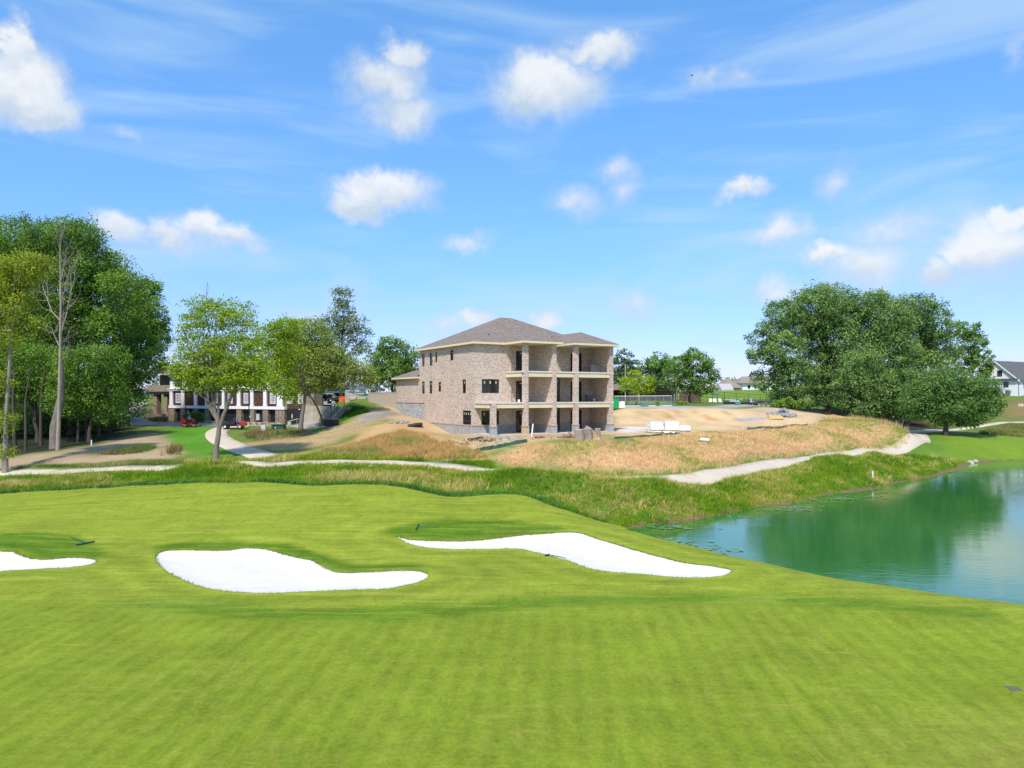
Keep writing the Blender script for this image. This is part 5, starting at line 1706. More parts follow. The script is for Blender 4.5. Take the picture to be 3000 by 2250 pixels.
# beyond the house on the right
tree('pine_tree', 'dark pine close against the right side of the brick house', 172, 1825, [(1826, 1045, 28, 22), (1808, 1075, 34, 25), (1845, 1070, 30, 25), (1822, 1105, 40, 24), (1858, 1100, 22, 22), (1800, 1125, 30, 22)], 'pine', 'dark', .3, 4, seed=41, flat=.5)
tree('broadleaf_tree', 'dark green tree behind the small lime-coloured tree', 160, 1920, [(1930, 1060, 42, 26), (1905, 1085, 40, 36), (1955, 1078, 40, 36), (1925, 1115, 50, 30)], 'mid', 'dark', .28, 4, seed=42)
tree('small_locust_tree', 'small lime-green tree behind the chain link fence', 130, 1868, [(1858, 1100, 28, 16), (1842, 1122, 32, 18), (1885, 1120, 30, 18), (1862, 1142, 48, 14), (1905, 1135, 14, 7)], 'lime', 'grey', .14, 4, seed=43, per=24, flat=.4)
tree('broadleaf_tree', 'broad spreading tree before the brown wall by the pool', 141, 2021, [(2012, 1040, 36, 22), (2040, 1065, 48, 36), (1990, 1085, 44, 38), (2070, 1105, 38, 36), (2020, 1125, 66, 26), (2045, 1140, 50, 14)], 'mid', 'dark', .3, 4.2, seed=44, flat=.5)
tree('broadleaf_tree', 'yellowish rounded tree behind the far peaked roof', 330, 2140, [(2132, 1122, 24, 13), (2152, 1126, 20, 14)], 'yellow', 'dark', .3, 4, seed=45)
tree('spruce_tree', 'blue-green conifer between the two far houses', 345, 2205, [(2200, 1108, 18, 18), (2190, 1126, 22, 18), (2222, 1120, 20, 20)], 'far', 'dark', .3, 4.5, seed=46)
tree('broadleaf_tree', 'light green tree just left of the great oaks by the far white house', 330, 2240, [(2240, 1112, 16, 16), (2250, 1130, 20, 14)], 'mid', 'dark', .3, 4, seed=47)
# great oaks by the lake
GO = 'great oaks beyond the lake'
tree('oak_tree', 'leftmost great oak with airy outer branches beside the dirt lot', 152, 2330, [(2235, 985, 45, 42, 0, .65), (2210, 1040, 28, 22, 0, .6), (2290, 930, 60, 55, 0, .9), (2290, 1030, 70, 60), (2330, 1110, 70, 60), (2250, 1110, 44, 36, 0, .7), (2290, 1170, 44, 26, 0, .8)], 'oak', 'dark', .6, 4.6, seed=51, group=GO, depth_spread=3)
tree('oak_tree', 'tallest great oak at the top left of the clump', 158, 2425, [(2390, 905, 85, 70), (2450, 880, 70, 48), (2350, 960, 80, 60), (2430, 990, 95, 75), (2400, 1080, 90, 75), (2470, 930, 70, 60), (2440, 1140, 70, 60)], 'oak', 'dark', .7, 4.6, seed=52, group=GO, depth_spread=3)
tree('oak_tree', 'great oak in the middle of the clump with a feathery top', 156, 2565, [(2560, 890, 60, 40), (2610, 930, 80, 60), (2540, 960, 80, 60), (2600, 1030, 95, 75), (2520, 1060, 70, 60), (2590, 1130, 80, 60)], 'oak', 'dark', .6, 4.6, seed=53, group=GO, depth_spread=3)
tree('oak_tree', 'great oak at the right shoulder of the clump', 160, 2690, [(2690, 905, 70, 42), (2720, 960, 75, 55), (2660, 1000, 80, 70), (2750, 1020, 60, 55), (2700, 1090, 90, 70), (2640, 1150, 70, 60)], 'oak', 'dark', .6, 4.4, seed=54, group=GO, depth_spread=3)
tree('oak_tree', 'dark lower oak in front of the clump with branches to the ground', 146, 2545, [(2530, 1075, 60, 45), (2490, 1130, 60, 55), (2580, 1140, 65, 55), (2520, 1190, 75, 38), (2600, 1200, 60, 36)], 'oak', 'dark', .3, 4.4, seed=55, group=GO)
tree('oak_tree', 'dark oak low between the clump and the round tree by the path', 143, 2665, [(2660, 1120, 50, 50), (2640, 1185, 50, 45), (2690, 1190, 40, 36)], 'round', 'dark', .3, 4, seed=56, group=GO)
tree('broadleaf_tree', 'bright yellow-green tree rising behind the right end of the oaks', 186, 2845, [(2830, 965, 42, 26), (2850, 1005, 42, 34), (2870, 1050, 38, 30), (2825, 1060, 50, 40), (2880, 1085, 26, 22), (2880, 985, 12, 10)], 'shrub', 'dark', .3, 3.8, seed=57)
tree('oak_tree', 'shaded thicket of young oak behind the round tree', 166, 2800, [(2745, 1185, 55, 36), (2815, 1180, 55, 38), (2880, 1178, 36, 34)], 'round', 'dark', .2, 3.6, seed=64, group=GO)
tree('round_tree', 'dense rounded tree on the mown bank beside the far cart path', 116, 2770, [(2720, 1140, 62, 42), (2790, 1125, 72, 40), (2860, 1140, 62, 42), (2690, 1180, 42, 44), (2770, 1185, 80, 45), (2850, 1195, 70, 45), (2905, 1175, 36, 45), (2720, 1215, 40, 26), (2830, 1232, 40, 14), (2760, 1228, 32, 18)], 'round', 'dark', .42, 5, seed=58,
     trunk_pts=[(2770, 1272), (2771, 1250), (2770, 1225), (2768, 1190), (2775, 1150)], clump=.75)
tree('shrub', 'bright green shrub thicket spilling onto the dirt lot under the oaks', 130, 2330, [(2300, 1180, 28, 12), (2335, 1184, 34, 16), (2370, 1192, 30, 14), (2400, 1204, 24, 10), (2350, 1200, 26, 12), (2280, 1185, 16, 10)], 'shrub', 'dark', .06, 5, seed=59, cat='shrub', limbs=6, twig=10, clump=.45)
tree('hedge_shrub', 'clipped dark hedge beside the red mower', 107, 570, [(555, 1222, 16, 13), (570, 1218, 18, 13), (588, 1222, 13, 13), (570, 1230, 26, 9)], 'hedge', 'dark', .05, 7, seed=60, cat='hedge', limbs=4, twig=6, clump=.25, size=.16)
tree('shrub', 'loose grey-green shrub on the mulch bank left of the stone piers', 108, 462, [(450, 1229, 14, 6), (468, 1227, 18, 8), (485, 1230, 12, 6)], 'gum', 'dark', .04, 5, seed=61, cat='shrub', limbs=4, twig=5, clump=.25, size=.16)
tree('round_shrub', 'clipped dome shrub beside the brown wall behind the fence', 172, 1964, [(1964, 1158, 13, 9), (1964, 1153, 9, 7)], 'hedge', 'dark', .05, 7, seed=62, cat='shrub', limbs=4, twig=5, clump=.3)
tree('flowering_shrub', 'yellowish flowering shrub at the end of the chain link fence', 128, 1998, [(1992, 1182, 10, 9), (2006, 1184, 10, 8), (1985, 1178, 5, 12)], 'yellow', 'dark', .03, 5, seed=63, cat='shrub', limbs=4, twig=5, clump=.25, size=.2)
for i, (px, py, rr_, lab) in enumerate([(1832, 1180, 7, 'tall grassy weed clump next to the green dumpster'), (1868, 1184, 6, 'weed clump in the middle of the chain link fence'), (1926, 1184, 7, 'reddish-based weed clump near the fence corner'), (660, 1335, 0, '')]):
    if rr_: tree('weed_clump', lab, 122, px, [(px, py, rr_, 10)], 'shrub', 'dark', .02, 3.5, seed=70 + i, cat='weeds', limbs=3, twig=4, clump=.25, size=.2)

# the bare dead tree
dt = thing('dead_tree', 'tall bare dead tree with pale trunk at the edge of the wood', 'tree', g3(169, 1318))
dd_ = dt.location.y
rs_ = np.random.default_rng(77)
P_ = lambda a, b_, o=0.0: Vector(at(a, b_, dd_ + o)) - dt.location
mb = MB()
main = [(169, 1322), (172, 1240), (174, 1150), (176, 1060), (177, 980), (178, 900), (177, 820), (176, 740), (180, 680), (178, 640)]
q = [P_(a, b_) for a, b_ in main]; q[0].z = -.4
rr = [.26, .21, .185, .165, .14, .11, .075, .05, .03, .018]
mb.tube(q, rr, 9, cap=False)
mb.build('trunk', BARK['dead'], dt, smooth=True)
br = MB()


def grow(p, dirv, L, r, lev):
    n = 4
    pts_ = [p]
    dv = np.array(dirv, float)
    for i in range(n):
        dv = dv + rs_.normal(size=3) * .16 + np.array((0, 0, .10))
        dv /= np.linalg.norm(dv)
        p = p + Vector(dv) * (L / n)
        pts_.append(p)
    br.tube(pts_, [r * (1 - .75 * i / n) for i in range(n + 1)], 5, cap=False)
    if lev > 0:
        for k in range(3 + (lev > 1)):
            st = pts_[int(rs_.integers(1, n + 1))]
            d2 = dv + rs_.normal(size=3) * .55
            d2 /= np.linalg.norm(d2)
            grow(st, d2, L * rs_.uniform(.45, .7), r * .5, lev - 1)


for (b0, end, r) in [((175, 1015), (118, 935), .10), ((177, 985), (235, 830), .17), ((177, 940), (120, 830), .13), ((178, 900), (222, 760), .13), ((178, 870), (140, 750), .10), ((177, 830), (205, 700), .09), ((176, 790), (150, 690), .07), ((176, 760), (215, 690), .06), ((175, 1010), (205, 960), .05), ((174, 1060), (195, 1030), .04), ((175, 1000), (215, 1000), .04), ((177, 930), (245, 860), .08), ((177, 720), (165, 650), .05), ((178, 720), (195, 655), .05)]:
    p0 = P_(*b0); p1 = P_(*end, rs_.normal() * 2.0)
    grow(p0, np.array((p1 - p0).normalized()), (p1 - p0).length * .8, r * .58, 2)
br.build('branches', BARK['dead'], dt, smooth=True, kind='stuff')
# thin trunks standing in the shade of the wood
for i, (px, py, d, w_) in enumerate([(75, 1320, 84, .16), (45, 1318, 86, .2), (228, 1300, 89, .14), (253, 1294, 90, .12), (160, 1312, 84, .5), (290, 1288, 94, .2), (120, 1310, 88, .18)]):
    x, y = (px - 1500) / FPX * d, d
    z = h(x, y)
    m_ = MB().tube([(0, 0, -.3), (rs_.normal() * .1, 0, 2.5), (rs_.normal() * .3, 0, 6), (rs_.normal() * .5, 0, 10)], [w_ * 1.2, w_, w_ * .8, w_ * .5], 7, cap=False)
    labs = ['thin dark trunk left of the dead tree near the pale trunk', 'shaded trunk nearest the left edge of the wood', 'slim trunk right of the dead tree at the dirt edge', 'second slim trunk right of the dead tree at the dirt edge', 'stout brown trunk touching the left side of the dead tree', 'trunk in deep shade under the low bushy tree', 'trunk in deep shade just left of the stout brown trunk']
    o = thing('slim_tree', labs[i], 'tree', (x, y, z), 0, 'slim trees in the shade of the wood')
    m_.build('trunk', BARK['dark' if w_ < .3 else 'grey'], o, smooth=True)
for i, (px, d, lobes_, lab) in enumerate([
    (90, 97, [(60, 1240, 80, 45), (130, 1250, 70, 40), (0, 1230, 70, 50)], 'dark undergrowth between the pale trunk and the dead tree'),
    (215, 98, [(200, 1235, 70, 45), (260, 1235, 60, 40), (150, 1215, 60, 50)], 'dark undergrowth right behind the dead tree trunk'),
    (310, 100, [(300, 1225, 60, 36), (340, 1215, 45, 36), (250, 1200, 60, 50)], 'dark undergrowth near the trunk by the driveway')]):
    tree('undergrowth_shrub', lab, d, px, lobes_, 'hedge', 'dark', .05, 3.4, seed=170 + i, cat='shrub', limbs=5, twig=8)
# woods on the skyline all round: one far mass
rs_ = np.random.default_rng(99)
lob = []
for k in range(150):
    ang = -1.35 + 2.7 * k / 149
    dd2 = 395 + rs_.uniform(-30, 40)
    x, y = math.sin(ang) * dd2, math.cos(ang) * dd2
    hz = h(x, y)
    hh = rs_.uniform(4, 7.5)
    lob.append((x, y, hz + hh * .55, rs_.uniform(6, 11), rs_.uniform(5, 8), hh * .75, 1))
p, out, ti, cc = crown_points(lob, 42000, 1.3, 30, rs_)
o = link('distant_woods', leaves_mesh('distant_woods', p, out, 1.1, ti, rs_), LEAF['far'])
tag(o, 'line of far woods along the horizon', 'woods', kind='stuff')
# ------------------------------------------------------------------ standing grass
def blade_mat(name, trans=.3):
    m = bpy.data.materials.new(name); m.use_nodes = True
    nt = m.node_tree; nt.nodes.clear()
    out = nt.nodes.new('ShaderNodeOutputMaterial')
    a = nt.nodes.new('ShaderNodeAttribute'); a.attribute_name = 'col'
    n = mk_noise(nt, 3, 2, .5, mk_map(nt))
    c = mk_mix(nt, a.outputs['Color'], (.5, .5, .5), 0.0)
    d = nt.nodes.new('ShaderNodeBsdfDiffuse'); t = nt.nodes.new('ShaderNodeBsdfTranslucent')
    nt.links.new(c, d.inputs[0]); nt.links.new(c, t.inputs[0])
    mx = nt.nodes.new('ShaderNodeMixShader'); mx.inputs[0].default_value = trans
    nt.links.new(d.outputs[0], mx.inputs[1]); nt.links.new(t.outputs[0], mx.inputs[2]); nt.links.new(mx.outputs[0], out.inputs[0])
    return m


M_blade = blade_mat('grass_blades')


def scatter(poly, n, rs, soft=1.0, jitter=True):
    """n points inside a plan polygon (soft noisy edge)"""
    pa = np.array(poly); lo = pa.min(0) - 1; hi = pa.max(0) + 1
    got = np.zeros((0, 2))
    for _ in range(60):
        q = rs.uniform(lo, hi, (n * 2, 2))
        s = sdist(q[:, 0], q[:, 1], poly) + (fbm(q[:, 0], q[:, 1], 2.5, 9) - .5) * 2 * soft
        got = np.concatenate([got, q[s > 0]])
        if len(got) >= n: break
    return got[:n]


def tufts(p, rs, hgt, wid, cols, nb=6, lean=.5, spread=.12, patch=None, patch_s=3.0):
    """blades as tapered triangles; cols = list of (colour, weight)"""
    n = len(p)
    z = hraw(p[:, 0], p[:, 1])
    cw = np.array([c[1] for c in cols], float); cw /= cw.sum()
    ca = np.array([c[0] for c in cols])
    f = fbm(p[:, 0], p[:, 1], patch_s, 31)
    f = np.clip((f - .5) * 2.2 + .5 + rs.normal(0, .16, n), 0, .9999)
    ci = np.searchsorted(np.cumsum(cw), f)
    ci = np.clip(ci, 0, len(ca) - 1)
    tc = ca[ci] * rs.uniform(.75, 1.25, (n, 1)) * 1.5
    hs = hgt * rs.uniform(.6, 1.3, n) * (.7 + .6 * fbm(p[:, 0], p[:, 1], 2.0, 77))
    k = np.repeat(np.arange(n), nb)
    N = len(k)
    ang = rs.uniform(0, 2 * math.pi, N)
    b0 = np.column_stack([p[k, 0] + rs.normal(0, spread, N), p[k, 1] + rs.normal(0, spread, N), z[k] - .04])
    dirx = np.column_stack([np.cos(ang), np.sin(ang), np.zeros(N)])
    # the wind leans the grass a little to the right
    ld = rs.normal(0, lean, (N, 2)) * .6 + np.array((.18, .02)) * lean
    hh = hs[k] * rs.uniform(.7, 1.15, N)
    tip = b0 + np.column_stack([ld[:, 0] * hh, ld[:, 1] * hh, hh * .95])
    v = np.empty((N, 3, 3))
    v[:, 0] = b0 - dirx * wid / 2; v[:, 1] = b0 + dirx * wid / 2; v[:, 2] = tip
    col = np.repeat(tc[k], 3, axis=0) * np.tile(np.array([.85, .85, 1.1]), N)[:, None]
    return v.reshape(-1, 3), col


def grass_obj(name, parts, label, cat):
    v = np.concatenate([a for a, _ in parts]); c = np.concatenate([b for _, b in parts])
    me = np_mesh(name, v, np.arange(len(v)).reshape(-1, 3))
    vattr(me, 'col', np.column_stack([c, np.ones(len(c))]), 'FLOAT_COLOR')
    return tag(link(name, me, M_blade), label, cat, kind='stuff')


rs_ = np.random.default_rng(404)
GOLD = [((.24, .26, .05), .8), ((.40, .31, .115), 1.2), ((.53, .35, .165), 2.6), ((.55, .37, .195), 2.2), ((.47, .295, .15), 1.0)]
a = scatter(Zp['gold_mound'], 15000, rs_, 1.2)
b = scatter(Zp['gold_slope'], 4800, rs_, 1.0)
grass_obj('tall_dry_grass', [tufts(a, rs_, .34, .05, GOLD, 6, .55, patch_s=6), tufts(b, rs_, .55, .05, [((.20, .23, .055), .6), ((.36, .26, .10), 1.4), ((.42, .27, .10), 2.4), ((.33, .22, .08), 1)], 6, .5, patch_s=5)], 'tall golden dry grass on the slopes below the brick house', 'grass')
GRN = [((.085, .165, .012), 1.4), ((.120, .210, .013), 2.8), ((.165, .235, .016), 2.6), ((.25, .25, .035), 1.2), ((.36, .29, .09), .35)]
p1 = scatter(Zp['lake_bank'], 16000, rs_, .8)
p1 = p1[hraw(p1[:, 0], p1[:, 1]) > .04]
belt = [tuple(q) for q in MOWN_EDGE[2:110]] + [(q[0], q[1]) for q in [(-2, 57.5), (-1, 60)]]
Zp['rough_belt'] = hits([(-150, 1455), (0, 1443), (300, 1427), (560, 1413), (800, 1412), (1000, 1417), (1200, 1428), (1340, 1450), (1440, 1446), (1560, 1455), (1620, 1440), (1560, 1402), (1400, 1386), (1200, 1368), (1000, 1364), (770, 1368), (600, 1372), (400, 1382), (200, 1394), (0, 1402), (-150, 1408)])
p2 = scatter(Zp['rough_belt'], 12500, rs_, .3)
Zp['upper_verge'] = hits([(540, 1362), (640, 1356), (800, 1350), (1000, 1348), (1250, 1352), (1400, 1368), (1450, 1374), (1440, 1350), (1300, 1352), (1100, 1342), (880, 1340), (760, 1350), (600, 1350)])
p3 = scatter(Zp['upper_verge'], 3600, rs_, .5)
Zp['left_verge'] = hits([(-100, 1384), (0, 1378), (200, 1370), (420, 1362), (540, 1356), (480, 1350), (350, 1356), (200, 1364), (50, 1372), (-60, 1376)])
p4 = scatter(Zp['left_verge'], 2600, rs_, .4)


Zp['near_verge'] = ribbon([tuple(np.array(p) + np.array((.15, -3.7))) for p in PATHC[30:-24]], 5.4)
p5 = scatter(Zp['near_verge'], 10000, rs_, .4)


def offpath(p):
    return p[(~inpoly(p[:, 0], p[:, 1], PATH_MAIN)) & (~inpoly(p[:, 0], p[:, 1], PATH_CURVE)) & (~inpoly(p[:, 0], p[:, 1], MOWN))]


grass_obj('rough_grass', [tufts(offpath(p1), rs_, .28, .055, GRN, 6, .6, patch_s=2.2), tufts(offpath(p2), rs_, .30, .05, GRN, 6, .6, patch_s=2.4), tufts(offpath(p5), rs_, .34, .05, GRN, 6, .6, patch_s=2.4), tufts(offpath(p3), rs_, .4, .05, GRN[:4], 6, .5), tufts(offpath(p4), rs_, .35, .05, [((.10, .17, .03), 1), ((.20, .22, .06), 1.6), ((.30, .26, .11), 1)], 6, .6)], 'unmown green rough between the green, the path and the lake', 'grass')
FES = [((.17, .23, .03), 1.4), ((.34, .30, .08), 1.6), ((.46, .36, .13), 1.6)]
q1 = offpath(scatter(Zp['fescue_strip'], 480, rs_, 1.4)); q2 = offpath(scatter(Zp['fescue_l'], 650, rs_, 1.2)); q3 = offpath(scatter(Zp['fescue_tree'], 700, rs_, .5))
# pale seed heads dotted along the near side of the path and in the lake bank
q4 = offpath(scatter(ribbon([tuple(np.array(p) + np.array((-.1, -2.0))) for p in PATHC[8:-20]], 2.2), 1500, rs_, .8))
q5 = scatter(Zp['lake_bank'], 420, rs_, .2); q5 = offpath(q5[hraw(q5[:, 0], q5[:, 1]) > .2])
grass_obj('pale_fescue', [tufts(q1, rs_, .62, .045, FES, 8, .55, .2), tufts(q2, rs_, .55, .045, FES, 8, .6, .2), tufts(q3, rs_, .5, .045, FES, 7, .5, .2), tufts(q4, rs_, .45, .045, FES, 6, .6, .2), tufts(q5, rs_, .6, .05, FES, 10, .8, .15)], 'pale fescue tufts in the rough beside the cart path', 'grass')
# dark dense fringe along the edge of the mown ridge
edge = np.array([p for p in MOWN_EDGE])
seg = []
for i in range(len(edge) - 1):
    L = np.linalg.norm(edge[i + 1] - edge[i]); k = max(1, int(L * 16))
    tt = rs_.random(k)[:, None]
    nrm = np.array((-(edge[i + 1] - edge[i])[1], (edge[i + 1] - edge[i])[0])) / (L + 1e-9)
    seg.append(edge[i] * (1 - tt) + edge[i + 1] * tt + nrm * rs_.uniform(.0, .55, (k, 1)))
eg = np.concatenate(seg)
eg = eg[(hraw(eg[:, 0], eg[:, 1]) > .3) & (eg[:, 1] > 44.5)]
grass_obj('edge_grass', [tufts(eg, rs_, .36, .05, [((.045, .115, .030), 2), ((.06, .15, .035), 2), ((.10, .18, .04), 1)], 7, .5, .12)], 'dark dense grass fringe along the back of the mown ridge', 'grass')
seg = []
for poly in BUNK:
    pe = np.array(densify(poly, .12))
    pe = np.repeat(pe, 2, axis=0) + rs_.normal(0, .05, (len(pe) * 2, 2))
    seg.append(pe)
be = np.concatenate(seg)
grass_obj('bunker_edge_grass', [tufts(be, rs_, .10, .03, [((.10, .16, .02), 2), ((.15, .21, .025), 2), ((.28, .25, .08), 1)], 4, .9, .05)], 'short ragged turf round the edges of the bunkers', 'grass')
# weeds and dead stalks on the disturbed ground
w1 = scatter(Zp['weeds'], 520, rs_, .8); w2 = scatter(Zp['dirt_l_green'], 420, rs_, .8); w3 = scatter(Zp['grass_bank'], 1500, rs_, .4)
w4 = scatter(hits([(480, 1335), (500, 1310), (540, 1315), (545, 1335)]), 34, rs_, .9)
w5 = scatter(hits([(715, 1285), (745, 1270), (790, 1272), (780, 1288)], dmin=60), 70, rs_, .3)
w6 = scatter(Zp['mound_far'], 1800, rs_, .5)
w7 = scatter(Zp['dirt_front'], 160, rs_, .3); w8 = scatter(Zp['tan_slope'], 500, rs_, .8)
w9 = scatter(hits([(2480, 1226), (2560, 1232), (2640, 1256), (2670, 1276), (2640, 1264), (2560, 1240)]), 420, rs_, .4)
grass_obj('wild_weeds', [tufts(w1, rs_, .5, .07, [((.09, .14, .03), 1), ((.22, .19, .08), 1.5), ((.25, .16, .08), 1)], 6, .6, .25), tufts(w2, rs_, .4, .06, [((.10, .15, .03), 2), ((.17, .13, .06), 1)], 6, .6, .2), tufts(w3, rs_, .35, .06, [((.05, .13, .018), 2), ((.09, .19, .02), 2)], 6, .5, .12),
                         tufts(w4, rs_, .9, .05, [((.16, .12, .05), 2), ((.12, .15, .04), 1)], 9, .35, .15), tufts(w5, rs_, .8, .05, [((.22, .14, .07), 2), ((.16, .12, .06), 1)], 9, .4, .2), tufts(w6, rs_, .7, .07, [((.10, .12, .035), 2), ((.20, .20, .06), 2)], 7, .4, .2), tufts(w7, rs_, .3, .05, [((.14, .17, .05), 1), ((.3, .25, .1), 1)], 5, .5, .2), tufts(w8, rs_, .16, .05, [((.30, .24, .11), 1), ((.42, .32, .17), 1)], 4, .8, .2), tufts(w9, rs_, .95, .05, [((.46, .34, .18), 2), ((.36, .24, .12), 1)], 7, .4, .2)], 'weeds, stalks and sparse grass on the disturbed earth', 'weeds')
# bare lake edge: a dark wet soil rim
shore = hits([(1842, 1549), (1880, 1546), (2000, 1528), (2100, 1510), (2200, 1489), (2300, 1471), (2400, 1452), (2500, 1437), (2600, 1420), (2680, 1406), (2750, 1389), (2800, 1370), (2832, 1358), (2900, 1351), (3000, 1347)])
# ------------------------------------------------------------------ smaller things
M_green = plain('green_paint_metal', (.022, .075, .045), .5, var=.2, scale=2)
M_gplast = plain('green_plastic', (.02, .10, .065), .5, var=.15, scale=5)
M_dplast = plain('dark_teal_plastic', (.02, .05, .055), .5, var=.15, scale=5)
M_red = plain('red_machine_paint', (.42, .025, .022), .4, var=.12, scale=2, bump=.03)
M_rub = plain('tyre_rubber', (.016, .016, .017), .85, var=.2, scale=6)
M_rim = plain('pale_rim', (.62, .61, .58), .5, var=.1, scale=4)
M_wrap = plain('white_plastic_wrap', (.74, .74, .75), .35, var=.08, scale=3, bump=.6, bscale=4)
M_conc = plain('stained_concrete', (.40, .35, .28), .92, var=.32, scale=.7, bump=.3)
M_tan = plain('tan_parged_wall', (.42, .35, .29), .9, var=.08, scale=1.2)
M_orange = plain('orange_plastic', (.75, .15, .010), .5, var=.08, scale=2)
M_steel = plain('galvanised_steel', (.38, .39, .40), .4, .6, var=.15, scale=4)
M_ac = plain('condenser_grey', (.40, .43, .45), .55, var=.12, scale=4)
M_wood = plain('raw_timber', (.48, .34, .20), .85, var=.2, scale=3)
M_osb = plain('weathered_board', (.40, .25, .13), .9, var=.3, scale=2.5)
M_drywall = plain('gypsum_sheet', (.42, .37, .32), .9, var=.08, scale=2)
M_stump = bark_mat('stump_bark', (.16, .12, .09), (.44, .38, .32))
M_stumptop = plain('stump_top', (.50, .46, .41), .9, var=.2, scale=3)
M_pvc = plain('white_pvc', (.80, .80, .80), .4, var=.04)
M_bpipe = plain('black_corrugated', (.016, .016, .018), .55, var=.2, scale=4)
M_silt = plain('silt_fabric', (.045, .11, .085), .8, var=.25, scale=3)
M_silk = plain('skin', (.45, .27, .19), .6, var=.08)
M_blue = plain('blue_shirt', (.03, .14, .50), .8, var=.15)
M_grey_sh = plain('grey_shirt', (.30, .29, .28), .85, var=.15)
M_jeans = plain('dark_trousers', (.05, .055, .07), .85, var=.2)
M_rub_stone = plain('broken_stone', (.26, .26, .26), .95, var=.3, scale=3)


def slope_at(p, e=.5):
    """tilt of the ground: normal"""
    return Vector((h(p.x - e, p.y) - h(p.x + e, p.y), h(p.x, p.y - e) - h(p.x, p.y + e), 2 * e)).normalized()


# ---- bunker rakes
def rake(label, hp, tp, head=.95):
    """hp = head centre px, tp = handle end px (both on the ground)"""
    a = g3(*hp); b = g3(*tp)
    n = slope_at(a)
    t = thing('bunker_rake', label, 'rake', a, 0, 'bunker rakes')
    d = (b - a); L = max(1.35, min(2.2, d.length)); d = d - n * d.dot(n); d.normalize()
    s = d.cross(n).normalized()
    MB().tube([n * .09, d * L * .5 + n * .08, d * L + n * .04], .021, 7).build('handle', M_gplast, t)
    hd = MB().tube([-s * head / 2 + n * .06, s * head / 2 + n * .06], .042, 7)
    ho = hd.build('head', M_dplast, t)
    for k in range(13):
        q = s * (head * (k / 12 - .5) * .96) + n * .055
        MB().tube([q, q - d * .05 - n * .05], .012, 5).build('tine', M_dplast, ho)
    return t


rake('green bunker rake lying behind the left bunker', (250, 1594), (196, 1570), 1.0)
rake('green bunker rake on the dark bank behind the right bunker', (1223, 1546), (1281, 1547), .95)
rake('dark bunker rake half hidden at the near lip of the right bunker', (1603, 1629), (1640, 1635), .3)
# ---- drain cover set in the green
a = g3(2970, 2018)
t = thing('drain_cover', 'small grey drain grate set in the mown green at lower right', 'drain', a)
e_ = .17
MB().box(-e_, -e_, -.05, e_, -e_ + .025, .012).box(-e_, e_ - .025, -.05, e_, e_, .012).box(-e_, -e_ + .025, -.05, -e_ + .025, e_ - .025, .012).box(e_ - .025, -e_ + .025, -.05, e_, e_ - .025, .012).build('frame', plain('old_iron', (.13, .12, .12), .7), t)
for k in range(6):
    x = -.12 + k * .048
    MB().box(x - .01, -e_ + .026, -.05, x + .01, e_ - .026, .008).build('bar', plain('old_iron', (.13, .12, .12), .7), t)
MB().box(-e_ + .02, -e_ + .02, -.06, e_ - .02, e_ - .02, -.04).build('pit', M_black, t)


def post(name, label, px, py, ht, r, mat, cat, group=None, lean=0.0, **k):
    p = g3(px, py, **k)
    o = MB().tube([(0, 0, -.25), (lean * ht * .5, 0, ht * .5), (lean * ht, 0, ht)], [r, r, r * .96], 8).build(name, mat)
    o.location = p
    return tag(o, label, cat, group)


post('marker_post', 'white marker post in the green rough above the lake', 2557, 1400, .75, .07, M_pvc, 'marker post')
post('marker_post', 'short white marker post on the bare earth below the wood', 268, 1306, .7, .07, M_pvc, 'marker post')
post('vent_pipe', 'white pipe standing on top of the golden mound before the oaks', 2560, 1230, .9, .12, M_pvc, 'pipe')
post('path_light', 'dark path light post with pale head beside the curved cart path', 732, 1255, 1.6, .035, M_black, 'lamp post')
p = bpy.data.objects['path_light']
MB().blob((0, 0, 1.65), (.09, .09, .07), 8, 5).build('lamp_head', M_pvc, p)
pl = thing('pipe_length', 'white plastic pipe leaning on the porch slab of the brick house', 'pipe', g3(1557, 1279))
MB().tube([(0, 0, -.1), (.18, .15, 1.35)], .075, 10).build('pipe', M_pvc, pl)


# ---- persons
def skin_obj(name, verts, edges_, radii, mat, parent, sub=1):
    me = bpy.data.meshes.new(name); me.from_pydata(verts, edges_, []); me.update()
    o = link(name, me, mat, parent)
    sk = o.modifiers.new('skin', 'SKIN'); sk.use_smooth_shade = True
    for v_, r in zip(me.skin_vertices[0].data, radii): v_.radius = (r, r)
    me.skin_vertices[0].data[0].use_root = True
    o.modifiers.new('sub', 'SUBSURF').levels = sub
    o.modifiers['sub'].render_levels = sub
    return o


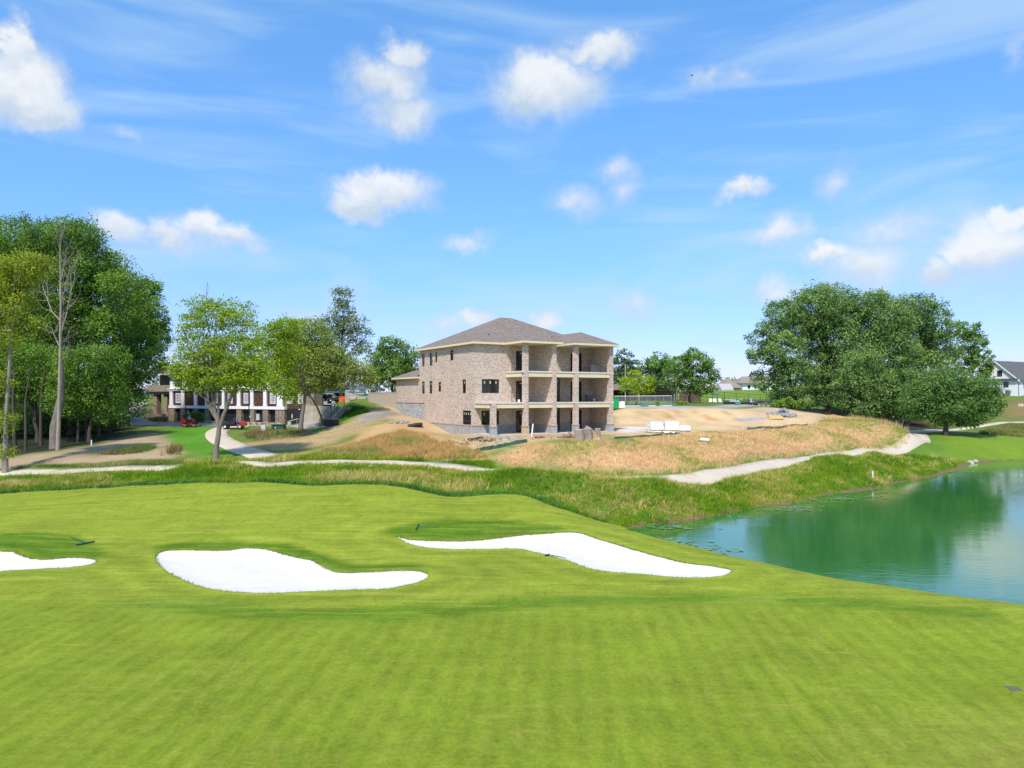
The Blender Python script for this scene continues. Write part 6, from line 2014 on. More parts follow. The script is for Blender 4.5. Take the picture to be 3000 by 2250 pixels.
def seated_person(label, loc, rz, shirt, hat):
    t = thing('person', label, 'person', loc, rz)
    # x forward, seat at z = 0
    V = [(0, 0, .05), (.02, 0, .28), (.03, 0, .48), (.04, 0, .60), (.07, 0, .74), (.03, .2, .5), (.16, .27, .26), (.38, .18, .24), (.47, .15, .26), (.03, -.2, .5), (.16, -.27, .26), (.38, -.18, .24), (.47, -.15, .26), (.05, .1, .05), (.45, .13, .1), (.48, .13, -.34), (.6, .13, -.38), (.05, -.1, .05), (.45, -.13, .1), (.48, -.13, -.34), (.6, -.13, -.38)]
    E = [(0, 1), (1, 2), (2, 3), (3, 4), (2, 5), (5, 6), (6, 7), (7, 8), (2, 9), (9, 10), (10, 11), (11, 12), (0, 13), (13, 14), (14, 15), (15, 16), (0, 17), (17, 18), (18, 19), (19, 20)]
    Rr = [.15, .15, .14, .06, .115, .07, .05, .04, .035, .07, .05, .04, .035, .1, .075, .055, .045, .1, .075, .055, .045]
    body = skin_obj('body', V, E, Rr, M_silk, t, 2)
    skin_obj('shirt', [(0, 0, .06), (.02, 0, .28), (.03, 0, .50), (.03, .21, .49), (.15, .275, .28), (.03, -.21, .49), (.15, -.275, .28)], [(0, 1), (1, 2), (2, 3), (3, 4), (2, 5), (5, 6)], [.17, .175, .155, .09, .07, .09, .07], shirt, t, 2)
    skin_obj('trousers', [(0, 0, .04), (.05, .1, .05), (.45, .13, .1), (.48, .13, -.28), (.05, -.1, .05), (.45, -.13, .1), (.48, -.13, -.28)], [(0, 1), (1, 2), (2, 3), (0, 4), (4, 5), (5, 6)], [.165, .115, .09, .075, .115, .09, .075], M_jeans, t, 2)
    MB().blob((.06, 0, .83), (.13, .12, .07), 10, 6).box(.12, -.08, .80, .26, .08, .815).build('cap', hat, t, smooth=True)
    return t


def wheel(parent, x, y, r, w, rim=M_rim, name='wheel'):
    o = MB().tube([(x, y - w / 2, r), (x, y - w / 2 + w * .15, r), (x, y + w / 2 - w * .15, r), (x, y + w / 2, r)], [r * .9, r, r, r * .9], 16).build(name, M_rub, parent)
    MB().tube([(x, y - w / 2 - .012, r), (x, y + w / 2 + .012, r)], r * .55, 12).build('rim', rim, o)
    return o


def utility_vehicle():
    p = g3(686, 1257, .06)
    t = thing('utility_vehicle', 'red utility vehicle with black cargo bed driving on the curved path', 'utility vehicle', p, R(6))
    for x in (-1.05, .95):
        for y in (-.62, .62): wheel(t, x, y, .30, .28)
    MB().sideprism([(-1.75, .55), (.25, .55), (.25, .62), (.35, 1.02), (.30, 1.02), (.18, .68), (-1.62, .68), (-1.74, 1.02), (-1.80, 1.02)], -.72, .72).box(-1.72, -.72, .62, .28, -.67, 1.0).box(-1.72, .67, .62, .28, .72, 1.0).build('cargo_bed', M_black, t)
    MB().box(-1.6, -.5, .36, 1.3, .5, .54).build('chassis', M_black, t)
    MB().sideprism([(.95, .42), (1.62, .42), (1.66, .72), (1.45, .98), (1.0, 1.05), (.95, .8)], -.62, .62).build('hood', M_red, t)
    MB().box(.3, -.6, .42, .95, .6, .5).build('floor_pan', M_red, t)
    for y in (-.3, .3): MB().bbox((.42, y, .72), (.42, .46, .16), .04).bbox((.22, y, .95), (.12, .46, .42), .04).build('seat', M_black, t)
    MB().tube([(.98, .3, .95), (.72, .3, 1.12)], .02, 6).tube([(.70, .16, 1.06), (.66, .3, 1.14), (.70, .44, 1.06)], .02, 6).build('steering_wheel', M_black, t)
    MB().tube([(.1, -.6, .6), (.08, -.6, 1.45), (.05, 0, 1.5), (.08, .6, 1.45), (.1, .6, .6)], .03, 7).build('roll_bar', M_red, t)
    for y in (-.45, .45): MB().blob((1.63, y, .68), (.04, .08, .06), 8, 5).build('headlight', M_pvc, t)
    return t


uv = utility_vehicle()
seated_person('person in a blue shirt driving the red utility vehicle', uv.location + Matrix.Rotation(R(6), 3, 'Z') @ Vector((.40, -.28, .80)), R(6), M_blue, M_blue)


def mower():
    p = g3(556, 1250, .04)
    t = thing('riding_mower', 'red riding reel mower parked beside the clipped hedge', 'mower', p, R(-12))
    wheel(t, -.75, -.42, .3, .22, M_red); wheel(t, -.75, .42, .3, .22, M_red)
    wheel(t, .62, -.5, .33, .3, M_red); wheel(t, .62, .5, .33, .3, M_red)
    MB().sideprism([(-1.25, .5), (-.35, .5), (-.35, .95), (-.55, 1.12), (-1.15, 1.1), (-1.27, .9)], -.45, .45).build('engine_cover', M_red, t)
    MB().box(-.9, -.3, .32, .9, .3, .5).build('chassis', M_black, t)
    MB().box(-.35, -.45, .5, .75, .45, .57).build('platform', M_red, t)
    MB().bbox((-.12, 0, .72), (.5, .5, .18), .05).bbox((-.36, 0, 1.0), (.14, .5, .5), .05).build('seat', M_black, t)
    MB().bbox((.62, 0, .82), (.28, .5, .5), .06).build('dash', M_red, t)
    MB().tube([(.55, 0, 1.0), (.40, 0, 1.18)], .025, 6).tube([(.34, -.18, 1.12), (.40, 0, 1.22), (.34, .18, 1.12)], .02, 6).build('steering_wheel', M_black, t)
    MB().tube([(-.5, -.45, .9), (-.55, -.45, 1.75), (-.55, .45, 1.75), (-.5, .45, .9)], .03, 7).build('roll_bar', M_black, t)
    for (x, y) in ((1.25, -.55), (1.25, .55), (.0, -.85)):
        r_ = MB().tube([(x, y - .36, .16), (x, y + .36, .16)], .13, 10).box(x - .2, y - .38, .24, x + .2, y + .38, .30).build('cutting_reel', M_steel, t)
        MB().tube([(x - .1, y, .28), (.7, y * .4, .5)], .03, 6).build('lift_arm', M_red, t)
    return t


mw_ = mower()
seated_person('person in grey clothes and cap sitting on the red mower', mw_.location + Matrix.Rotation(R(-12), 3, 'Z') @ Vector((-.12, 0, .82)), R(-12), M_grey_sh, plain('tan_cap', (.4, .35, .28), .8))


def golf_cart(label, px, py, d, rz, roof, body):
    x, y = (px - 1500) / FPX * d, d
    t = thing('golf_cart', label, 'golf cart', (x, y, max(h(x, y), TERR) + .02), rz, 'golf carts on the upper yard')
    for a in (-.8, .82):
        for b in (-.48, .48): wheel(t, a, b, .23, .2)
    MB().sideprism([(-1.1, .3), (1.15, .3), (1.2, .55), (1.05, .82), (.72, .88), (.62, .42), (.0, .42), (-.05, .66), (-1.1, .66), (-1.18, .5)], -.55, .55).build('body', body, t)
    MB().bbox((-.3, 0, .74), (.5, 1.05, .14), .04).bbox((-.58, 0, 1.0), (.12, 1.05, .42), .04).build('seat', plain('grey_vinyl', (.35, .35, .34), .6), t)
    MB().bbox((-.08, 0, 1.92), (1.9, 1.15, .08), .035).build('roof', roof, t)
    for (a, b, c) in ((.78, .5, .6), (.78, -.5, .6), (-.86, .5, -.8), (-.86, -.5, -.8)):
        MB().tube([(a, b, .75), (c, b, 1.9)], .02, 6).build('roof_post', M_black, t)
    MB().box(.70, -.48, .9, .72, .48, 1.8).build('windscreen', glass_mat('cart_glass', (.12, .14, .15), .1) if 'cart_glass' not in bpy.data.materials else bpy.data.materials['cart_glass'], t)
    MB().tube([(.72, .25, .85), (.45, .25, 1.08)], .02, 6).tube([(.42, .1, 1.02), (.40, .25, 1.1), (.42, .4, 1.02)], .018, 6).build('steering_wheel', M_black, t)
    MB().box(-1.5, -.5, .52, -1.1, .5, .58).box(-1.52, -.5, .58, -1.46, .5, .9).build('bag_rack', M_black, t)
    return t


# ---- upper yard: retaining wall, stair, carts, bin, condensers
TERR = CZ - 1.62
wa_, wb_ = at(900, 1243, 105.0), at(985, 1243, 102.6)
dv = Vector((wb_.x - wa_.x, wb_.y - wa_.y, 0)); WL = dv.length
rwz = math.atan2(dv.y, dv.x)
rw = thing('retaining_wall', 'stained concrete retaining wall under the parked golf carts', 'wall', (wa_.x, wa_.y, CZ - 4.4), rwz)
MB().box(-.6, 0, -.4, WL, .45, 2.82).build('wall', M_conc, rw)
MB().box(-.6, -.03, 2.82, WL + .02, .5, 2.92).build('coping', plain('coping_concrete', (.48, .43, .36), .9, var=.2), rw)
for k in range(1, 4): MB().box(WL * k / 4 - .015, -.012, -.3, WL * k / 4 + .015, 0.0, 2.8).build('joint', plain('dark_joint', (.22, .19, .15), .9), rw)  # thin darker strips along the joints of the wall
MB().box(WL - 1.5, -.02, .9, WL - .6, .0, 1.7).build('hatch', plain('steel_hatch', (.10, .12, .15), .5), rw)
RM = Matrix.Translation((wa_.x, wa_.y, CZ - 4.4)) @ Matrix.Rotation(rwz, 4, 'Z')
yard = MB().prism([(-.6, .46), (WL + 2.2, .46), (WL + 4.5, 9), (-1.0, 9)], -1.0, 2.76)
yo = yard.build('upper_yard', plain('yard_concrete', (.42, .37, .31), .92, var=.2, scale=.8))
yo.matrix_world = RM; yo['kind'] = 'structure'
st = thing('concrete_stair', 'concrete stair with black railing running down beside the retaining wall', 'stair', (wb_.x, wb_.y, CZ - 4.4), rwz)
for k in range(14):
    MB().box(.05, .2 - k * .27 - .3, -.5, 1.15, .2 - k * .27, 2.7 - k * .2).build('step', M_conc, st)
for xx in (.02, 1.18):
    MB().sideprism([(-3.6, -.6), (.6, -.6), (.6, 2.95), (.2, 2.95), (-3.6, .25)], -.1, .1, Matrix.Translation((xx, 0, 0)) @ Matrix.Rotation(R(90), 4, 'Z')).build('stringer_wall', M_conc, st)
for xx in (.02, 1.18):
    for (y, z) in ((.35, 2.95), (-1.2, 1.85), (-2.4, 1.05), (-3.5, .3)):
        MB().tube([(xx, y, z - .1), (xx, y, z + 1.0)], .035, 6).build('rail_post', M_black, st)
    MB().tube([(xx, .35, 3.93), (xx, -3.5, 1.3)], .035, 6).tube([(xx, .35, 3.45), (xx, -3.5, .82)], .025, 6).build('rail', M_black, st)
b = g3(970, 1249)
t = thing('steel_bin', 'dark grey steel bin at the foot of the concrete stair', 'bin', b, rwz)
MB().sideprism([(-.75, .0), (.75, .0), (.9, .85), (-.9, .85)], -.5, .5).build('body', M_black, t)
MB().bbox((0, 0, .9), (1.9, 1.1, .1), .03).build('lid', plain('bin_lid', (.10, .11, .12), .5), t)
golf_cart('pale roofed golf cart parked at the edge of the retaining wall', 960, 1190, 107.2, R(8), plain('cart_roof', (.62, .62, .60), .5), plain('cart_body', (.36, .36, .34), .4))
golf_cart('dark golf cart parked between the pale cart and the orange bin', 988, 1189, 109.0, R(-14), M_black, plain('cart_body_dark', (.05, .055, .06), .4))
p = at(1008, 1190, 108.5)
t = thing('orange_bin', 'bright orange plastic bulk bin beside the golf carts', 'bin', (p.x, p.y, TERR + .02), R(-20))
MB().bbox((0, 0, .72), (1.15, 1.1, 1.35), .05).build('body', M_orange, t)
for k in range(3): MB().box(-.6, -.57, .3 + k * .4, .6, -.552, .36 + k * .4).build('rib', M_orange, t)
MB().bbox((0, 0, 1.44), (1.22, 1.18, .1), .03).build('lid', M_orange, t)
p = at(921, 1190, 109.5)
t = thing('stone_fireplace', 'outdoor stone fireplace with dark firebox behind the retaining wall', 'fireplace', (p.x, p.y, TERR + .02), R(-15))
MB().box(-.95, -.3, 0, .95, .5, .3).box(-.9, -.1, .3, -.45, .5, 1.1).box(.45, -.1, .3, .9, .5, 1.1).box(-.9, -.1, 1.1, .9, .5, 1.5).build('surround', M_stone, t)
MB().box(-.45, .2, .3, .45, .5, 1.1).build('firebox', M_black, t)
MB().bbox((0, .18, 1.55), (2.05, .85, .1), .03).build('mantel', M_conc, t)
MB().sideprism([(-.8, 1.6), (.8, 1.6), (.4, 2.0), (-.4, 2.0)], -.05, .45).build('hood', M_stone, t)
GA = 'condensers beside the deck'
for (px, py, d, lab) in [(1024, 1174, 116, 'leftmost of the air conditioner condensers under the deck rail'), (1038, 1174, 117, 'second air conditioner condenser from the orange bin'), (1050, 1175, 118, 'third air conditioner condenser from the orange bin'), (1061, 1178, 113, 'air conditioner condenser standing forward on the mulch'), (1075, 1170, 119, 'upper condenser against the tan wall'), (1075, 1180, 112, 'lower condenser partly behind the tan wall')]:
    p = at(px, py, d)
    zz = h(p.x, p.y)
    t = thing('air_conditioner', lab, 'air conditioner', (p.x, p.y, zz), R(12), GA)
    hz_ = max(.9, p.z - zz + .8) if False else 1.0
    ped = max(.1, p.z - zz)
    MB().box(-.45, -.45, -.3, .45, .45, ped).build('pad', M_conc, t)
    MB().bbox((0, 0, ped + .42), (.78, .78, .84), .05).build('casing', M_ac, t)
    for k in range(5): MB().box(-.34, -.405, ped + .12 + k * .14, .34, -.392, ped + .18 + k * .14).build('grille_slat', plain('grille_dark', (.12, .13, .14), .6), t)
    MB().tube([(0, 0, ped + .84), (0, 0, ped + .88)], .33, 14).build('fan_guard', M_black, t)
wq = at(1082, 1193, 103.5); we = HC + HU * 23.6
wd = Vector((we.x - wq.x, we.y - wq.y, 0))
t = thing('garden_wall', 'plain tan wall joining the left end of the brick house', 'wall', (wq.x, wq.y, CZ - 2.6), math.atan2(wd.y, wd.x))
MB().box(0, 0, -.6, wd.length + .6, .25, 3.05).build('wall', M_tan, t)
MB().box(-.02, -.04, 3.05, wd.length + .6, .29, 3.13).build('coping', M_tan, t)
MB().box(-.14, -.1, -.6, .16, .3, 3.1).build('end_pier', M_tan, t)
p = at(1034, 1191, 106)
t = thing('ramp_wall', 'low sloping concrete cheek wall right of the orange bin', 'wall', (p.x, p.y, h(p.x, p.y)), R(-8))
MB().sideprism([(-1.2, -.4), (2.0, -.4), (2.0, .25), (-1.2, 1.2)], -.12, .12).build('wall', M_conc, t)
MB().bbox((.2, -.7, .22), (1.2, .5, .44), .05).build('stone_bench', M_conc, t)

# ---- utility boxes near the path
p = g3(817, 1264)
t = thing('transformer_box', 'large dark green transformer box beside the curved path', 'transformer', p, R(-4))
MB().bbox((0, 0, .46), (1.7, 1.1, .9), .05).build('cabinet', M_green, t)
MB().bbox((0, -.03, .95), (1.78, 1.2, .1), .03).build('lid', M_green, t)
MB().box(-.012, -.562, .06, .012, -.552, .86).build('door_seam', M_black, t); MB().box(-.34, -.566, .5, -.2, -.552, .62).build('sticker', M_pvc, t)
p = g3(772, 1265)
t = thing('meter_cabinet', 'tilted grey utility cabinet left of the green transformer', 'utility box', p, R(8))
MB().cbox((0, 0, .55), (.62, .4, 1.1), 0, 0, R(-7)).build('cabinet', plain('cabinet_grey', (.45, .46, .45), .6, var=.25), t)
MB().cbox((-.10, -.02, 1.14), (.72, .5, .07), 0, 0, R(-7)).build('hood', plain('cabinet_dark', (.16, .16, .16), .6), t)
MB().cbox((.04, -.21, .5), (.4, .02, .7), 0, 0, R(-7)).build('door', plain('cabinet_pale', (.6, .6, .58), .6), t)
p = g3(857, 1246)
t = thing('sloped_panel', 'pale tilted panel on green legs in front of the garage door', 'panel', p, R(10))
MB().cbox((.1, 0, .78), (1.5, .8, .07), 0, 0, R(-16)).build('panel', plain('pale_panel', (.62, .66, .62), .5), t)
MB().bbox((-.42, 0, .3), (.5, .7, .6), .06).build('stand', plain('pale_green_stand', (.36, .45, .36), .6), t)
MB().box(.62, -.3, -.1, .67, -.25, .92).box(.62, .25, -.1, .67, .3, .92).build('prop_leg', M_steel, t)
t = thing('retaining_edge', 'low stone block edging of the mulch bed before the louvred bays', 'wall', g3(600, 1240), math.atan2(-14, 24.2))
for k in range(38):
    for r_ in range(2): MB().bbox((k * .46 + (.23 if r_ else 0), 0, .1 + r_ * .2), (.44, .3, .19), .03).build('edging_stone', M_conc if (k + r_) % 3 else M_stone, t)

# ---- construction clutter round the brick house


def wrapped(label, px, py, size, rz, mat=M_wrap):
    p = g3(px, py, dmin=60)
    t = thing('wrapped_pallet', label, 'pallet', p, rz, 'plastic wrapped pallets on the lot')
    sx_, sy_, sz_ = size
    rs2 = random.Random(px)
    MB().bbox((0, 0, .08), (sx_, sy_, .14), .02).build('pallet', M_wood, t)
    m = MB()
    nx, nz = 7, 4
    vs_ = []
    for k in range(nz + 1):
        for i in range(4 * nx):
            s_ = i // nx; f_ = (i % nx) / nx
            c = [(-1 + 2 * f_, -1), (1, -1 + 2 * f_), (1 - 2 * f_, 1), (-1, 1 - 2 * f_)][s_]
            q = 1 + rs2.uniform(-.05, .05) + (.04 if k == 0 else 0)
            vs_.append((c[0] * sx_ / 2 * q, c[1] * sy_ / 2 * q, .15 + sz_ * k / nz * (1 + rs2.uniform(-.03, .03))))
    n_ = 4 * nx
    fs_ = [(k * n_ + i, k * n_ + (i + 1) % n_, (k + 1) * n_ + (i + 1) % n_, (k + 1) * n_ + i) for k in range(nz) for i in range(n_)] + [tuple(nz * n_ + i for i in range(n_))]
    m.add(vs_, fs_).build('wrapping', mat, t)
    return t


wrapped('large white plastic wrapped stack nearest the house on the dirt lot', 1918, 1262, (1.7, 1.2, .95), R(15))
wrapped('white wrapped stack in the middle with a grey gap', 1963, 1262, (1.8, 1.2, 1.0), R(10))
wrapped('low white wrapped stack at the right of the three', 2003, 1264, (1.3, 1.1, .6), R(12))
wrapped('white wrapped crate behind the dumpster at the top of the dirt bank', 1819, 1197, (1.1, .9, 1.0), R(5))
p = g3(1940, 1268, .02, dmin=60)
t = thing('plastic_sheet', 'crumpled white plastic sheet spread before the wrapped stacks', 'sheet', p, R(10))
m = MB(); rs2 = random.Random(8); N_ = 14
vs_ = []
for j in range(5):
    for i in range(N_):
        x = -2.2 + 4.4 * i / (N_ - 1); y = -.5 + 1.0 * j / 4
        wx = Matrix.Rotation(R(10), 3, 'Z') @ Vector((x, y, 0)) + p
        vs_.append((x, y + rs2.uniform(-.05, .05), h(wx.x, wx.y) - p.z + rs2.uniform(.02, .22)))
m.add(vs_, [(j * N_ + i, j * N_ + i + 1, (j + 1) * N_ + i + 1, (j + 1) * N_ + i) for j in range(4) for i in range(N_ - 1)]).build('sheet', M_wrap, t)


def rubble(name, label, px, py, n, size, spread, hgt, mat, cat, piece, seed):
    p = g3(px, py, dmin=55)
    t = thing(name, label, cat, p)
    rs2 = random.Random(seed)
    b_ = MB().bbox((0, 0, 0), size, min(size) * .12)
    me0 = bpy.data.meshes.new(piece); me0.from_pydata(b_.v, [], b_.f); me0.update(); me0.materials.append(mat)
    for k in range(n):
        a = rs2.uniform(0, 6.28); r_ = spread * rs2.random() ** .6
        x, y = r_ * math.cos(a), r_ * math.sin(a) * .6
        o = bpy.data.objects.new(piece, me0); COL.objects.link(o); o.parent = t
        zz = h(p.x + x, p.y + y) - p.z
        o.location = (x, y, zz + .04 + rs2.random() * hgt * max(0, 1 - r_ / spread))
        o.rotation_euler = (rs2.uniform(-.7, .7), rs2.uniform(-.7, .7), rs2.uniform(0, 3.14))
        s_ = rs2.uniform(.7, 1.3); o.scale = (s_, s_, s_)
    return t


M_pbrick = plain('loose_brick', (.30, .18, .14), .9, var=.4, scale=9)
rubble('brick_pile', 'heap of broken brick beside the tree stumps at the porch', 1662, 1283, 60, (.24, .12, .09), 1.0, .75, M_pbrick, 'brick pile', 'brick', 1)
rubble('brick_pile', 'small heap of brick scraps under the leaning white pipe', 1580, 1283, 24, (.24, .12, .09), .6, .3, M_pbrick, 'brick pile', 'brick', 2)
rubble('debris_pile', 'heap of wood scraps and torn paper at the corner porch column', 1423, 1292, 32, (.55, .12, .05), .9, .4, M_osb, 'debris', 'scrap', 3)
rubble('stone_pile', 'pile of grey broken stone at the right end of the dirt bank', 2290, 1218, 55, (.7, .5, .4), 2.4, 1.1, M_rub_stone, 'rubble', 'stone', 4)
rubble('stone_scatter', 'scatter of pale concrete chunks by the block wall', 1172, 1240, 16, (.4, .25, .2), 1.6, .2, M_rub_stone, 'rubble', 'chunk', 5)
rubble('board_scatter', 'loose boards lying on the dirt in front of the house corner', 1362, 1296, 9, (1.6, .14, .05), 1.6, .1, M_wood, 'boards', 'board', 6)
p = g3(1392, 1287, .05, dmin=55)
t = thing('black_tarp', 'crumpled black tarp on the gravel before the house corner', 'tarp', p, R(20))
m = MB(); rs2 = random.Random(18)
vs_ = []
for j in range(4):
    for i in range(9):
        x = -1.1 + 2.2 * i / 8; y = -.4 + .8 * j / 3
        wx = Matrix.Rotation(R(20), 3, 'Z') @ Vector((x, y, 0)) + p
        vs_.append((x, y, h(wx.x, wx.y) - p.z + rs2.uniform(.0, .16)))
m.add(vs_, [(j * 9 + i, j * 9 + i + 1, (j + 1) * 9 + i + 1, (j + 1) * 9 + i) for j in range(3) for i in range(8)]).build('sheet', M_black, t)
for (px, py, r_, hh, lab) in [(1697, 1289, .46, 1.05, 'cut tree stump at the left of the group before the porch'), (1722, 1288, .42, 1.15, 'cut tree stump in the middle leaning on the brown board'), (1751, 1287, .30, 1.1, 'thin stump right of the brown curved board')]:
    p = g3(px, py, dmin=55)
    t = thing('tree_stump', lab, 'stump', p, 0, 'tree stumps before the porch')
    rs2 = random.Random(px)
    n_ = 18
    ring = [(math.cos(2 * math.pi * i / n_), math.sin(2 * math.pi * i / n_)) for i in range(n_)]
    m = MB(); vs_ = []
    for k in range(4):
        for c, s_ in ring:
            q = r_ * (1.18 - .05 * k + rs2.uniform(-.06, .06)); vs_.append((c * q, s_ * q, -.25 + (hh + .25) * k / 3))
    m.add(vs_, [(k * n_ + i, k * n_ + (i + 1) % n_, (k + 1) * n_ + (i + 1) % n_, (k + 1) * n_ + i) for k in range(3) for i in range(n_)]).build('bark', M_stump, t)
    MB().tube([(0, 0, hh - .02), (0, 0, hh + .03)], r_ * 1.0, 18).build('cut_face', M_stumptop, t)
p = g3(1736, 1288, dmin=55)
t = thing('curved_board', 'large brown warped board leaning against the tree stumps', 'board', p, R(20))
m = MB(); vs_ = []
for j in range(2):
    for i in range(9):
        f_ = i / 8
        vs_.append((-.85 + 1.7 * f_, .35 * math.sin(f_ * 2.6) - j * .06, 1.45 - 1.3 * f_ ** 2.2)); vs_.append((-.75 + 1.75 * f_, .0 - j * .06 - .2, -.15))
fs_ = []
for i in range(8):
    a = i * 2
    fs_ += [(a, a + 2, a + 3, a + 1), (18 + a, 18 + a + 1, 18 + a + 3, 18 + a + 2), (a, 18 + a, 18 + a + 2, a + 2)]
m.add(vs_, fs_).build('sheet', M_osb, t)


def house_thing(name, label, cat, x, y, z, rz=0.0):
    return thing(name, label, cat, HM @ Vector((x, y, z)), R(31) + rz)


b = hplane(1722, 1168, 1, -1.6)
t = house_thing('refuse_bin', 'dark grey round bin covered with a bent sheet on the middle porch', 'bin', b.x, b.y, 3.5)
MB().tube([(0, 0, 0), (0, 0, .35), (0, 0, .75)], [.24, .27, .30], 14).build('body', plain('bin_plastic', (.07, .09, .11), .5), t)
MB().add([(-.45, -.25, .82), (.0, -.25, .74), (.35, -.25, .98), (.6, -.25, 1.22), (-.45, .25, .82), (.0, .25, .74), (.35, .25, .98), (.6, .25, 1.22), (-.45, -.25, .84), (.0, -.25, .76), (.35, -.25, 1.0), (.6, -.25, 1.24), (-.45, .25, .84), (.0, .25, .76), (.35, .25, 1.0), (.6, .25, 1.24)], [(0, 4, 5, 1), (1, 5, 6, 2), (2, 6, 7, 3), (8, 9, 13, 12), (9, 10, 14, 13), (10, 11, 15, 14), (0, 1, 9, 8), (1, 2, 10, 9), (2, 3, 11, 10)]).build('bent_sheet', M_drywall, t)
b = hplane(1741, 1172, 1, -1.2)
t = house_thing('bucket', 'white bucket on the middle porch right of the dark bin', 'bucket', b.x, b.y, 3.5)
MB().tube([(0, 0, 0), (0, 0, .38)], [.13, .155], 12).build('pail', M_pvc, t); MB().tube([(0, 0, .38), (0, 0, .41)], .165, 12).build('rim', M_pvc, t)
t = house_thing('brick_stack', 'low stack of brown brick on the middle porch by the bucket', 'brick stack', 15.0, -.6, 3.5)
for k in range(9): MB().bbox(((k % 3) * .24, 0, .05 + (k // 3) * .09), (.22, .1, .075), .008).build('brick', M_pbrick, t)
b0 = hplane(1737, 1088, 1, -2.6)
t = house_thing('drywall_sheet', 'tan wallboard sheet leaning at the right of the top porch', 'board', b0.x, -2.2, 6.95)
MB().add([(0, 0, .03), (2.35, 0, .03), (2.75, .55, 1.0), (.45, .55, 1.0), (0, .02, .03), (2.35, .02, .03), (2.75, .57, 1.0), (.45, .57, 1.0)], [(0, 1, 2, 3), (7, 6, 5, 4), (0, 4, 5, 1), (1, 5, 6, 2), (2, 6, 7, 3), (3, 7, 4, 0)]).build('sheet', M_drywall, t)
b = hplane(1529, 1172, 1, -3.2)
t = house_thing('paint_tin', 'small white tin on the middle porch against the tall column', 'tin', 3.75, -3.2, 3.5)
MB().tube([(0, 0, 0), (0, 0, .3)], .13, 12).build('tin', M_pvc, t); MB().tube([(0, 0, .3), (0, 0, .32)], .12, 12).build('lid', M_steel, t)
p = g3(1228, 1252, dmin=60)
t = thing('drain_pipe', 'black pipe end sticking out of the dirt below the block wall', 'pipe', p, R(40))
MB().tube([(-1.2, .6, .1), (0, 0, .32), (.35, -.2, .30)], .26, 12, cap=False).build('pipe', M_bpipe, t)
for k in range(5): MB().tube([(-.5 + k * .16, .25 - k * .09, .27 + k * .01), (-.44 + k * .16, .22 - k * .09, .275 + k * .01)], .29, 12).build('rib', M_bpipe, t)
p = g3(1231, 1283, .02, dmin=60)
t = thing('timber_plank', 'pale plank lying on the dry grass slope left of the house', 'plank', p, R(-28))
n = slope_at(p)
MB().cbox((0, 0, .10), (2.0, .26, .05), 0, 0, R(6)).build('plank', plain('pale_plank', (.62, .52, .42), .85, var=.15), t)
p = g3(2065, 1296, .05)
t = thing('plastic_roll', 'white plastic roll dropped on the golden grass mound', 'roll', p, R(-35))
MB().tube([(-.55, 0, .22), (-.4, 0, .25), (.4, 0, .22), (.55, 0, .18)], [.12, .2, .19, .1], 10).build('roll', M_wrap, t)


def silt(label, pts_px, hgt=.45):
    pts_ = []
    fine = smooth_open([np.array(hit(a, b_, dmin=55)) for a, b_ in pts_px], 6)
    p0 = Vector((*fine[0], h(*fine[0])))
    t = thing('silt_fence', label, 'silt fence', p0, 0, 'green silt fences')
    m = MB(); rs2 = random.Random(len(label)); vs_ = []
    for q in fine:
        z = h(q[0], q[1]); s_ = rs2.uniform(.75, 1.1) * hgt
        vs_ += [(q[0] - p0.x, q[1] - p0.y, z - p0.z - .05), (q[0] - p0.x + rs2.uniform(-.03, .03), q[1] - p0.y + rs2.uniform(-.12, .05), z - p0.z + s_)]
    n_ = len(fine)
    m.add(vs_, [(2 * i, 2 * i + 2, 2 * i + 3, 2 * i + 1) for i in range(n_ - 1)]).build('fabric', M_silt, t)
    for q in fine[::3]:
        z = h(q[0], q[1])
        MB().box(q[0] - p0.x - .02, q[1] - p0.y + .02, z - p0.z - .2, q[0] - p0.x + .02, q[1] - p0.y + .06, z - p0.z + hgt + .22).build('stake', M_wood, t)


silt('green silt fence sagging on the slope below the front porch', [(1384, 1326), (1430, 1319), (1480, 1309), (1545, 1296)], .4)
silt('low green silt fence in front of the wrapped pallets', [(1800, 1285), (1860, 1281), (1920, 1277), (1990, 1271)], .2)
silt('green silt fence along the top of the golden mound', [(2190, 1259), (2240, 1257), (2300, 1253), (2366, 1247)], .35)
for i, (px, py, hh, lab) in enumerate([(1386, 1328, .9, 'leaning timber stake at the left end of the sagging silt fence'), (2176, 1262, .75, 'pair of pale stakes left of the long silt fence'), (2287, 1254, 1.1, 'tallest white stake along the long silt fence'), (2309, 1253, .7, 'short pale stake right of the tallest white stake'), (2377, 1247, .7, 'pale stake at the right end of the long silt fence'), (2420, 1234, .8, 'white stake where the dirt meets the mound top'), (2004, 1272, .6, 'thin brown stake right of the low silt fence')]):
    p = g3(px, py, dmin=55)
    o = MB().add([(-.035, -.02, -.3), (.035, -.02, -.3), (.035, .02, -.3), (-.035, .02, -.3), (-.03, -.02, hh * .93), (.05, -.02, hh), (.05, .02, hh), (-.03, .02, hh * .93)], [(0, 1, 5, 4), (1, 2, 6, 5), (2, 3, 7, 6), (3, 0, 4, 7), (4, 5, 6, 7)]).build('survey_stake', plain('pale_stake', (.66, .58, .48), .8), None)
    o.location = p
    tag(o, lab, 'stake', 'survey stakes')
p = g3(2270, 1227, dmin=70)
t = thing('ochre_sand_heap', 'low heap of ochre sand in front of the grey stone pile', 'tarp', p, R(8))
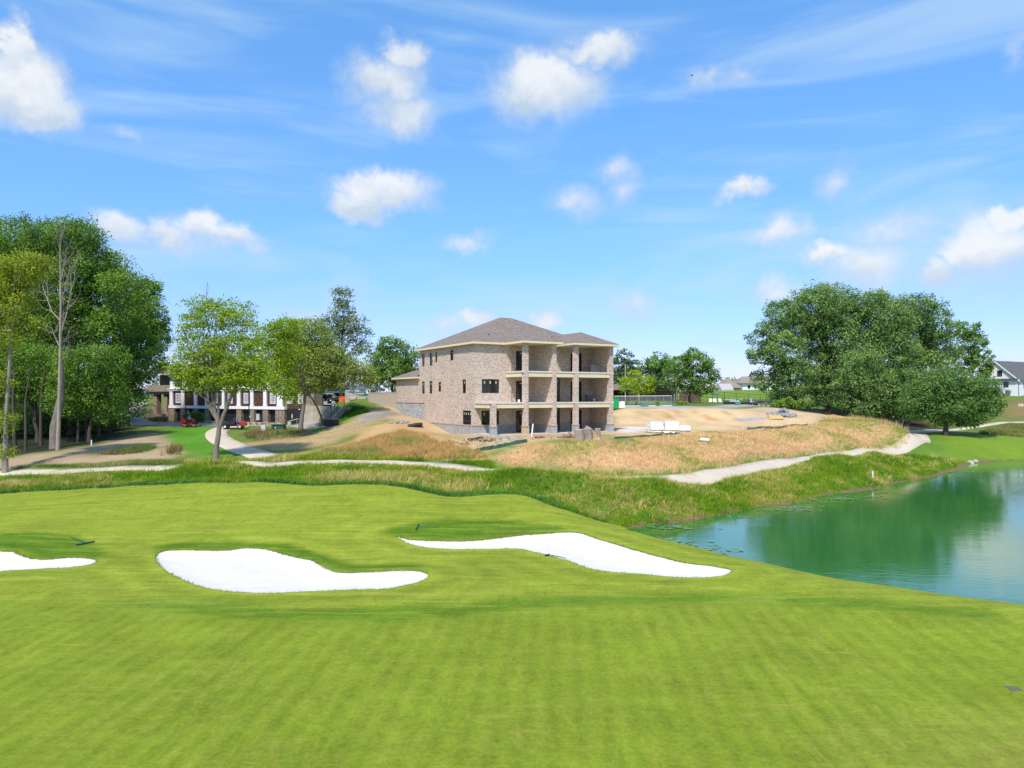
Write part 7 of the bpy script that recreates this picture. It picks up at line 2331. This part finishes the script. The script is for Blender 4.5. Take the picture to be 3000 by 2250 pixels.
MB().add([(-1.3, -.6, 0), (1.3, -.6, 0), (1.4, .6, .0), (-1.2, .6, 0), (-1.1, -.3, .5), (1.1, -.35, .42), (1.0, .4, .6), (-.9, .4, .66)], [(0, 1, 5, 4), (1, 2, 6, 5), (2, 3, 7, 6), (3, 0, 4, 7), (4, 5, 6, 7)]).build('sheet', plain('ochre_sand', (.52, .36, .12), .8, var=.15), t)  # this low mound is a patch of ochre sand

# ---- top of the dirt bank: dumpster, fences, pipes, pool yard
p = g3(1797, 1199, dmin=95)
t = thing('dumpster', 'bright green dumpster half hidden by the right porch column', 'dumpster', p, R(10))
M_dump = plain('dumpster_green', (.01, .32, .07), .5, var=.1)
MB().sideprism([(-1.3, .12), (.55, .12), (.65, 1.75), (-1.4, 1.75)], -.9, .9).build('body', M_dump, t)
for x in (-1.0, -.45, .1): MB().box(x - .05, -.96, .15, x + .05, -.9, 1.72).build('rib', M_dump, t)
MB().box(-1.42, -.97, 1.75, .68, .97, 1.84).build('top_rail', M_dump, t)
for x in (-1.0, .3): MB().tube([(x, -.7, .08), (x, .7, .08)], .09, 8).build('skid', M_black, t)


def link_mat():
    m = bpy.data.materials.new('chain_link'); m.use_nodes = True
    nt = m.node_tree; nt.nodes.clear()
    out = nt.nodes.new('ShaderNodeOutputMaterial')
    tc = nt.nodes.new('ShaderNodeTexCoord'); sp = nt.nodes.new('ShaderNodeSeparateXYZ'); nt.links.new(tc.outputs['Object'], sp.inputs[0])
    a = mk_math(nt, 'ABSOLUTE', mk_math(nt, 'SUBTRACT', mk_math(nt, 'FRACT', mk_math(nt, 'MULTIPLY', mk_math(nt, 'ADD', sp.outputs[0], sp.outputs[2]), 9)), .5))
    b = mk_math(nt, 'ABSOLUTE', mk_math(nt, 'SUBTRACT', mk_math(nt, 'FRACT', mk_math(nt, 'MULTIPLY', mk_math(nt, 'SUBTRACT', sp.outputs[0], sp.outputs[2]), 9)), .5))
    w = mk_math(nt, 'LESS_THAN', mk_math(nt, 'MINIMUM', a, b), .055)
    d = nt.nodes.new('ShaderNodeBsdfDiffuse'); d.inputs[0].default_value = (.35, .36, .37, 1)
    tr = nt.nodes.new('ShaderNodeBsdfTransparent'); mx = nt.nodes.new('ShaderNodeMixShader')
    nt.links.new(w, mx.inputs[0]); nt.links.new(tr.outputs[0], mx.inputs[1]); nt.links.new(d.outputs[0], mx.inputs[2]); nt.links.new(mx.outputs[0], out.inputs[0])
    return m


M_link = link_mat()


def fence(name, label, A, B, hgt, n, rails, mat, fabric=None, r=.035):
    A = Vector(A); B = Vector(B)
    A.z = h(A.x, A.y); B.z = h(B.x, B.y)
    d = B - A; L = Vector((d.x, d.y, 0)).length
    t = thing(name, label, 'fence', A, math.atan2(d.y, d.x))
    for i in range(n + 1):
        x = L * i / n
        z = d.z * i / n
        MB().tube([(x, 0, z - .3), (x, 0, z + hgt + .05)], r, 7).build('post', mat, t)
    for f_ in rails:
        MB().tube([(0, 0, hgt * f_), (L, 0, d.z + hgt * f_)], r * .75, 6).build('rail', mat, t)
    if fabric is not None:
        MB().add([(0, .03, .05), (L, .03, d.z + .05), (L, .03, d.z + hgt), (0, .03, hgt)], [(0, 1, 2, 3)]).build('mesh_fabric', fabric, t)
    return t


fence('chain_link_fence', 'galvanised chain link fence behind the dirt bank', at(1800, 1190, 124), at(1968, 1192, 122), 1.75, 7, (1.0, .02), M_steel, M_link)
fence('chain_link_fence', 'end panel of the chain link fence turning away toward the pool', at(1968, 1192, 122), at(1983, 1188, 128), 1.75, 2, (1.0, .02), M_steel, M_link)
fence('pool_fence', 'tall black fence with slim posts round the pool', at(2052, 1186, 146), at(2262, 1186, 146), 2.45, 6, (1.0, .5), M_black, None, .045)
fence('pool_fence', 'lower black fence behind the white pool furniture', at(2040, 1180, 172), at(2290, 1178, 172), 1.4, 16, (1.0, .1), M_black, None, .03)
fence('pool_fence', 'black fence running left from the pool to the brown wall', at(1940, 1184, 146), at(2052, 1186, 146), 2.2, 5, (1.0, .5), M_black, None, .035)


def level(px, py, d): p = at(px, py, d); return Vector((p.x, p.y, h(p.x, p.y)))


p = level(2160, 1183, 158)
pd = MB().box(-9, -5, -.6, 9.5, 5, .06).build('pool_deck', plain('pool_deck_stone', (.48, .44, .39), .9)); pd.location = p; pd['kind'] = 'structure'
pw = MB().box(-8, -3.6, .0, 8, 2.6, .075).build('pool', plain('pool_water', (.12, .42, .50), .1, var=.08)); pw.location = p; pw['kind'] = 'structure'
for i, (px, lab) in enumerate([(2082, 'white pool chair at the left end of the pool'), (2095, 'white pool chair second from the left end'), (2112, 'white pool chair in the row left of the white table'), (2208, 'white pool lounge block right of the pool pipes')]):
    q = level(px, 1180, 160 if i < 3 else 156)
    q.z = p.z + .06
    t = thing('pool_chair', lab, 'chair', q, R(20 * (i - 1)), 'white pool furniture')
    w_ = .75 if i < 3 else 1.6
    MB().bbox((0, 0, .42), (w_, .7, .1), .03).build('seat', M_pvc, t); MB().cbox((0, .36, .78), (w_, .08, .7), 0, R(-14)).build('backrest', M_pvc, t)
    for a in (-1, 1):
        for b_ in (-.28, .28): MB().box(a * w_ * .42 - .035, b_ - .035, 0, a * w_ * .42 + .035, b_ + .035, .38).build('leg', M_pvc, t)
q = level(2148, 1180, 158); q.z = p.z + .06
t = thing('pool_table', 'long white pool table with overhanging top', 'table', q, R(5))
MB().bbox((0, 0, .95), (3.8, 1.2, .08), .03).build('top', M_pvc, t); MB().bbox((.1, 0, .45), (2.2, .8, .86), .04).build('base', M_pvc, t)
q = level(2098, 1180, 163); q.z = p.z + .06
t = thing('parasol', 'dark blue parasol over the left end of the pool', 'umbrella', q)
MB().tube([(0, 0, 0), (0, 0, 2.2)], .03, 7).build('pole', M_steel, t)
c = MB(); vs_ = [(0, 0, 2.35)] + [(1.25 * math.cos(i * math.pi / 4), 1.25 * math.sin(i * math.pi / 4), 1.95) for i in range(8)]
c.add(vs_, [(0, 1 + i, 1 + (i + 1) % 8) for i in range(8)]).build('canopy', plain('navy_canvas', (.02, .09, .16), .8), t)


def corrugated(label, a, b_, r):
    a = Vector(a); b_ = Vector(b_)
    a.z = h(a.x, a.y) + r; b_.z = h(b_.x, b_.y) + r
    t = thing('corrugated_pipe', label, 'pipe', a, 0, 'black drainage pipes')
    d = b_ - a; n_ = int(d.length / .25)
    pts_ = []; rr_ = []
    for i in range(n_ * 2 + 1):
        pts_.append(d * i / (n_ * 2)); rr_.append(r if i % 2 else r * .9)
    MB().tube(pts_, rr_, 12).build('pipe', M_bpipe, t)


corrugated('long black corrugated pipe lying before the pool fence', at(2119, 1188, 138), at(2186, 1188, 138), .27)
corrugated('short black corrugated pipe right of the long one', at(2188, 1188, 138.5), at(2203, 1188, 138.5), .27)
corrugated('last short black pipe beside the small green box', at(2206, 1188, 137.5), at(2220, 1188, 137.5), .25)
for (px, py, d, w_, lab) in [(2161, 1190, 134, 1.0, 'small green transformer in front of the black pipes'), (1888, 1193, 119, 1.2, 'dark green box in front of the chain link fence')]:
    q = level(px, py, d)
    t = thing('transformer_box', lab, 'transformer', q)
    MB().bbox((0, 0, .3), (w_, .8, .6), .05).build('cabinet', plain('pale_green_box', (.10, .20, .15), .5), t); MB().bbox((0, 0, .62), (w_ + .08, .88, .08), .03).build('lid', plain('pale_green_lid', (.16, .28, .22), .5), t)
q = level(2022, 1183, 158)
t = thing('pool_wall', 'dark brown pool house wall behind the spreading tree', 'wall', q)
MB().box(-2.3, 0, -.3, 2.3, .4, 2.2).build('wall', plain('brown_brick_wall', (.12, .075, .06), .9, var=.3), t); MB().box(-2.4, -.05, 2.2, 2.4, .45, 2.3).build('coping', M_taupe, t)
for (px, w_, d, lab) in [(1806, 3.0, 150, 'small dark roofed shelter directly right of the brick house'), (1895, 7.0, 162, 'low dark pavilion behind the lime-green tree')]:
    q = level(px, 1180, d)
    t = thing('pool_pavilion', lab, 'pavilion', q)
    for x in (-w_ * .85, -w_ * .3, w_ * .3, w_ * .85): MB().box(x - .15, -1.6, -.3, x + .15, -1.3, 2.3).build('post', M_tbrick if w_ > 4 else M_black, t)
    MB().box(-w_, 1.3, -.3, w_, 1.5, 2.3).build('back_wall', M_tan if w_ > 4 else M_black, t)
    MB().add([(-w_ - .6, -2.1, 2.3), (w_ + .6, -2.1, 2.3), (w_ + .6, 2.1, 2.3), (-w_ - .6, 2.1, 2.3), (-w_ + 1.4, 0, 3.6), (w_ - 1.4, 0, 3.6)], [(0, 1, 5, 4), (1, 2, 5), (2, 3, 4, 5), (3, 0, 4), (0, 3, 2, 1)]).build('roof', M_roofb if w_ < 4 else M_roof, t)
post('utility_pole', 'thin grey pole standing behind the lime-green tree', 1832, 1183, 7.5, .10, M_conc, 'pole', dmin=118)

# ---- far houses
q = level(2132, 1146, 262)
t = thing('far_house', 'far house with tall peaked brown roof and chimney on the lawn hill', 'house', q, R(10))
MB().box(-3.2, -3.4, -.8, 3.2, 3.4, .9).build('wall', plain('pale_brick', (.45, .38, .32), .9), t)
rr2 = MB().add([(-3.8, -4, .9), (3.8, -4, .9), (3.8, 4, .9), (-3.8, 4, .9), (-.4, 0, 4.6), (.4, 0, 4.6)], [(0, 1, 5, 4), (1, 2, 5), (2, 3, 4, 5), (3, 0, 4)]).build('roof', plain('far_roof', (.26, .21, .17), .95), t)
MB().box(-.5, -1.2, 2.0, .3, -.4, 4.9).build('chimney', plain('pale_brick2', (.4, .34, .3), .9), rr2)
MB().add([(-5.4, -6, .2), (-.6, -6, .2), (-.6, -3.5, 2.4), (-5.4, -3.5, 2.4), (-5.4, -3.5, -.8), (-.6, -3.5, -.8), (-5.4, -6, -.8), (-.6, -6, -.8)], [(0, 1, 2, 3), (0, 3, 4, 6), (1, 7, 5, 2), (6, 7, 1, 0)]).build('porch_roof', plain('pale_grey_roof', (.40, .38, .37), .95), t)
q = level(2222, 1143, 275)
t = thing('far_house', 'far long white house with brown roof left of the great oaks', 'house', q, R(4))
MB().box(-7.5, -3, -.8, 9, 4, 2.6).build('wall', M_white, t)
MB().add([(-9.5, -4, 2.4), (9.6, -4, 2.4), (9.6, 5, 2.4), (-9.5, 5, 2.4), (-6.4, .5, 5.0), (7.0, .5, 5.0)], [(0, 1, 5, 4), (1, 2, 5), (2, 3, 4, 5), (3, 0, 4)]).build('roof', plain('far_roof2', (.24, .20, .17), .95), t)
for x in (-5, -2.5, 1.5, 5): MB().box(x - .5, -3.06, .4, x + .5, -3.0, 1.7).build('window', M_glass, t)
# white house at the right edge
ap = at(2916, 1152, 190.0)
gdir = Vector((.5, -.866, 0)); W2 = 5.6
zb_ = CZ + (HY - 1152) / FPX * 190
t = thing('white_house', 'white board and batten house with dark grey roof at the right edge', 'house', (ap.x, ap.y, zb_), math.atan2(gdir.y, gdir.x))
He, Ha, LN = 3.6, 8.55, 18.0
M_bb = plain('white_batten', (.76, .77, .79), .6, var=.03)
m = MB()
m.add([(-W2, 0, -1.2), (W2, 0, -1.2), (W2, 0, He), (0, 0, Ha - .15), (-W2, 0, He)], [(0, 1, 2, 3, 4)])
m.add([(W2, 0, -1.2), (W2, LN, -1.2), (W2, LN, He), (W2, 0, He)], [(0, 1, 2, 3)]); m.add([(-W2, 0, -1.2), (-W2, 0, He), (-W2, LN, He), (-W2, LN, -1.2)], [(0, 1, 2, 3)])
m.build('wall', M_bb, t)
for k in range(-13, 14):
    x = k * .42
    zt = He + (Ha - He) * (1 - abs(x) / W2) - .3
    if zt > He + .3: MB().box(x - .025, -.03, He + .25, x + .025, -.002, zt).build('batten', M_bb, t)
k_ = (Ha - He) / W2
ro = MB()
for s_ in (-1, 1):
    e = W2 + .5
    a = [(0, -.45, Ha), (s_ * e, -.45, Ha - k_ * e), (s_ * e, LN, Ha - k_ * e), (0, LN, Ha)]
    ro.add(a + [(x, y, z + .16) for x, y, z in a], [(0, 1, 2, 3), (7, 6, 5, 4), (0, 4, 5, 1), (1, 5, 6, 2), (2, 6, 7, 3)])
roo = ro.build('roof', M_roofg, t)
for s_ in (-1, 1):
    e = W2 + .5
    MB().add([(0, -.5, Ha - .28), (s_ * e, -.5, Ha - k_ * e - .28), (s_ * e, -.5, Ha - k_ * e + .14), (0, -.5, Ha + .14), (0, -.455, Ha - .28), (s_ * e, -.455, Ha - k_ * e - .28), (s_ * e, -.455, Ha - k_ * e + .14), (0, -.455, Ha + .14)], [(0, 1, 2, 3), (7, 6, 5, 4), (0, 4, 5, 1)]).build('bargeboard', M_white, roo)
MB().sideprism([(-W2 + .8, He - .15), (W2, He - .15), (W2, He + .25), (-W2 + .8, He + .25)], -.7, -.01).build('eyebrow_roof', M_roofg, t)
for (x0, x1, z0, z1) in [(-2.1, -1.2, 4.7, 5.6), (.5, 1.7, 4.5, 6.1), (2.0, 3.2, 1.6, 3.0), (-1.0, .6, 2.6, 3.3)]:
    window(t, Matrix.Identity(4), x0, x1, z0, z1, 1, 1, dep=-.03, fw=.08)
for x in (.5, 3.3): MB().bbox((x, -.5, .35), (1.0, .7, .9), .05).build('condenser', plain('dark_unit', (.14, .15, .18), .6), t)
MB().tube([(W2 + .06, -.05, -.8), (W2 + .06, -.05, He)], .06, 6).build('downspout', M_black, t)
for y in (2.5, 6.5, 10.5):
    window(t, frame_m((W2, 0), (W2, LN), (1, 0)), y, y + 1.2, 1.2, 2.8, 1, 1, dep=-.03, fw=.08)
# ---- rocks on the shore and on the right hillside
for i, (px, py, r_, lab) in enumerate([(2843, 1357, .45, 'pale rock at the far tip of the lake shore'), (2858, 1353, .35, 'small pale rock right of the shore tip rock'), (2990, 1190, .8, 'grey boulder on the brown hillside below the white house')]):
    p = g3(px, py, dmin=70)
    o = MB().blob((0, 0, .1), (r_, r_ * .8, r_ * .6), 9, 6, .22, random.Random(i)).build('rock', plain('pale_rock', (.45, .42, .37), .9, var=.25), None)
    o.location = p
    tag(o, lab, 'rock')
# ---- floating weed patches
M_pad = plain('pond_weed', (.15, .25, .11), .6, var=.25, scale=5)
rs2 = random.Random(41)
wm = MB()
cl = []
for k in range(13):
    f_ = rs2.random()
    cl.append((1870 + (2600 - 1870) * f_, 1553 - 114 * f_ + rs2.uniform(2, 9), rs2.uniform(.6, 2.2), .30, 22))
for k in range(9): cl.append((rs2.uniform(2700, 2900), rs2.uniform(1368, 1398), rs2.uniform(1.0, 3.2), .5, 12))
for k in range(9):
    px = rs2.uniform(1880, 2080)
    cl.append((px, 1562 + (px - 1880) * .26 + rs2.uniform(-6, 16), 1.0, .5, 26))
for (px, py, sa, sb, n0_) in cl:
    d = 9.5 * FPX / (py - HY)
    x0_, y0_ = (px - 1500) / FPX * d, d
    for k in range(n0_):
        x = x0_ + rs2.gauss(0, sa); y = y0_ + rs2.gauss(0, sb)
        r_ = rs2.uniform(.05, .17)
        if not (inpoly(np.array([x]), np.array([y]), lake_poly)[0] and h(x, y) < -.02): continue
        n_ = 7
        zz = .008 + (len(wm.f) % 60) * .0009
        wm.add([(x + r_ * 1.5 * math.cos(2 * math.pi * i / n_) * rs2.uniform(.6, 1.2), y + r_ * math.sin(2 * math.pi * i / n_) * rs2.uniform(.6, 1.2), zz) for i in range(n_)], [tuple(range(n_))])
tag(wm.build('pond_weed', M_pad), 'pale floating weed along the lake edge', 'pond weed', kind='stuff')
# wet soil rim where the bank meets the water
sm = smooth_open([np.array(q) for q in shore], 8)
rim = MB(); vs_ = []
for i, q in enumerate(sm):
    t_ = np.array(sm[min(i + 1, len(sm) - 1)]) - np.array(sm[max(i - 1, 0)]); t_ = t_ / (np.linalg.norm(t_) + 1e-9)
    nn = np.array((-t_[1], t_[0]))
    # walk along the normal to where the ground is at the water level
    best = 0.0
    for s_ in np.linspace(-2.5, 2.5, 51):
        if abs(h(*(q + nn * s_)) - .05) < abs(h(*(q + nn * best)) - .05): best = s_
    c = q + nn * best
    j = rs2.uniform(-.06, .06)
    vs_ += [(c[0] - nn[0] * .35, c[1] - nn[1] * .35, -.1), (c[0], c[1], .10 + j), (c[0] + nn[0] * .4, c[1] + nn[1] * .4, h(*(c + nn * .4)) + .03)]
rim.add(vs_, [f_ for i in range(len(sm) - 1) for f_ in ((3 * i, 3 * i + 3, 3 * i + 4, 3 * i + 1), (3 * i + 1, 3 * i + 4, 3 * i + 5, 3 * i + 2))])
o = rim.build('shore_soil', plain('wet_soil', (.16, .10, .05), .9, var=.4, scale=3)); o['kind'] = 'structure'
# ---- a bird high over the lake
bp = at(2026, 222, 70)
t = thing('bird', 'tiny dark bird in the sky right of the large middle cloud', 'bird', bp, R(20))
MB().tube([(-.12, 0, 0), (-.05, 0, .01), (.05, 0, .01), (.13, 0, .0)], [.01, .035, .035, .012], 7).build('body', M_black, t)
for s_ in (-1, 1): MB().add([(.05, s_ * .02, .01), (-.05, s_ * .02, .01), (-.06, s_ * .16, .08), (.02, s_ * .17, .085), (-.08, s_ * .3, .03)], [(0, 1, 2, 3), (3, 2, 4)]).build('wing', M_black, t)
